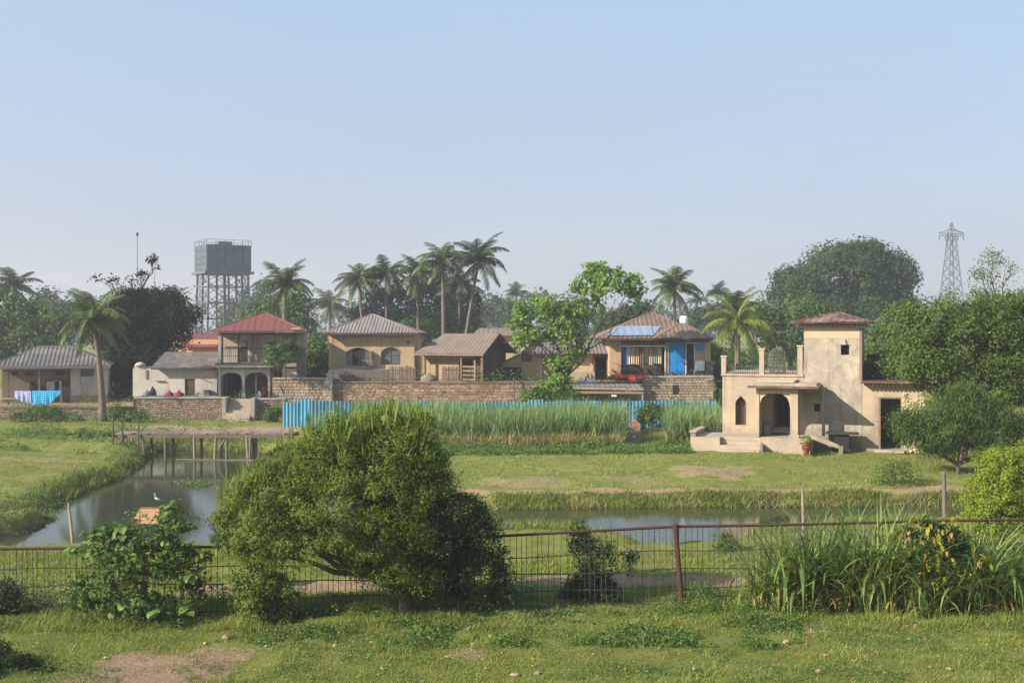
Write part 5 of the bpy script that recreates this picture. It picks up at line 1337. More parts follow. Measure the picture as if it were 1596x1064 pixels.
# ------------------------------------------------------------------ blue corrugated fence
Yf = 60.7; fr = Frame(441, Yf)
t = thing('blue_sheet_fence', 'long bright blue corrugated sheet fence behind the sugar cane', 'fence', (fr.x, Yf, 0))
L = fr.u(1126); pw = 0.78; n = int(L / pw); meshes = []
for k in range(2):
    m = MB(); q = 28; hh = 1.46
    for i in range(q):
        x0, x1 = pw * i / q * 1.03, pw * (i + 1) / q * 1.03
        f = lambda x: -.022 * max(-0.6, min(1, 1.8 * sin(2 * pi * x / 0.195)))
        m.face([(x0, f(x0), 0), (x1, f(x1), 0), (x1, f(x1), hh), (x0, f(x0), hh)])
        m.face([(x1, f(x1) + .006, 0), (x0, f(x0) + .006, 0), (x0, f(x0) + .006, hh), (x1, f(x1) + .006, hh)])
    meshes.append(m.build('fence_panel', 'blue_sheet', t))
for i in range(n):
    o = meshes[i] if i < 2 else link('fence_panel', meshes[i % 2].data, t)
    o.location = (i * pw, (i % 2) * .012, gz(fr.x + i * pw, Yf) - 0.04 + rnd.uniform(-.02, .03)); o.rotation_euler = (rnd.uniform(-.05, .05), rnd.uniform(-.018, .018), 0); o.scale = (1, 1, rnd.uniform(.95, 1.04))
for i in range(0, n + 1, 3):
    bx('fence_post', 'wood_grey', t, i * pw - .03, i * pw + .03, .05, .11, -.1, 1.5 + gz(fr.x + i * pw, Yf))
for z in (.35, 1.2): bx('fence_rail', 'wood_grey', t, 0, n * pw, .112, .15, z, z + .06)

# broken pillar
Yp = 53.0; fr = Frame(983.5, Yp); zp = wz(670, Yp)
t = thing('concrete_pillar', 'short grey concrete pillar with a broken orange brick top beside the cane', 'pillar', (fr.x, Yp, gz(fr.x, Yp)))
zp -= gz(fr.x, Yp)
MB().box(-.36, .36, -.3, .3, -.1, zp - .12).build('pillar_body', 'concrete', t)
bx('pillar_cap', 'concrete', t, -.42, .42, -.36, .36, zp - .12, zp)
MB().prism([(-.02, zp), (.40, zp), (.40, zp + .32), (.2, zp + .5), (.05, zp + .44), (-.02, zp + .2)][::-1], -.28, .25).build('broken_brick_top', 'orange_board', t)
bx('loose_brick', 'brick_red', t, -.24, -.03, -.2, .0, zp + .002, zp + .12)

# ------------------------------------------------------------------ footbridge, stakes, floating pole, egret
Yb = 52.2; fr = Frame(186, Yb); zb = .52
t = thing('footbridge', 'low wooden footbridge on thin posts over the far end of the pond', 'bridge', (fr.x, Yb, 0))
L = fr.u(462); n = int(L / .2); me = None
for i in range(n):
    if me is None: o = MB().box(0, .185, -.5, .6, -.03, .03).build('plank', 'wood_grey', t); me = o.data
    else: o = link('plank', me, t)
    o.location = (i * .2, rnd.uniform(-.05, .05), zb + rnd.uniform(-.008, .012)); o.rotation_euler = (0, 0, rnd.uniform(-.02, .02))
for y in (-.6, .6): bx('beam', 'wood_brown', t, 0, L, y - .05, y + .05, zb - .18, zb - .032)
for px, dx in ((199, 0), (229, .1), (264, 0), (308, .05), (342, -.1), (358, .0), (389, .1), (395, -.05)):
    u = fr.u(px)
    for y in ((-.6, .6) if px != 358 else (-.55,)):
        MB().tube([(u + dx, y, -1.3), (u, y, zb - .03)], [.07, .06], 7).build('bridge_post', 'wood_grey', t)
MB().tube([(fr.u(345), -.6, -.2), (fr.u(358), -.55, zb - .1)], .05, 6).build('brace', 'wood_grey', t)
for px in (184.5, 199, 223.5):
    u = fr.u(px); MB().tube([(u, -.7, zb - .5), (u + .02, -.72, zb + (1.05 if px < 200 else .55))], .035, 6).build('rail_stake', 'wood_dark', t)
Yq = yg(717.5, ZW)
tag(MB().tube([(wx(272, Yq), Yq + .3, ZW + .02), (wx(395, Yq), Yq, ZW + .02)], .022, 7).build('floating_pole', 'wood_grey'), 'thin grey pole floating on the pond in front of the footbridge', 'pole')
Yq = 56.3
tag(MB().tube([(wx(276, Yq), Yq, gz(wx(276, Yq), Yq) + .14), (wx(288, Yq), Yq - .2, gz(wx(288, Yq), Yq) + .12)], [.16, .14], 9).build('driftwood_log', 'wood_brown'), 'short brown log lying on the bank behind the footbridge', 'log')

Ye = yg(785, ZW); t = thing('egret', 'small white egret standing in the pond above the orange board roof', 'bird', (wx(245, Ye), Ye, ZW), radians(200)); t.scale = (.5, .5, .5)
b = MB(); b.tube([(-.22, 0, .26), (-.14, 0, .29), (0, 0, .34), (.10, 0, .40), (.14, 0, .46)], [.012, .055, .085, .06, .03], 9).tube([(.13, 0, .43), (.16, 0, .52), (.12, 0, .60), (.14, 0, .68), (.18, 0, .71)], [.034, .022, .02, .024, .028], 8).tube([(.17, 0, .71), (.22, 0, .71)], [.03, .015], 8)
b.build('body', 'feather', t, smooth=True)
MB().tube([(.215, 0, .708), (.32, 0, .69)], [.012, .003], 6).build('bill', 'beak', t)
for y in (-.03, .03): MB().tube([(.0, y, -.08), (.02, y, .12), (-.01, y, .30)], .010, 5).build('leg', 'iron', t)

Ys = yg(852, ZW); fr = Frame(111, Ys)
tag(MB().tube([(fr.u(116), 0, ZW - .4), (fr.u(111), 0, wz(820, Ys)), (fr.u(106.5), 0, wz(784, Ys))], [.05, .045, .03], 7).build('bamboo_stake', 'straw', loc=(fr.x, Ys, 0)), 'leaning yellow bamboo stake standing in the pond', 'stake')

# ------------------------------------------------------------------ trees
def lobes_px(Y, lst, dep=1.0):
    """ellipsoids from (px, py, rx, ry[, depth offset]) in photo pixels at depth Y"""
    out = []
    for l in lst:
        dy = l[4] if len(l) > 4 else 0.0
        y = Y + dy
        out.append((wx(l[0], y), y, wz(l[1], y), l[2] * y / F, l[2] * y / F * dep, l[3] * y / F))
    return out
def limb(mb, a, b, r0, r1, wob=0.06, n=5, k=6):
    a, b = Vector(a), Vector(b); L = (b - a).length; pts = []; rad = []
    for i in range(n + 1):
        t = i / n
        o = Vector((rnd.uniform(-1, 1), rnd.uniform(-1, 1), rnd.uniform(-.5, .5))) * (wob * L * (1 if 0 < i < n else 0))
        pts.append(a.lerp(b, t) + o); rad.append(r0 + (r1 - r0) * t)
    mb.tube(pts, rad, k); return pts
def tree(name, label, cat, Y, lob, n, leaf, mat, base_px, clump=None, tr=0.2, group=None, asp=0.55, droop=0.0, per=42, bark='bark', limbs=True, dep=1.0, low=-0.7, inner=0.45, fork=0.45, stray=0.14, bend=0.0):
    L = lobes_px(Y, lob, dep)
    bx_, by_ = wx(base_px, Y), Y
    z0 = gz(bx_, by_)
    t = thing(name, label, cat, (bx_, by_, z0), 0, group)
    org = np.array([bx_, by_, z0])
    L = [(a - org[0], b - org[1], c - org[2], d, e, f) for a, b, c, d, e, f in L]
    P, N, tt = crown(L, n, clump or leaf * 4, per=per, low=low, inner=inner, stray=stray)
    P[:, 2] = np.maximum(P[:, 2], 0.02)
    np_mesh('crown', leaf_quads(P, N, leaf, leaf * asp, droop), 4, mat, tt, t)
    zc = min(l[2] for l in L); top = max(l[2] for l in L)
    mb = MB()
    fk = Vector((bend, 0, max(0.3, zc * fork if zc > 0 else 0.4)))
    limb(mb, (0, 0, -0.25), fk, tr * 1.15, tr * 0.75, 0.05, 5, 8)
    tk = mb.build('trunk', bark, t, smooth=True)
    if limbs:
        for l in L:
            m = MB(); pts = limb(m, fk, (l[0], l[1], l[2] + l[5] * 0.25), tr * 0.55, tr * 0.12, 0.07, 6, 6)
            for q in range(3):
                d = unit(NR.normal(size=3) + np.array([0, 0, 0.5]))
                limb(m, pts[3 + q], Vector((l[0] + d[0] * l[3] * .8, l[1] + d[1] * l[4] * .8, l[2] + d[2] * l[5] * .8)), tr * 0.2, tr * 0.05, 0.08, 4, 5)
            m.build('branch', bark, t, smooth=True)
    return t

# --- palms: fronds are parts that share four shapes
def frond_mesh(e0, e1, n=24, droop=0.5, seed=0, wide=0.27):
    r_ = random.Random(seed); V = []; Fc = []; T = []
    p = Vector((0, 0, 0)); pts = []
    for i in range(n + 1):
        t = i / n; e = e0 + (e1 - e0) * t ** 1.15
        pts.append((p.copy(), e)); p = p + Vector((cos(e), 0, sin(e))) / n
    mb = MB(); mb.tube([q[0] for q in pts[::4]], [0.020 * (1 - i / 10) + 0.002 for i in range(len(pts[::4]))], 4, t=0.6)
    for i in range(4, n + 1):
        c, e = pts[i]; t = i / n
        ll = wide * (sin(pi * min(1, t * 0.93 + 0.10)) ** 0.6) * r_.uniform(0.85, 1.1)
        d = Vector((cos(e), 0, sin(e))); up = Vector((-sin(e), 0, cos(e)))
        for s in (-1, 1):
            dirn = (d * 0.55 + Vector((0, s, 0)) * 0.85 + up * 0.15 + Vector((0, 0, -droop * r_.uniform(0.6, 1.3)))).normalized()
            mid = c + dirn * ll * 0.5
            dir2 = (dirn + Vector((0, 0, -droop * 0.8))).normalized()
            tip = mid + dir2 * ll * 0.5
            wv = d * 0.0135
            mb.face([tuple(c - wv), tuple(c + wv), tuple(mid + wv * .9), tuple(mid - wv * .9)], 0.05 + 0.95 * r_.random())
            mb.face([tuple(mid - wv * .9), tuple(mid + wv * .9), tuple(tip)], 0.05 + 0.95 * r_.random())
    return mb
FR = {}
def frond_set(mat):
    if mat in FR: return FR[mat]
    out = []
    for k, (e0, e1, dr) in enumerate(((1.35, 0.1, 0.35), (1.05, -0.85, 0.6), (0.65, -1.25, 0.8), (0.2, -1.4, 0.9), (-0.45, -1.5, 0.9))):
        mb = frond_mesh(e0, e1, 34, dr, k)
        me = bpy.data.meshes.new('frond'); me.from_pydata(mb.v, [], mb.f)
        at = me.attributes.new('tint', 'FLOAT', 'FACE'); at.data.foreach_set('value', mb.t); me.materials.append(M[mat]); out.append(me)
    FR[mat] = out
    return out
def palm(label, Y, cpx, cpy, fl_px, base_px, n=22, mat='frond', tr=0.15, dead=2, group='coconut palms', seed=0, spread=(4, 5, 6, 5, 2), bark='bark_palm', curve=0.0):
    r_ = random.Random(seed + 100)
    xb = wx(base_px, Y); zb = gz(xb, Y)
    t = thing('palm_tree', label, 'palm tree', (xb, Y, zb), 0, group)
    top = Vector((wx(cpx, Y) - xb, 0, wz(cpy, Y) - zb))
    pts = []; rad = []
    for i in range(9):
        q = i / 8; pts.append(Vector((top.x * (q ** (1.0 + curve)), 0.1 * sin(q * 3), -0.2 + (top.z + 0.2) * q))); rad.append(tr * (1.25 - 0.45 * q) + (0.08 * (1 - q) ** 6))
    MB().tube(pts, rad, 8).build('trunk', bark, t, smooth=True)
    fl = fl_px * Y / F
    ms = frond_set(mat); kinds = [k for k, c in enumerate(spread) for _ in range(c)]
    kinds = kinds[:n] if len(kinds) >= n else kinds
    for i, k in enumerate(kinds):
        o = link('frond', ms[k], t)
        o.location = (top.x, 0, top.z)
        s = fl * r_.uniform(0.95, 1.35)
        o.scale = (s, s * r_.uniform(0.9, 1.15), s)
        o.rotation_euler = (r_.uniform(-.25, .25), r_.uniform(-.15, .15), i * 2.399 + r_.uniform(-.3, .3))
    m = MB(); m.lathe((top.x, 0, top.z - fl * .18), [(tr * .8, 0), (tr * 1.5, fl * .06), (tr * 1.2, fl * .16), (tr * .4, fl * .24)], 7); m.build('crown_shaft', bark, t, smooth=True)
    if Y < 110:
        for i in range(6):
            a = r_.uniform(0, 6.28)
            if i == 0: o = MB().lathe((0, 0, -.11), [(.02, 0), (.09, .05), (.11, .11), (.08, .19), (.02, .22)], 7).build('coconut', 'straw', t, smooth=True); me = o.data
            else: o = link('coconut', me, t)
            o.location = (top.x + cos(a) * tr * 1.7, sin(a) * tr * 1.7, top.z - fl * r_.uniform(.10, .2))
    return t
palm('near coconut palm with a bare leaning trunk in front of the grey roofed house', 65.2, 146, 503, 66, 160, 24, 'frond', .17, seed=1, curve=.6, spread=(5, 6, 5, 5, 3))
palm('dark palm at the edge of the view above the far left hedge', 118, 22, 450, 44, 24, 22, 'frond_dark', .16, seed=2)
palm('hazy palm standing behind the dark mango tree', 185, 267, 475, 34, 268, 20, 'frond_dark', .2, seed=3)
palm('stout palm with a yellowish trunk behind the red roof', 95, 443, 448, 48, 444, 24, 'frond', .24, seed=4, spread=(6, 6, 6, 4, 2))
palm('short hazy palm between the red roof and the palm grove', 140, 513, 478, 36, 515, 20, 'frond', .18, seed=5)
palm('leaning palm at the outer end of the grove behind the tan house', 103, 559, 440, 42, 571, 22, 'frond', .15, seed=6, spread=(4, 5, 5, 5, 4))
palm('dark slim palm in the grove with its trunk rising behind the tan roof ridge', 104, 603, 432, 42, 600, 22, 'frond_dark', .14, seed=7)
palm('palm in the grove with drooping yellow skirts right of the tan roof', 104, 650, 428, 46, 653, 24, 'frond', .14, seed=8, spread=(4, 5, 5, 5, 5))
palm('tall straight palm in the grove directly behind the board hut', 101, 690, 412, 46, 692, 24, 'frond', .17, seed=9)
palm('tallest palm with a pale trunk leaning over the board hut', 101, 746, 408, 50, 719, 26, 'frond_dark', .14, seed=10, curve=.25, spread=(6, 6, 6, 5, 3))
palm('short palm hidden between the two tallest palms of the grove', 110, 716, 450, 40, 716, 18, 'frond_dark', .13, seed=11)
palm('small hazy palm above the bright green tree', 175, 805, 459, 22, 805, 18, 'frond_dark', .16, seed=12)
palm('bushy palm behind the roof of the blue door house', 98, 1051, 452, 45, 1053, 26, 'frond', .15, seed=13, spread=(6, 7, 6, 4, 3))
palm('small far palm right of the white roof tank', 165, 1118, 458, 22, 1118, 18, 'frond_dark', .15, seed=14)
palm('yellow green drooping palm behind the terrace of the tower house', 78, 1150, 505, 58, 1152, 22, 'frond_yellow', .15, seed=15, spread=(2, 3, 5, 6, 4))
palm('upright green palm behind the drooping yellow palm', 84, 1147, 488, 44, 1150, 16, 'frond', .15, seed=16, spread=(7, 6, 3, 0, 0))
palm('far hazy palm over the trees behind the grey roofed house', 210, 196, 470, 24, 197, 18, 'frond_dark', .2, seed=17)
palm('far pale palm left of the blue door house roof', 190, 1086, 470, 20, 1086, 16, 'frond_dark', .2, seed=18)

# --- broad trees
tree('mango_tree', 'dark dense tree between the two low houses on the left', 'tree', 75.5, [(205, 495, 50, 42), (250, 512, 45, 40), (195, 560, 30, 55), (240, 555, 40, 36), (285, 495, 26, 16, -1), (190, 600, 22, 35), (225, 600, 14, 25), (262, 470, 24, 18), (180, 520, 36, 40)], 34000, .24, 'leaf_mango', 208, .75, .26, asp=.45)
tw_ = tree('bare_branch_tree', 'sparse tree with bare twisted limbs rising above the dark mango tree', 'tree', 77, [(238, 412, 9, 12), (222, 428, 8, 10), (182, 440, 12, 5), (160, 434, 14, 3), (205, 436, 10, 5), (228, 470, 18, 20), (205, 470, 25, 16)], 900, .26, 'leaf_mango', 212, .35, .16, fork=.86, asp=.5, per=14)
tree('hedge_tree', 'mid green leafy tree at the far left behind the grey roofed house', 'tree', 93, [(30, 505, 50, 38), (-20, 490, 50, 45), (80, 515, 40, 30), (40, 540, 60, 28), (-10, 545, 50, 30)], 8000, .34, 'leaf_tree', 30, .9, .22)
tree('hedge_tree', 'rounded hazy tree behind the near palm', 'tree', 165, [(75, 482, 38, 24), (120, 492, 40, 20)], 2600, .6, 'leaf_far', 80, 1.4, .3)
tree('round_shrub_tree', 'small round leafy tree in front of the red roofed house balcony', 'tree', 67.0, [(440, 552, 25, 24), (430, 560, 18, 16), (452, 545, 18, 17)], 3000, .13, 'leaf_tree', 441, .28, .05, inner=.55)
tree('leafy_tree', 'dark leafy tree under the stout palm behind the red roof', 'tree', 100, [(420, 492, 34, 26), (460, 490, 36, 32), (400, 505, 26, 18), (445, 515, 50, 20)], 5200, .36, 'leaf_tree', 440, .9, .22)
tree('leafy_tree', 'large hazy rounded tree beyond the water tower', 'tree', 190, [(405, 475, 30, 30), (435, 485, 40, 24), (375, 490, 26, 18)], 2600, .7, 'leaf_far', 410, 1.6, .3)
tree('leafy_tree', 'green bushy tree in the gap between the red roof and the tan house', 'tree', 77, [(495, 548, 20, 28), (486, 570, 18, 22), (505, 575, 18, 24), (495, 590, 24, 14)], 3200, .2, 'leaf_tree', 495, .5, .12)
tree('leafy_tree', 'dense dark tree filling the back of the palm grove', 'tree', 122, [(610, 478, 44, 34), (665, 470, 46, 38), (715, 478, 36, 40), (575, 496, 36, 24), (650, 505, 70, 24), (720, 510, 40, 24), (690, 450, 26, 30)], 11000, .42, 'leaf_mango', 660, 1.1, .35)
tree('leafy_tree', 'lighter shrubby tree right behind the board hut roof', 'tree', 108, [(690, 505, 30, 18), (640, 512, 36, 14), (735, 515, 24, 14)], 2600, .34, 'leaf_tree', 690, .8, .15)
tree('bright_green_tree', 'bright green large leaved tree growing above the long brick wall', 'tree', 67.3,
     [(845, 490, 38, 32), (812, 500, 24, 30), (880, 505, 34, 30), (830, 528, 34, 18), (870, 530, 32, 22), (815, 535, 20, 14), (905, 485, 14, 20), (950, 440, 44, 26), (925, 425, 26, 16), (985, 445, 28, 18), (905, 450, 18, 10), (995, 460, 14, 10), (930, 480, 12, 20), (880, 565, 26, 16), (900, 548, 16, 12), (868, 580, 14, 14)],
     6400, .24, 'leaf_green', 868, .40, .12, asp=.72, fork=.92, inner=.35, per=24, bend=.6)
tree('wall_shrub', 'bright leafy shrub at the foot of the bright green tree', 'shrub', 66.9, [(862, 607, 24, 16), (840, 615, 20, 12), (885, 612, 18, 14), (878, 590, 12, 12)], 2400, .2, 'leaf_green', 862, .4, .06, asp=.6, inner=.5)
tree('wall_shrub', 'dark low shrub left of the shed in the cane', 'shrub', 64.6, [(838, 618, 22, 12), (880, 622, 30, 10)], 1600, .18, 'leaf_tree', 845, .35, .05, inner=.5)
tree('round_bush', 'round dark green bush between the two cane clumps', 'bush', 58.2, [(1015, 645, 22, 17), (1002, 650, 12, 10), (1030, 650, 12, 10)], 2800, .13, 'leaf_tree', 1015, .3, .05, inner=.55)
tree('wall_shrub', 'small green bush beside the end of the blue sheet fence', 'bush', 64.6, [(428, 645, 14, 12), (420, 652, 10, 8)], 1200, .15, 'leaf_tree', 428, .3, .04, inner=.5)
tree('wall_shrub', 'green bush growing against the low wall below the blue laundry', 'bush', 64.9, [(70, 645, 34, 10), (40, 650, 22, 8), (100, 650, 20, 6)], 2200, .15, 'leaf_tree', 70, .35, .05, inner=.5)
tree('wall_shrub', 'weedy bush at the near end of the dark brick wall', 'bush', 64.4, [(183, 645, 12, 14), (215, 650, 18, 9)], 1300, .15, 'leaf_tree', 190, .3, .05, inner=.5)
tree('bank_shrub', 'low green bush on the left bank before the footbridge', 'bush', 56.5, [(128, 680, 24, 8), (160, 684, 20, 7), (105, 686, 18, 6)], 2200, .13, 'weed', 130, .3, .04, inner=.5)
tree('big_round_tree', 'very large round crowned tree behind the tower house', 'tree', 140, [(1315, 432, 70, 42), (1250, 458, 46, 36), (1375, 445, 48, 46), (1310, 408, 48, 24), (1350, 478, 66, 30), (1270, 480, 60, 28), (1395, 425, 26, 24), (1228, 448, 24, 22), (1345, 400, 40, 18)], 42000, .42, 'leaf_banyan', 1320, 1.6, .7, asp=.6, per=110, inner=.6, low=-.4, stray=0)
tree('leafy_tree', 'mid green tree in front of the big round tree, left of the tower', 'tree', 105, [(1240, 500, 44, 32), (1205, 515, 34, 30), (1265, 490, 36, 22), (1225, 535, 40, 24), (1190, 490, 20, 16)], 6200, .36, 'leaf_tree', 1232, .9, .25)
tree('leafy_tree', 'hazy tree right of the drooping yellow palm', 'tree', 150, [(1170, 495, 30, 22), (1125, 488, 30, 20), (1095, 500, 30, 16)], 2800, .5, 'leaf_far', 1150, 1.3, .3)
tree('leafy_tree', 'bright leafy thicket tree right behind the dark upper block of the tower house', 'tree', 72, [(1385, 535, 46, 34), (1365, 560, 30, 22), (1420, 520, 40, 40), (1400, 500, 30, 22)], 6800, .2, 'leaf_right', 1390, .55, .18)
tree('leafy_tree', 'dull green tree behind the blue door house', 'tree', 112, [(980, 505, 40, 24), (950, 515, 40, 22), (1000, 490, 24, 18)], 3600, .38, 'leaf_far', 978, 1.0, .2)
tree('leafy_tree', 'green shrubby tree between the blue door house and the tower house', 'tree', 75, [(1118, 565, 12, 28), (1122, 595, 12, 24), (1100, 545, 12, 14)], 2000, .2, 'leaf_tree', 1118, .45, .08)
tree('leafy_tree', 'hazy rounded tree between the palm grove and the green tree', 'tree', 200, [(765, 485, 30, 20), (795, 490, 30, 20), (830, 480, 30, 22)], 2400, .7, 'leaf_far', 790, 1.6, .3)
# right hand mass
tree('spreading_tree', 'large spreading green tree covering the right wing of the tower house', 'tree', 45.5,
     [(1480, 500, 66, 44), (1550, 505, 66, 50), (1440, 545, 48, 40), (1510, 550, 70, 50), (1580, 560, 60, 60), (1465, 590, 48, 34), (1540, 610, 60, 40), (1620, 520, 60, 70), (1430, 505, 34, 30), (1412, 575, 26, 18)], 56000, .14, 'leaf_right', 1500, .48, .16, asp=.45, inner=.5, per=100)
tree('weeping_tree', 'dark weeping tree with drooping branches in front of the creeper wall', 'tree', 42.0, [(1500, 642, 46, 50), (1470, 665, 40, 40), (1550, 668, 40, 44), (1432, 672, 30, 30), (1408, 665, 18, 28), (1510, 692, 44, 22), (1598, 690, 36, 44), (1450, 700, 20, 16), (1560, 708, 26, 18)], 30000, .13, 'leaf_weep', 1493, .34, .09, asp=.26, droop=1.4, inner=.45, per=45, stray=.25, fork=.4)
tree('sparse_tree', 'thin almost leafless tree rising above the spreading tree', 'tree', 60, [(1545, 405, 24, 18), (1525, 425, 16, 16), (1575, 420, 14, 18), (1545, 440, 34, 20)], 900, .12, 'leaf_right', 1550, .4, .10, fork=.78, per=10, inner=.2)
tree('lime_shrub', 'bright yellow green shrub beside the wooden post at the right', 'shrub', 26.8, [(1560, 735, 44, 36), (1535, 775, 40, 40), (1590, 760, 44, 60), (1560, 715, 28, 20), (1550, 815, 50, 30), (1615, 720, 40, 40), (1530, 835, 40, 30), (1590, 830, 50, 34), (1570, 740, 40, 40, -.3), (1555, 790, 46, 36, -.3)], 30000, .075, 'leaf_lime', 1565, .17, .05, asp=.4, droop=.2, inner=.5, per=50)

# --- bushes by the fence
tree('big_bush', 'huge rounded willowy bush standing in front of the mesh fence', 'bush', 20.95,
     [(585, 720, 88, 72, .3), (500, 745, 90, 68), (430, 780, 80, 56, -.2), (560, 790, 110, 70, -.4), (625, 770, 62, 80), (410, 835, 72, 46, -.3), (500, 850, 90, 40, -.3), (600, 860, 70, 50), (660, 700, 40, 50), (380, 800, 46, 50), (620, 680, 56, 40, .2), (530, 690, 60, 40), (640, 840, 50, 50, -.2), (590, 840, 60, 44, -.3), (675, 745, 30, 40), (455, 820, 60, 50, -.3), (612, 892, 34, 24, -.4), (655, 905, 40, 34, -.1), (575, 882, 36, 18, -.3), (345, 840, 20, 30)],
     105000, .085, 'leaf_bush', 632, .19, .13, asp=.28, droop=-.35, inner=.40, per=85, fork=.8)
tree('fence_shrub', 'dark shady shrub growing through the fence right of the big bush', 'shrub', 21.2, [(705, 800, 60, 36), (740, 830, 40, 36), (690, 850, 56, 46), (745, 890, 50, 44), (690, 905, 50, 36), (785, 925, 28, 16), (640, 890, 36, 40)], 22000, .075, 'leaf_darkshrub', 700, .17, .05, asp=.4, inner=.5, per=50)
tree('vine_bush', 'leafy trailing vine clump hanging down to the grass below the big bush', 'bush', 20.7, [(405, 890, 44, 40), (420, 935, 48, 40), (395, 950, 36, 26), (440, 960, 34, 16)], 11000, .075, 'leaf_bush', 415, .14, .05, asp=.42, droop=.5, inner=.55, per=60)
tree('fence_vine', 'small vine tangled in the fence left of the leaning red brown post', 'vine', 22.1, [(930, 870, 36, 34), (915, 910, 34, 34), (945, 925, 34, 20), (905, 845, 14, 24), (890, 925, 20, 18), (985, 880, 10, 24)], 5200, .07, 'leaf_darkshrub', 928, .16, .03, asp=.5, inner=.35, per=28)
tree('fence_vine', 'dark weed clump at the fence foot at the left edge', 'vine', 20.9, [(10, 930, 24, 26), (35, 950, 30, 18), (-20, 940, 40, 30)], 3200, .07, 'leaf_darkshrub', 10, .16, .03, asp=.5, inner=.45, per=30)
tree('corner_shrub', 'dark low shrub in the bottom left corner of the lawn', 'shrub', 17.6, [(10, 1040, 50, 26), (-40, 1030, 60, 40), (60, 1055, 30, 14)], 5200, .06, 'leaf_darkshrub', -10, .14, .03, asp=.45, inner=.5, per=40)
tree('bank_shrub', 'small green bush behind the fence near the leaning post', 'bush', 27.0, [(1130, 850, 24, 22), (1140, 870, 18, 12)], 700, .07, 'leaf_tree', 1130, .16, .02, inner=.3, per=16)
tree('bank_shrub', 'low weedy bush on the meadow behind the reeds', 'bush', 39.5, [(1400, 735, 34, 16), (1375, 748, 24, 10)], 1300, .09, 'weed', 1395, .25, .03, inner=.3, per=16)

bb = [o for o in SC.objects if o.name.startswith('big_bush')][0]
LB = [(a[0] - bb.location.x, a[1] - bb.location.y, a[2] - bb.location.z, *a[3:]) for a in lobes_px(20.95, [(585, 705, 84, 66), (500, 740, 86, 66), (430, 780, 78, 54), (620, 675, 54, 38), (530, 690, 60, 40), (380, 800, 46, 50), (650, 710, 40, 50)])]
n = 900; li = NR.integers(0, len(LB), n); A = np.array(LB)[li]
d = unit(NR.normal(size=(n, 3)) + np.array([0, 0, .9])); P = A[:, :3] + d * A[:, 3:6] * .97
blades(P, NR.uniform(.14, .42, n), NR.uniform(0, 6.28, n), NR.uniform(.0, .5, n), NR.uniform(.012, .03, n), 3, NR.uniform(.4, 1, n), 'young_shoots', 'leaf_bush', bb, 'stuff')
# --- undergrowth between the village and the far wood
L = []
for k in range(150):
    px = rnd.uniform(-140, 1740); Y = rnd.uniform(92, 150)
    if 930 < px < 1110 and Y < 95: continue
    h = rnd.uniform(1.2, 3.4)
    L.append((wx(px, Y), Y, 1.0 + h * .4, rnd.uniform(1.5, 3.6), 1.8, h * .7))
P, N, tt = crown(L, 26000, .8, per=50, inner=.5); P[:, 2] = np.maximum(P[:, 2], 1.0)
np_mesh('undergrowth', leaf_quads(P, N, .36, .22), 4, 'leaf_tree', tt, kind='stuff')
# --- distant wood along the horizon
pts = []
for k in range(120):
    px = rnd.uniform(-120, 1720); Y = rnd.uniform(190, 420)
    top = 478 + 9 * sin(px * .013) + 7 * sin(px * .041 + 1) + rnd.uniform(-9, 12)
    r = rnd.uniform(16, 44)
    pts.append((px, top + r * .55, r * 1.1, r * .6, Y))
L = [(wx(a, Y), Y, max(wz(b, Y), 1.5), c * Y / F, c * Y / F, d * Y / F) for a, b, c, d, Y in pts]
L += [(wx(px, 300), 300 + rnd.uniform(-20, 60), 5.5, 9, 9, 6) for px in range(-150, 1760, 28)]
P, N, tt = crown(L, 42000, 2.0, per=30, inner=.5)
P[:, 2] = np.maximum(P[:, 2], 1.0)
np_mesh('distant_woods', leaf_quads(P, N, 1.1, .75), 4, 'leaf_far', tt, kind='stuff')

# ------------------------------------------------------------------ mesh fence
def fence_Y(px): return 20.75 + 1.35 * px / 1596.0
RAIL = [(-60, 856), (0, 855), (430, 851), (600, 845), (760, 836), (925, 827), (1055, 820), (1200, 818), (1440, 812), (1660, 808)]
def rail_z(px):
    for (a, ya), (b, yb) in zip(RAIL, RAIL[1:]):
        if px <= b: return wz(ya + (yb - ya) * (px - a) / (b - a), fence_Y(px))
    return wz(808, fence_Y(px))
t = thing('mesh_fence', 'rusty wire mesh fence with a red brown top rail across the lawn', 'fence', (0, 21.4, 0))
def FP(px, z): return (wx(px, fence_Y(px)), fence_Y(px) - 21.4, z)
MB().tube([FP(p, rail_z(p)) for p in range(-60, 1661, 43)], .028, 7).build('top_rail', 'rust', t, smooth=True)
for q in (.70, .46, .22, .03):
    MB().tube([FP(p, rail_z(p) * q + .02 * sin(p * .021 + q * 9)) for p in range(-60, 1661, 40)], .010, 5).build('wire', 'iron', t)
bar_me = []
for k in range(4):
    m = MB(); j = .012
    m.tube([(rnd.uniform(-j, j), 0, .0), (rnd.uniform(-j, j), 0, .34), (rnd.uniform(-j, j), 0, .7), (0, 0, 1.0)], .0072, 3, cap=False)
    bar_me.append(m.build('mesh_bar', 'iron', t))
px = -55.0; i = 0
while px < 1655:
    o = bar_me[i] if i < 4 else link('mesh_bar', bar_me[i % 4].data, t)
    x, y, _ = FP(px, 0)
    o.location = (x, y, -.02); o.scale = (1, 1, rail_z(px) + .0); o.rotation_euler = (0, rnd.uniform(-.015, .015), rnd.uniform(0, 3))
    px += rnd.uniform(7.5, 10.5); i += 1
for px, lean, r in ((-40, 0, .035), (226, .01, .045), (395, 0, .03), (727, -.02, .06), (1058, -.075, .050), (1445, .0, .04), (1640, 0, .04)):
    x, y, _ = FP(px, 0); z = rail_z(px)
    MB().tube([(x - lean, y - .035, -.25), (x + lean, y - .035, z + .04)], r, 7).build('fence_post', 'rust', t)
fr_px = {}
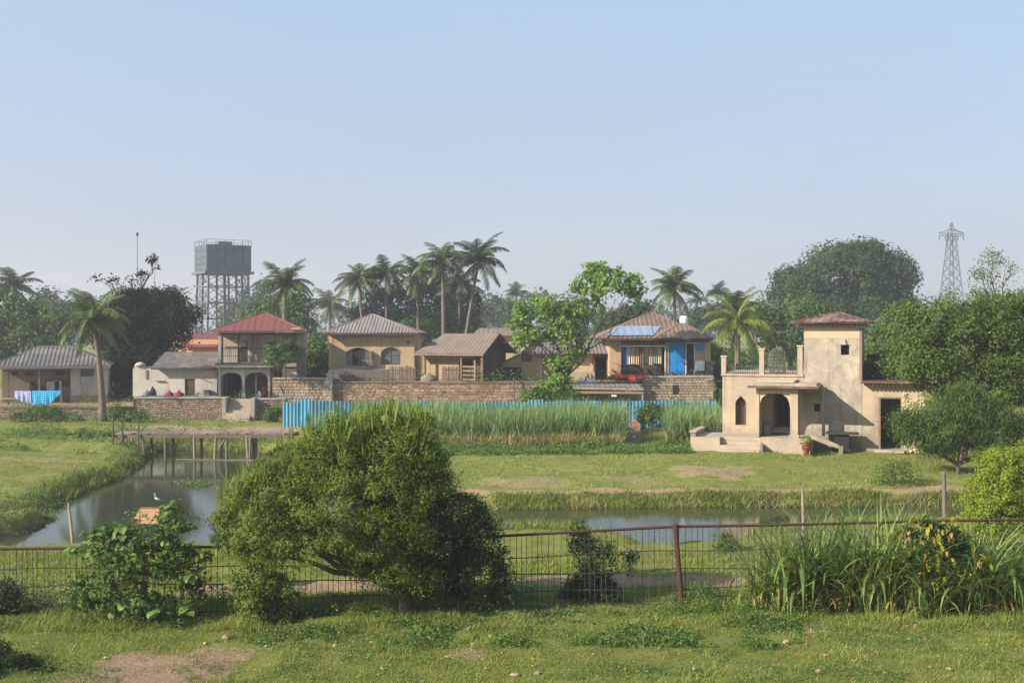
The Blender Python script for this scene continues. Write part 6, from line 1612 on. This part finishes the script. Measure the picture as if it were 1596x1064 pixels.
for px, pt, pb, Y, r, mat, lab in ((1471, 734, 860, 24.6, .05, 'wood_grey', 'weathered wooden post standing up behind the yellow leaved plant'), (1251, 762, 850, 24.0, .035, 'wood_grey', 'pale grey stake standing up behind the reeds')):
    f = Frame(px, Y)
    tag(MB().tube([(0, 0, -.2), (.02, 0, f.z(pt) * .5), (.0, 0, f.z(pt))], [r, r, r * .85], 8).build('wooden_post', mat, loc=(f.x, Y, 0)), lab, 'post')

# small pitched board roof on a post
f = Frame(222, 22.4); t = thing('roofed_post', 'small pitched roof of faded orange boards on a dark post behind the leafy bush', 'roofed post', (f.x, 22.4, gz(f.x, 22.4)))
zr, ze_ = f.z(792) - t.location.z, f.z(812) - t.location.z
MB().tube([(0, 0, -.3), (0, 0, zr - .05)], .03, 6).build('post', 'wood_dark', t)
a, b = f.u(211), f.u(256)
for k in range(4):
    q0, q1 = k / 4, (k + 1) / 4 - .02
    p = lambda s, e: (s * (a + (-.06 - a) * e) if False else (a + .1 * e if s == 0 else b - .1 * e))
    m = MB()
    for sgn in (-1, 1):
        A = (p(0, q0), sgn * .24 * (1 - q0), ze_ + (zr - ze_) * q0 + .004 * k); B = (p(1, q0), sgn * .24 * (1 - q0), ze_ + (zr - ze_) * q0 + .004 * k)
        C = (p(1, q1), sgn * .24 * (1 - q1), ze_ + (zr - ze_) * q1 + .004 * k); D = (p(0, q1), sgn * .24 * (1 - q1), ze_ + (zr - ze_) * q1 + .004 * k)
        lo = lambda P: (P[0], P[1], P[2] - .018)
        m.face([A, B, C, D]); m.face([lo(D), lo(C), lo(B), lo(A)]); m.face([A, lo(A), lo(B), B]); m.face([B, lo(B), lo(C), C]); m.face([D, lo(D), lo(A), A])
    m.build('roof_board', 'orange_board', t)
MB().bar((a + .1, 0, zr + .01), (b - .1, 0, zr + .01), .04, .03).build('ridge_board', 'wood_brown', t)
MB().bar((a + .05, -.2, ze_ - .02), (b - .05, -.2, ze_ - .02), .03).bar((a + .05, .2, ze_ - .02), (b - .05, .2, ze_ - .02), .03).bar((0, -.22, ze_ - .03), (0, .22, ze_ - .03), .03).build('roof_frame', 'wood_dark', t)

# ------------------------------------------------------------------ broad leaves built one by one
def leaf_shape(mat, L, W, curl=.25, kind='oval', seg=5, seed=0):
    """one leaf along +X with a fold along its rib, drooping towards the tip"""
    mb = MB(); prev = None; r_ = random.Random(seed); p = Vector((0, 0, 0)); e = .2
    for i in range(seg + 1):
        q = i / seg
        w = W * .5 * (sin(pi * min(1, q * .93 + .07)) ** .8 if kind == 'oval' else (1 - q ** 1.8) * (0.55 + .45 * min(1, q * 4)))
        if i == seg: w = W * .03
        row = [p + Vector((0, -w, .25 * w)), p.copy(), p + Vector((0, w, .25 * w))]
        if prev:
            for k in (0, 1): mb.face([tuple(prev[k]), tuple(prev[k + 1]), tuple(row[k + 1]), tuple(row[k])], .15 + .8 * r_.random() * .6)
        prev = row; e -= curl * 2 / seg * (1.2 if q > .3 else .6); p = p + Vector((cos(e), 0, sin(e))) * L / seg
    me = bpy.data.meshes.new('leaf'); me.from_pydata(mb.v, [], mb.f)
    at = me.attributes.new('tint', 'FLOAT', 'FACE'); at.data.foreach_set('value', mb.t)
    me.materials.append(M[mat]); me.polygons.foreach_set('use_smooth', [True] * len(me.polygons))
    return me
def put(me, par, loc, az, pitch, roll=0, s=1.0, name='leaf'):
    o = link(name, me, par); o.location = loc; o.rotation_euler = (roll, -pitch, az); o.scale = (s, s, s); return o

# leafy bush over the fence at the left
Y = 20.55; f = Frame(222, Y); t = thing('leafy_bush', 'leafy green bush with big heart shaped leaves smothering the fence at the left', 'bush', (f.x, Y, 0))
LB = [((a - 222) * Y / F, d, f.z(b), rx * Y / F, rx * Y / F * .7, ry * Y / F) for a, b, rx, ry, d in ((170, 890, 56, 44, 0), (225, 880, 60, 50, -.1), (270, 875, 40, 46, 0), (160, 945, 50, 32, -.1), (240, 950, 60, 32, -.2), (270, 818, 34, 30, .1), (165, 850, 34, 26, 0), (292, 905, 26, 40, 0), (210, 840, 30, 26, 0), (300, 870, 22, 20, .1), (130, 920, 26, 30, 0))]
P, N, tt = crown(LB, 5200, .20, per=30, inner=.35)
P[:, 2] = np.maximum(P[:, 2], .03)
np_mesh('small_leaves', leaf_quads(P, N, .085, .055), 4, 'leaf_tree', tt, t, 'stuff')
ls = [leaf_shape('leaf_broad', .17, .13, .35, seed=k) for k in range(3)]
P, N, tt = crown(LB, 420, .14, per=4, inner=.9, low=-.3)
for i in range(min(280, len(P))):
    if P[i][2] < .1: continue
    az = math.atan2(N[i][1], N[i][0]) + rnd.uniform(-.7, .7)
    put(ls[i % 3], t, tuple(P[i]), az, rnd.uniform(-.9, .5), rnd.uniform(-.5, .5), rnd.uniform(.55, 1.25))
for sx, tx, ty in ((20, 5, 900), (-30, -62, 850), (45, 62, 858), (-5, -20, 800), (12, -5, 795), (30, 40, 790), (-60, -70, 870), (10, 20, 840)):
    m = MB(); limb(m, (sx * .2 * Y / F, 0, -.1), (tx * Y / F, rnd.uniform(-.1, .1), f.z(ty)), .022, .008, .05, 6, 5); m.build('stem', 'bark', t, smooth=True)
for tx, ty in ((-20, 800), (-5, 795), (40, 790), (50, 800), (32, 806), (-55, 835)):
    for k in range(9): put(ls[k % 3], t, (tx * Y / F + rnd.uniform(-.05, .05), rnd.uniform(-.08, .08), f.z(ty) + rnd.uniform(-.12, .05)), rnd.uniform(0, 6.28), rnd.uniform(-.6, .7), rnd.uniform(-.4, .4), rnd.uniform(.4, .8))
MB().tube([(-.02, 0, -.2), (.0, .02, .5), (.03, 0, 1.1)], [.07, .055, .04], 8).build('trunk', 'bark', t, smooth=True)

# reeds at the fence
rl = [leaf_shape('reed', 1.0, w, c, 'blade', 9, seed=k) for k, (w, c) in enumerate(((.062, .6), (.075, .9), (.055, .4), (.07, 1.2), (.075, 1.5)))]
rd = [leaf_shape('reed_dry', 1.0, w, c, 'blade', 8, seed=k) for k, (w, c) in enumerate(((.045, .9), (.05, 1.5)))]
specs = ((1215, 21.4, 1.15, 'reed clump at the left end, beside the wire mesh, with two dead yellow stalks', .30), (1262, 21.5, 1.5, 'tall grey green reed clump in front of the pale stake', .30), (1312, 21.6, 1.55, 'reed clump with browned lower leaves left of the tallest blades', .3),
         (1362, 21.5, 1.5, 'tallest reed clump with one blade high above the rest', .3), (1410, 21.7, 1.4, 'reed clump just left of the yellow leaved plant', .28), (1530, 21.5, 1.35, 'dark reed clump with broad arching blades under the yellow green shrub', .32), (1575, 21.4, 1.2, 'reed clump with long drooping blades at the right edge', .32), (1490, 21.9, 1.0, 'low reed clump behind the yellow leaved plant', .25), (1448, 21.0, .85, 'short reed clump in front of the yellow leaved plant', .22), (1508, 21.15, .95, 'dry tipped reed clump between the yellow leaved plant and the dark reeds', .22))
for ci, (px, Y, hgt, lab, rad) in enumerate(specs):
    x = wx(px, Y); t = thing('reed_clump', lab, 'reeds', (x, Y, 0), 0, 'reed clumps along the fence')
    for i in range(44):
        rr = rad * sqrt(rnd.random()) * 1.2; a = rnd.uniform(0, 6.28); dry = rnd.random() < .2
        put((rd if dry else rl)[rnd.randrange(2 if dry else 5)], t, (rr * cos(a) * 1.4, rr * sin(a), rnd.uniform(0, .25)), rnd.uniform(0, 6.28), rnd.uniform(1.0, 1.5), 0, hgt * 1.5 * rnd.uniform(.5, 1.0) * (.7 if dry else 1))
    n = 200; a = NR.uniform(0, 6.28, n); rr = rad * 1.5 * np.sqrt(NR.uniform(0, 1, n))
    P = np.stack([rr * np.cos(a) * 1.3, rr * np.sin(a), np.zeros(n)], 1)
    blades(P, NR.uniform(.45, 1.5, n) * hgt, NR.uniform(0, 6.28, n), NR.uniform(.15, 1.0, n), NR.uniform(.018, .05, n), 6, None, 'fine_blades', 'reed', t, droop=.3, lean=.12)
    n = 90
    blades(P[:n], NR.uniform(.2, .6, n) * hgt, NR.uniform(0, 6.28, n), NR.uniform(.3, 1.0, n), NR.uniform(.012, .03, n), 4, None, 'dry_blades', 'reed_dry', t, droop=.5, lean=.15)
    if ci == 0:
        for dx in (.02, .26): MB().tube([(dx, -.25, -.05), (dx + .02, -.25, .3), (dx + .06, -.26, .62)], [.035, .03, .012], 6).build('dead_stalk', 'straw', t)
    if ci == 3:
        put(rl[2], t, (.12, 0, 1.1), 1.2, 1.45, 0, 1.25)
# yellow leaved plant among the reeds
Y = 21.35; x = wx(1452, Y); t = thing('yellow_plant', 'shrub with yellow and orange leaves over dark ones among the reeds', 'plant', (x, Y, 0))
f = Frame(1452, Y)
LB = [((a - 1452) * Y / F, 0, f.z(b), rx * Y / F, rx * Y / F * .7, ry * Y / F) for a, b, rx, ry in ((1438, 832, 30, 26), (1478, 846, 36, 34), (1428, 885, 26, 40), (1505, 885, 22, 34), (1465, 905, 34, 24))]
P, N, tt = crown(LB, 3000, .16, per=30, inner=.3); P[:, 2] = np.maximum(P[:, 2], .03)
np_mesh('dark_leaves', leaf_quads(P, N, .10, .05, .4), 4, 'leaf_darkshrub', tt, t, 'stuff')
yl = [leaf_shape('croton', .20, .085, .6, seed=k) for k in range(3)] + [leaf_shape('reed_dry', .2, .06, .6, seed=9)]
P, N, tt = crown(LB, 300, .2, per=3, inner=.8, low=-.6)
for i in range(len(P)):
    if P[i][2] < .15 or P[i][1] > .25: continue
    P[i][1] -= .12
    put(yl[3 if rnd.random() < .2 else i % 3], t, tuple(P[i]), math.atan2(N[i][1], N[i][0]) + rnd.uniform(-.6, .6), rnd.uniform(-1.3, .2), rnd.uniform(-.5, .5), rnd.uniform(.6, 1.1))
for k in range(5): m = MB(); limb(m, (rnd.uniform(-.1, .1), 0, -.1), (rnd.uniform(-.5, .5), rnd.uniform(-.2, .2), rnd.uniform(.8, 1.5)), .018, .006, .05, 5, 5); m.build('stem', 'bark', t, smooth=True)

# ------------------------------------------------------------------ stones and litter on the lawn
def stone(label, px, py, w, h, seed, mat='rock', group=None):
    Y = yg(py); x = wx(px, Y); r_ = random.Random(seed); b = MB(); k = 9
    b.lathe((0, 0, -h * .25), [(w * .32, 0), (w * .5, h * .35), (w * .46, h * .7), (w * .25, h * 1.05), (w * .05, h * 1.2)], k)
    b.v = [(a * r_.uniform(.8, 1.15), c * r_.uniform(.6, .95), d * r_.uniform(.85, 1.12)) for a, c, d in b.v]
    o = tag(b.build('stone', mat, loc=(x, Y, gz(x, Y) + .01)), label, 'stone', group or 'stones lying on the lawn'); o.rotation_euler = (0, r_.uniform(-.2, .2), r_.uniform(-.6, .6))
stone('largest brown stone on the lawn in front of the dark reeds', 1498, 951, .26, .13, 1)
stone('brown stone between the bare patch and the largest stone', 1400, 966, .12, .06, 2)
stone('flat brown stone close to the lower edge under the leaning post', 802, 1049, .15, .04, 3)
stone('pale brown stone next to the flat brown one', 838, 1047, .10, .05, 4)
stone('brown stone at the lower edge right of the lawn middle', 1276, 1047, .12, .06, 5)
stone('pale lump at the edge of the bare patch in the right lawn', 1225, 1001, .14, .07, 6)
stone('reddish stone in the shadow edge right of the big bush', 731, 983, .10, .06, 7)
stone('pale stone on the grass beyond the bare trampled corner', 352, 996, .13, .07, 8)
for i, (px, py) in enumerate(((764, 995), (522, 1006), (737, 1009), (1060, 972), (925, 1022), (1178, 1005), (1415, 977), (415, 1012), (320, 1004), (248, 1010), (1082, 1040), (1330, 1036), (590, 1052), (660, 1060), (1540, 1010), (1450, 1040))):
    stone('small stone lying in the short foreground grass', px, py, rnd.uniform(.05, .09), rnd.uniform(.025, .05), 20 + i, group='small stones in the foreground grass')
dl = leaf_shape('reed_dry', .10, .055, .5, seed=3)
for i in range(46):
    py = rnd.uniform(962, 1062); px = rnd.uniform(120, 1590); Y = yg(py); x = wx(px, Y)
    o = link('dead_leaf', dl); o.location = (x, Y, gz(x, Y) + .035); o.rotation_euler = (rnd.uniform(-.5, .5), rnd.uniform(-.4, .3), rnd.uniform(0, 6.28)); s = rnd.uniform(.5, 1.1); o.scale = (s, s, s)
    tag(o, 'curled dead leaf lying on the short foreground grass', 'leaf', 'dead leaves on the lawn')

# ------------------------------------------------------------------ water tower, pylon, masts
Y = 165.0; a = radians(31); S = 6.5
x = wx(347, Y); f = Frame(347, Y); zb_ = gz(x, Y)
t = thing('water_tower', 'tall steel water tower with a square panelled tank on lattice legs', 'water tower', (x, Y, 0), a)
zp, zt_ = f.z(428), f.z(383.5)
h2 = S / 2
bx('tank_core', 'tank', t, -h2 + .12, h2 - .12, -h2 + .12, h2 - .12, zp + .35, zt_ - .1)
np_ = 5; ph = (zt_ - zp - .4) / 4; pw = S / np_
pm = None
for side in range(4):
    for i in range(np_):
        for j in range(4):
            if pm is None:
                o = MB().box(.03, pw - .03, 0, .1, .03, ph - .03).box(.15, pw - .15, -.05, -.002, .15, ph - .15).build('tank_panel', 'tank', t); pm = o.data
            else: o = link('tank_panel', pm, t)
            q = side * pi / 2; lx, ly = -h2 + i * pw, -h2
            o.location = (lx * cos(q) - ly * sin(q), lx * sin(q) + ly * cos(q), zp + .4 + j * ph); o.rotation_euler = (0, 0, q)
bx('platform', 'steel', t, -h2 - .35, h2 + .35, -h2 - .35, h2 + .35, zp, zp + .35)
hz = f.z(380)
bx('tank_hatch', 'tank', t, -.9, 1.1, -1.0, .8, zt_ - .1, hz + .3)
rr = MB()
for i in range(6):
    for s in (-1, 1):
        q = -h2 + S * i / 5
        rr.bar((q, s * h2, zt_ - .1), (q, s * h2, zt_ + .75), .06); rr.bar((s * h2, q, zt_ - .1), (s * h2, q, zt_ + .75), .06)
for s in (-1, 1): rr.bar((-h2, s * h2, zt_ + .7), (h2, s * h2, zt_ + .7), .05).bar((s * h2, -h2, zt_ + .7), (s * h2, h2, zt_ + .7), .05)
rr.build('guard_rail', 'steel', t)
LZ = [zb_ - .3, f.z(497), f.z(472), f.z(447), zp]
pos_ = [(i, j) for i in (-1, 0, 1) for j in (-1, 0, 1) if (i, j) != (0, 0)]
for i, j in pos_:
    MB().bar((i * (h2 - .2) * 1.06, j * (h2 - .2) * 1.06, LZ[0]), (i * (h2 - .35), j * (h2 - .35), zp), .26).build('leg', 'steel', t)
for z in LZ[1:4]:
    k = h2 - .3
    m = MB()
    for s in (-1, 1): m.bar((-k, s * k, z), (k, s * k, z), .15).bar((s * k, -k, z), (s * k, k, z), .15)
    m.build('brace_ring', 'steel', t)
for z0, z1 in zip(LZ[1:], LZ[2:]):
    k = h2 - .3
    for s in (-1, 1):
        for p in (-1, 0):
            for ax in (0, 1):
                A = (p * k, s * k, z0); B = ((p + 1) * k, s * k, z1)
                if ax: A, B = (A[1], A[0], A[2]), (B[1], B[0], B[2])
                MB().bar(A, B, .09).build('cross_brace', 'steel', t)
                A2, B2 = (A[0], A[1], z1), (B[0], B[1], z0); MB().bar(A2, B2, .09).build('cross_brace', 'steel', t)
m = MB()
for s in (-.25, .25): m.bar((h2 - 1.2 + s, -h2 - .1, zb_), (h2 - 1.2 + s, -h2 - .1, zp), .06)
for i in range(26): m.bar((h2 - 1.45, -h2 - .1, zb_ + (zp - zb_) * (i + 1) / 27), (h2 - .95, -h2 - .1, zb_ + (zp - zb_) * (i + 1) / 27), .05)
m.build('ladder', 'steel', t); MB().tube([(.3, 0, zb_), (.3, 0, zp)], .22, 8).build('riser_pipe', 'steel', t)

Y = 330.0; f = Frame(1483, Y); x = f.x; zb_ = gz(x, Y)
t = thing('power_pylon', 'slim steel lattice power pylon standing beyond the trees', 'pylon', (x, Y, 0), radians(12))
zt_, za = f.z(347), f.z(364)
def hw(z): return .75 + 2.35 * max(0, (za - z)) / (za - zb_) * 1.15
for i in (-1, 1):
    for j in (-1, 1): MB().bar((i * hw(zb_), j * hw(zb_), zb_ - .5), (i * .75, j * .75, za), .24).bar((i * .75, j * .75, za), (i * .1, j * .1, zt_), .2).build('leg', 'steel', t)
z = zb_
lev = [zb_ + (za - zb_) * (1 - (1 - i / 11) ** 1.0) for i in range(12)]
for z0, z1 in zip(lev, lev[1:]):
    a, b = hw(z0), hw(z1); m = MB()
    for s in (-1, 1):
        m.bar((-a, s * a, z0), (b, s * b, z1), .13).bar((a, s * a, z0), (-b, s * b, z1), .13).bar((s * a, -a, z0), (s * b, b, z1), .13).bar((s * a, a, z0), (s * b, -b, z1), .13).bar((-b, s * b, z1), (b, s * b, z1), .13)
    m.build('lattice_panel', 'steel', t)
m = MB(); w = f.u(1505) * .98
for s in (-.7, .7): m.bar((-w, s * .2, za), (w, s * .2, za), .2).bar((-w, 0, za + .1), (0, s, za + 1.4), .16).bar((w, 0, za + .1), (0, s, za + 1.4), .16).bar((-w, s * .2, za - .7), (w, s * .2, za - .7), .14)
for i in range(9): m.bar((-w + 2 * w * i / 8, 0, za), (-w + 2 * w * (i + .5) / 8.5, 0, za - .7), .1)
m.build('cross_arm', 'steel', t)
for px in (-.97, -.5, .5, .97): MB().lathe((w * px, 0, za - 1.9), [(.1, 0), (.2, .2), (.1, .4), (.2, .6), (.1, .8), (.2, 1.0), (.08, 1.2)], 7).build('insulator', 'steel', t)
for px, py, r, lab in ((214, 367, .10, 'thin tall mast with a small lamp on top left of the water tower'), (241, 400, .07, 'thinner short mast next to the tall one')):
    f = Frame(px, 200.0); zb_ = gz(f.x, 200)
    t = thing('radio_mast', lab, 'mast', (f.x, 200.0, zb_)); h = f.z(py) - zb_
    MB().tube([(0, 0, 0), (0, 0, h)], [r, r * .6], 6).build('mast_pole', 'steel', t)
    MB().lathe((0, 0, h - .1), [(.08, 0), (.25, .15), (.25, .5), (.1, .65)], 8).build('mast_lamp', 'iron', t)

# ------------------------------------------------------------------ haze
hm = bpy.data.materials.new('haze_air'); hm.use_nodes = True; nt = hm.node_tree; nt.nodes.clear()
pv = nt.nodes.new('ShaderNodeVolumePrincipled'); pv.inputs['Color'].default_value = (0.86, 0.875, 0.97, 1); pv.inputs['Density'].default_value = 0.00082; pv.inputs['Anisotropy'].default_value = 0.25
mo = nt.nodes.new('ShaderNodeOutputMaterial'); nt.links.new(pv.outputs[0], mo.inputs['Volume'])
tag(MB().box(-700, 700, -30, 900, -3.2, 46).build('haze', hm), kind='stuff')
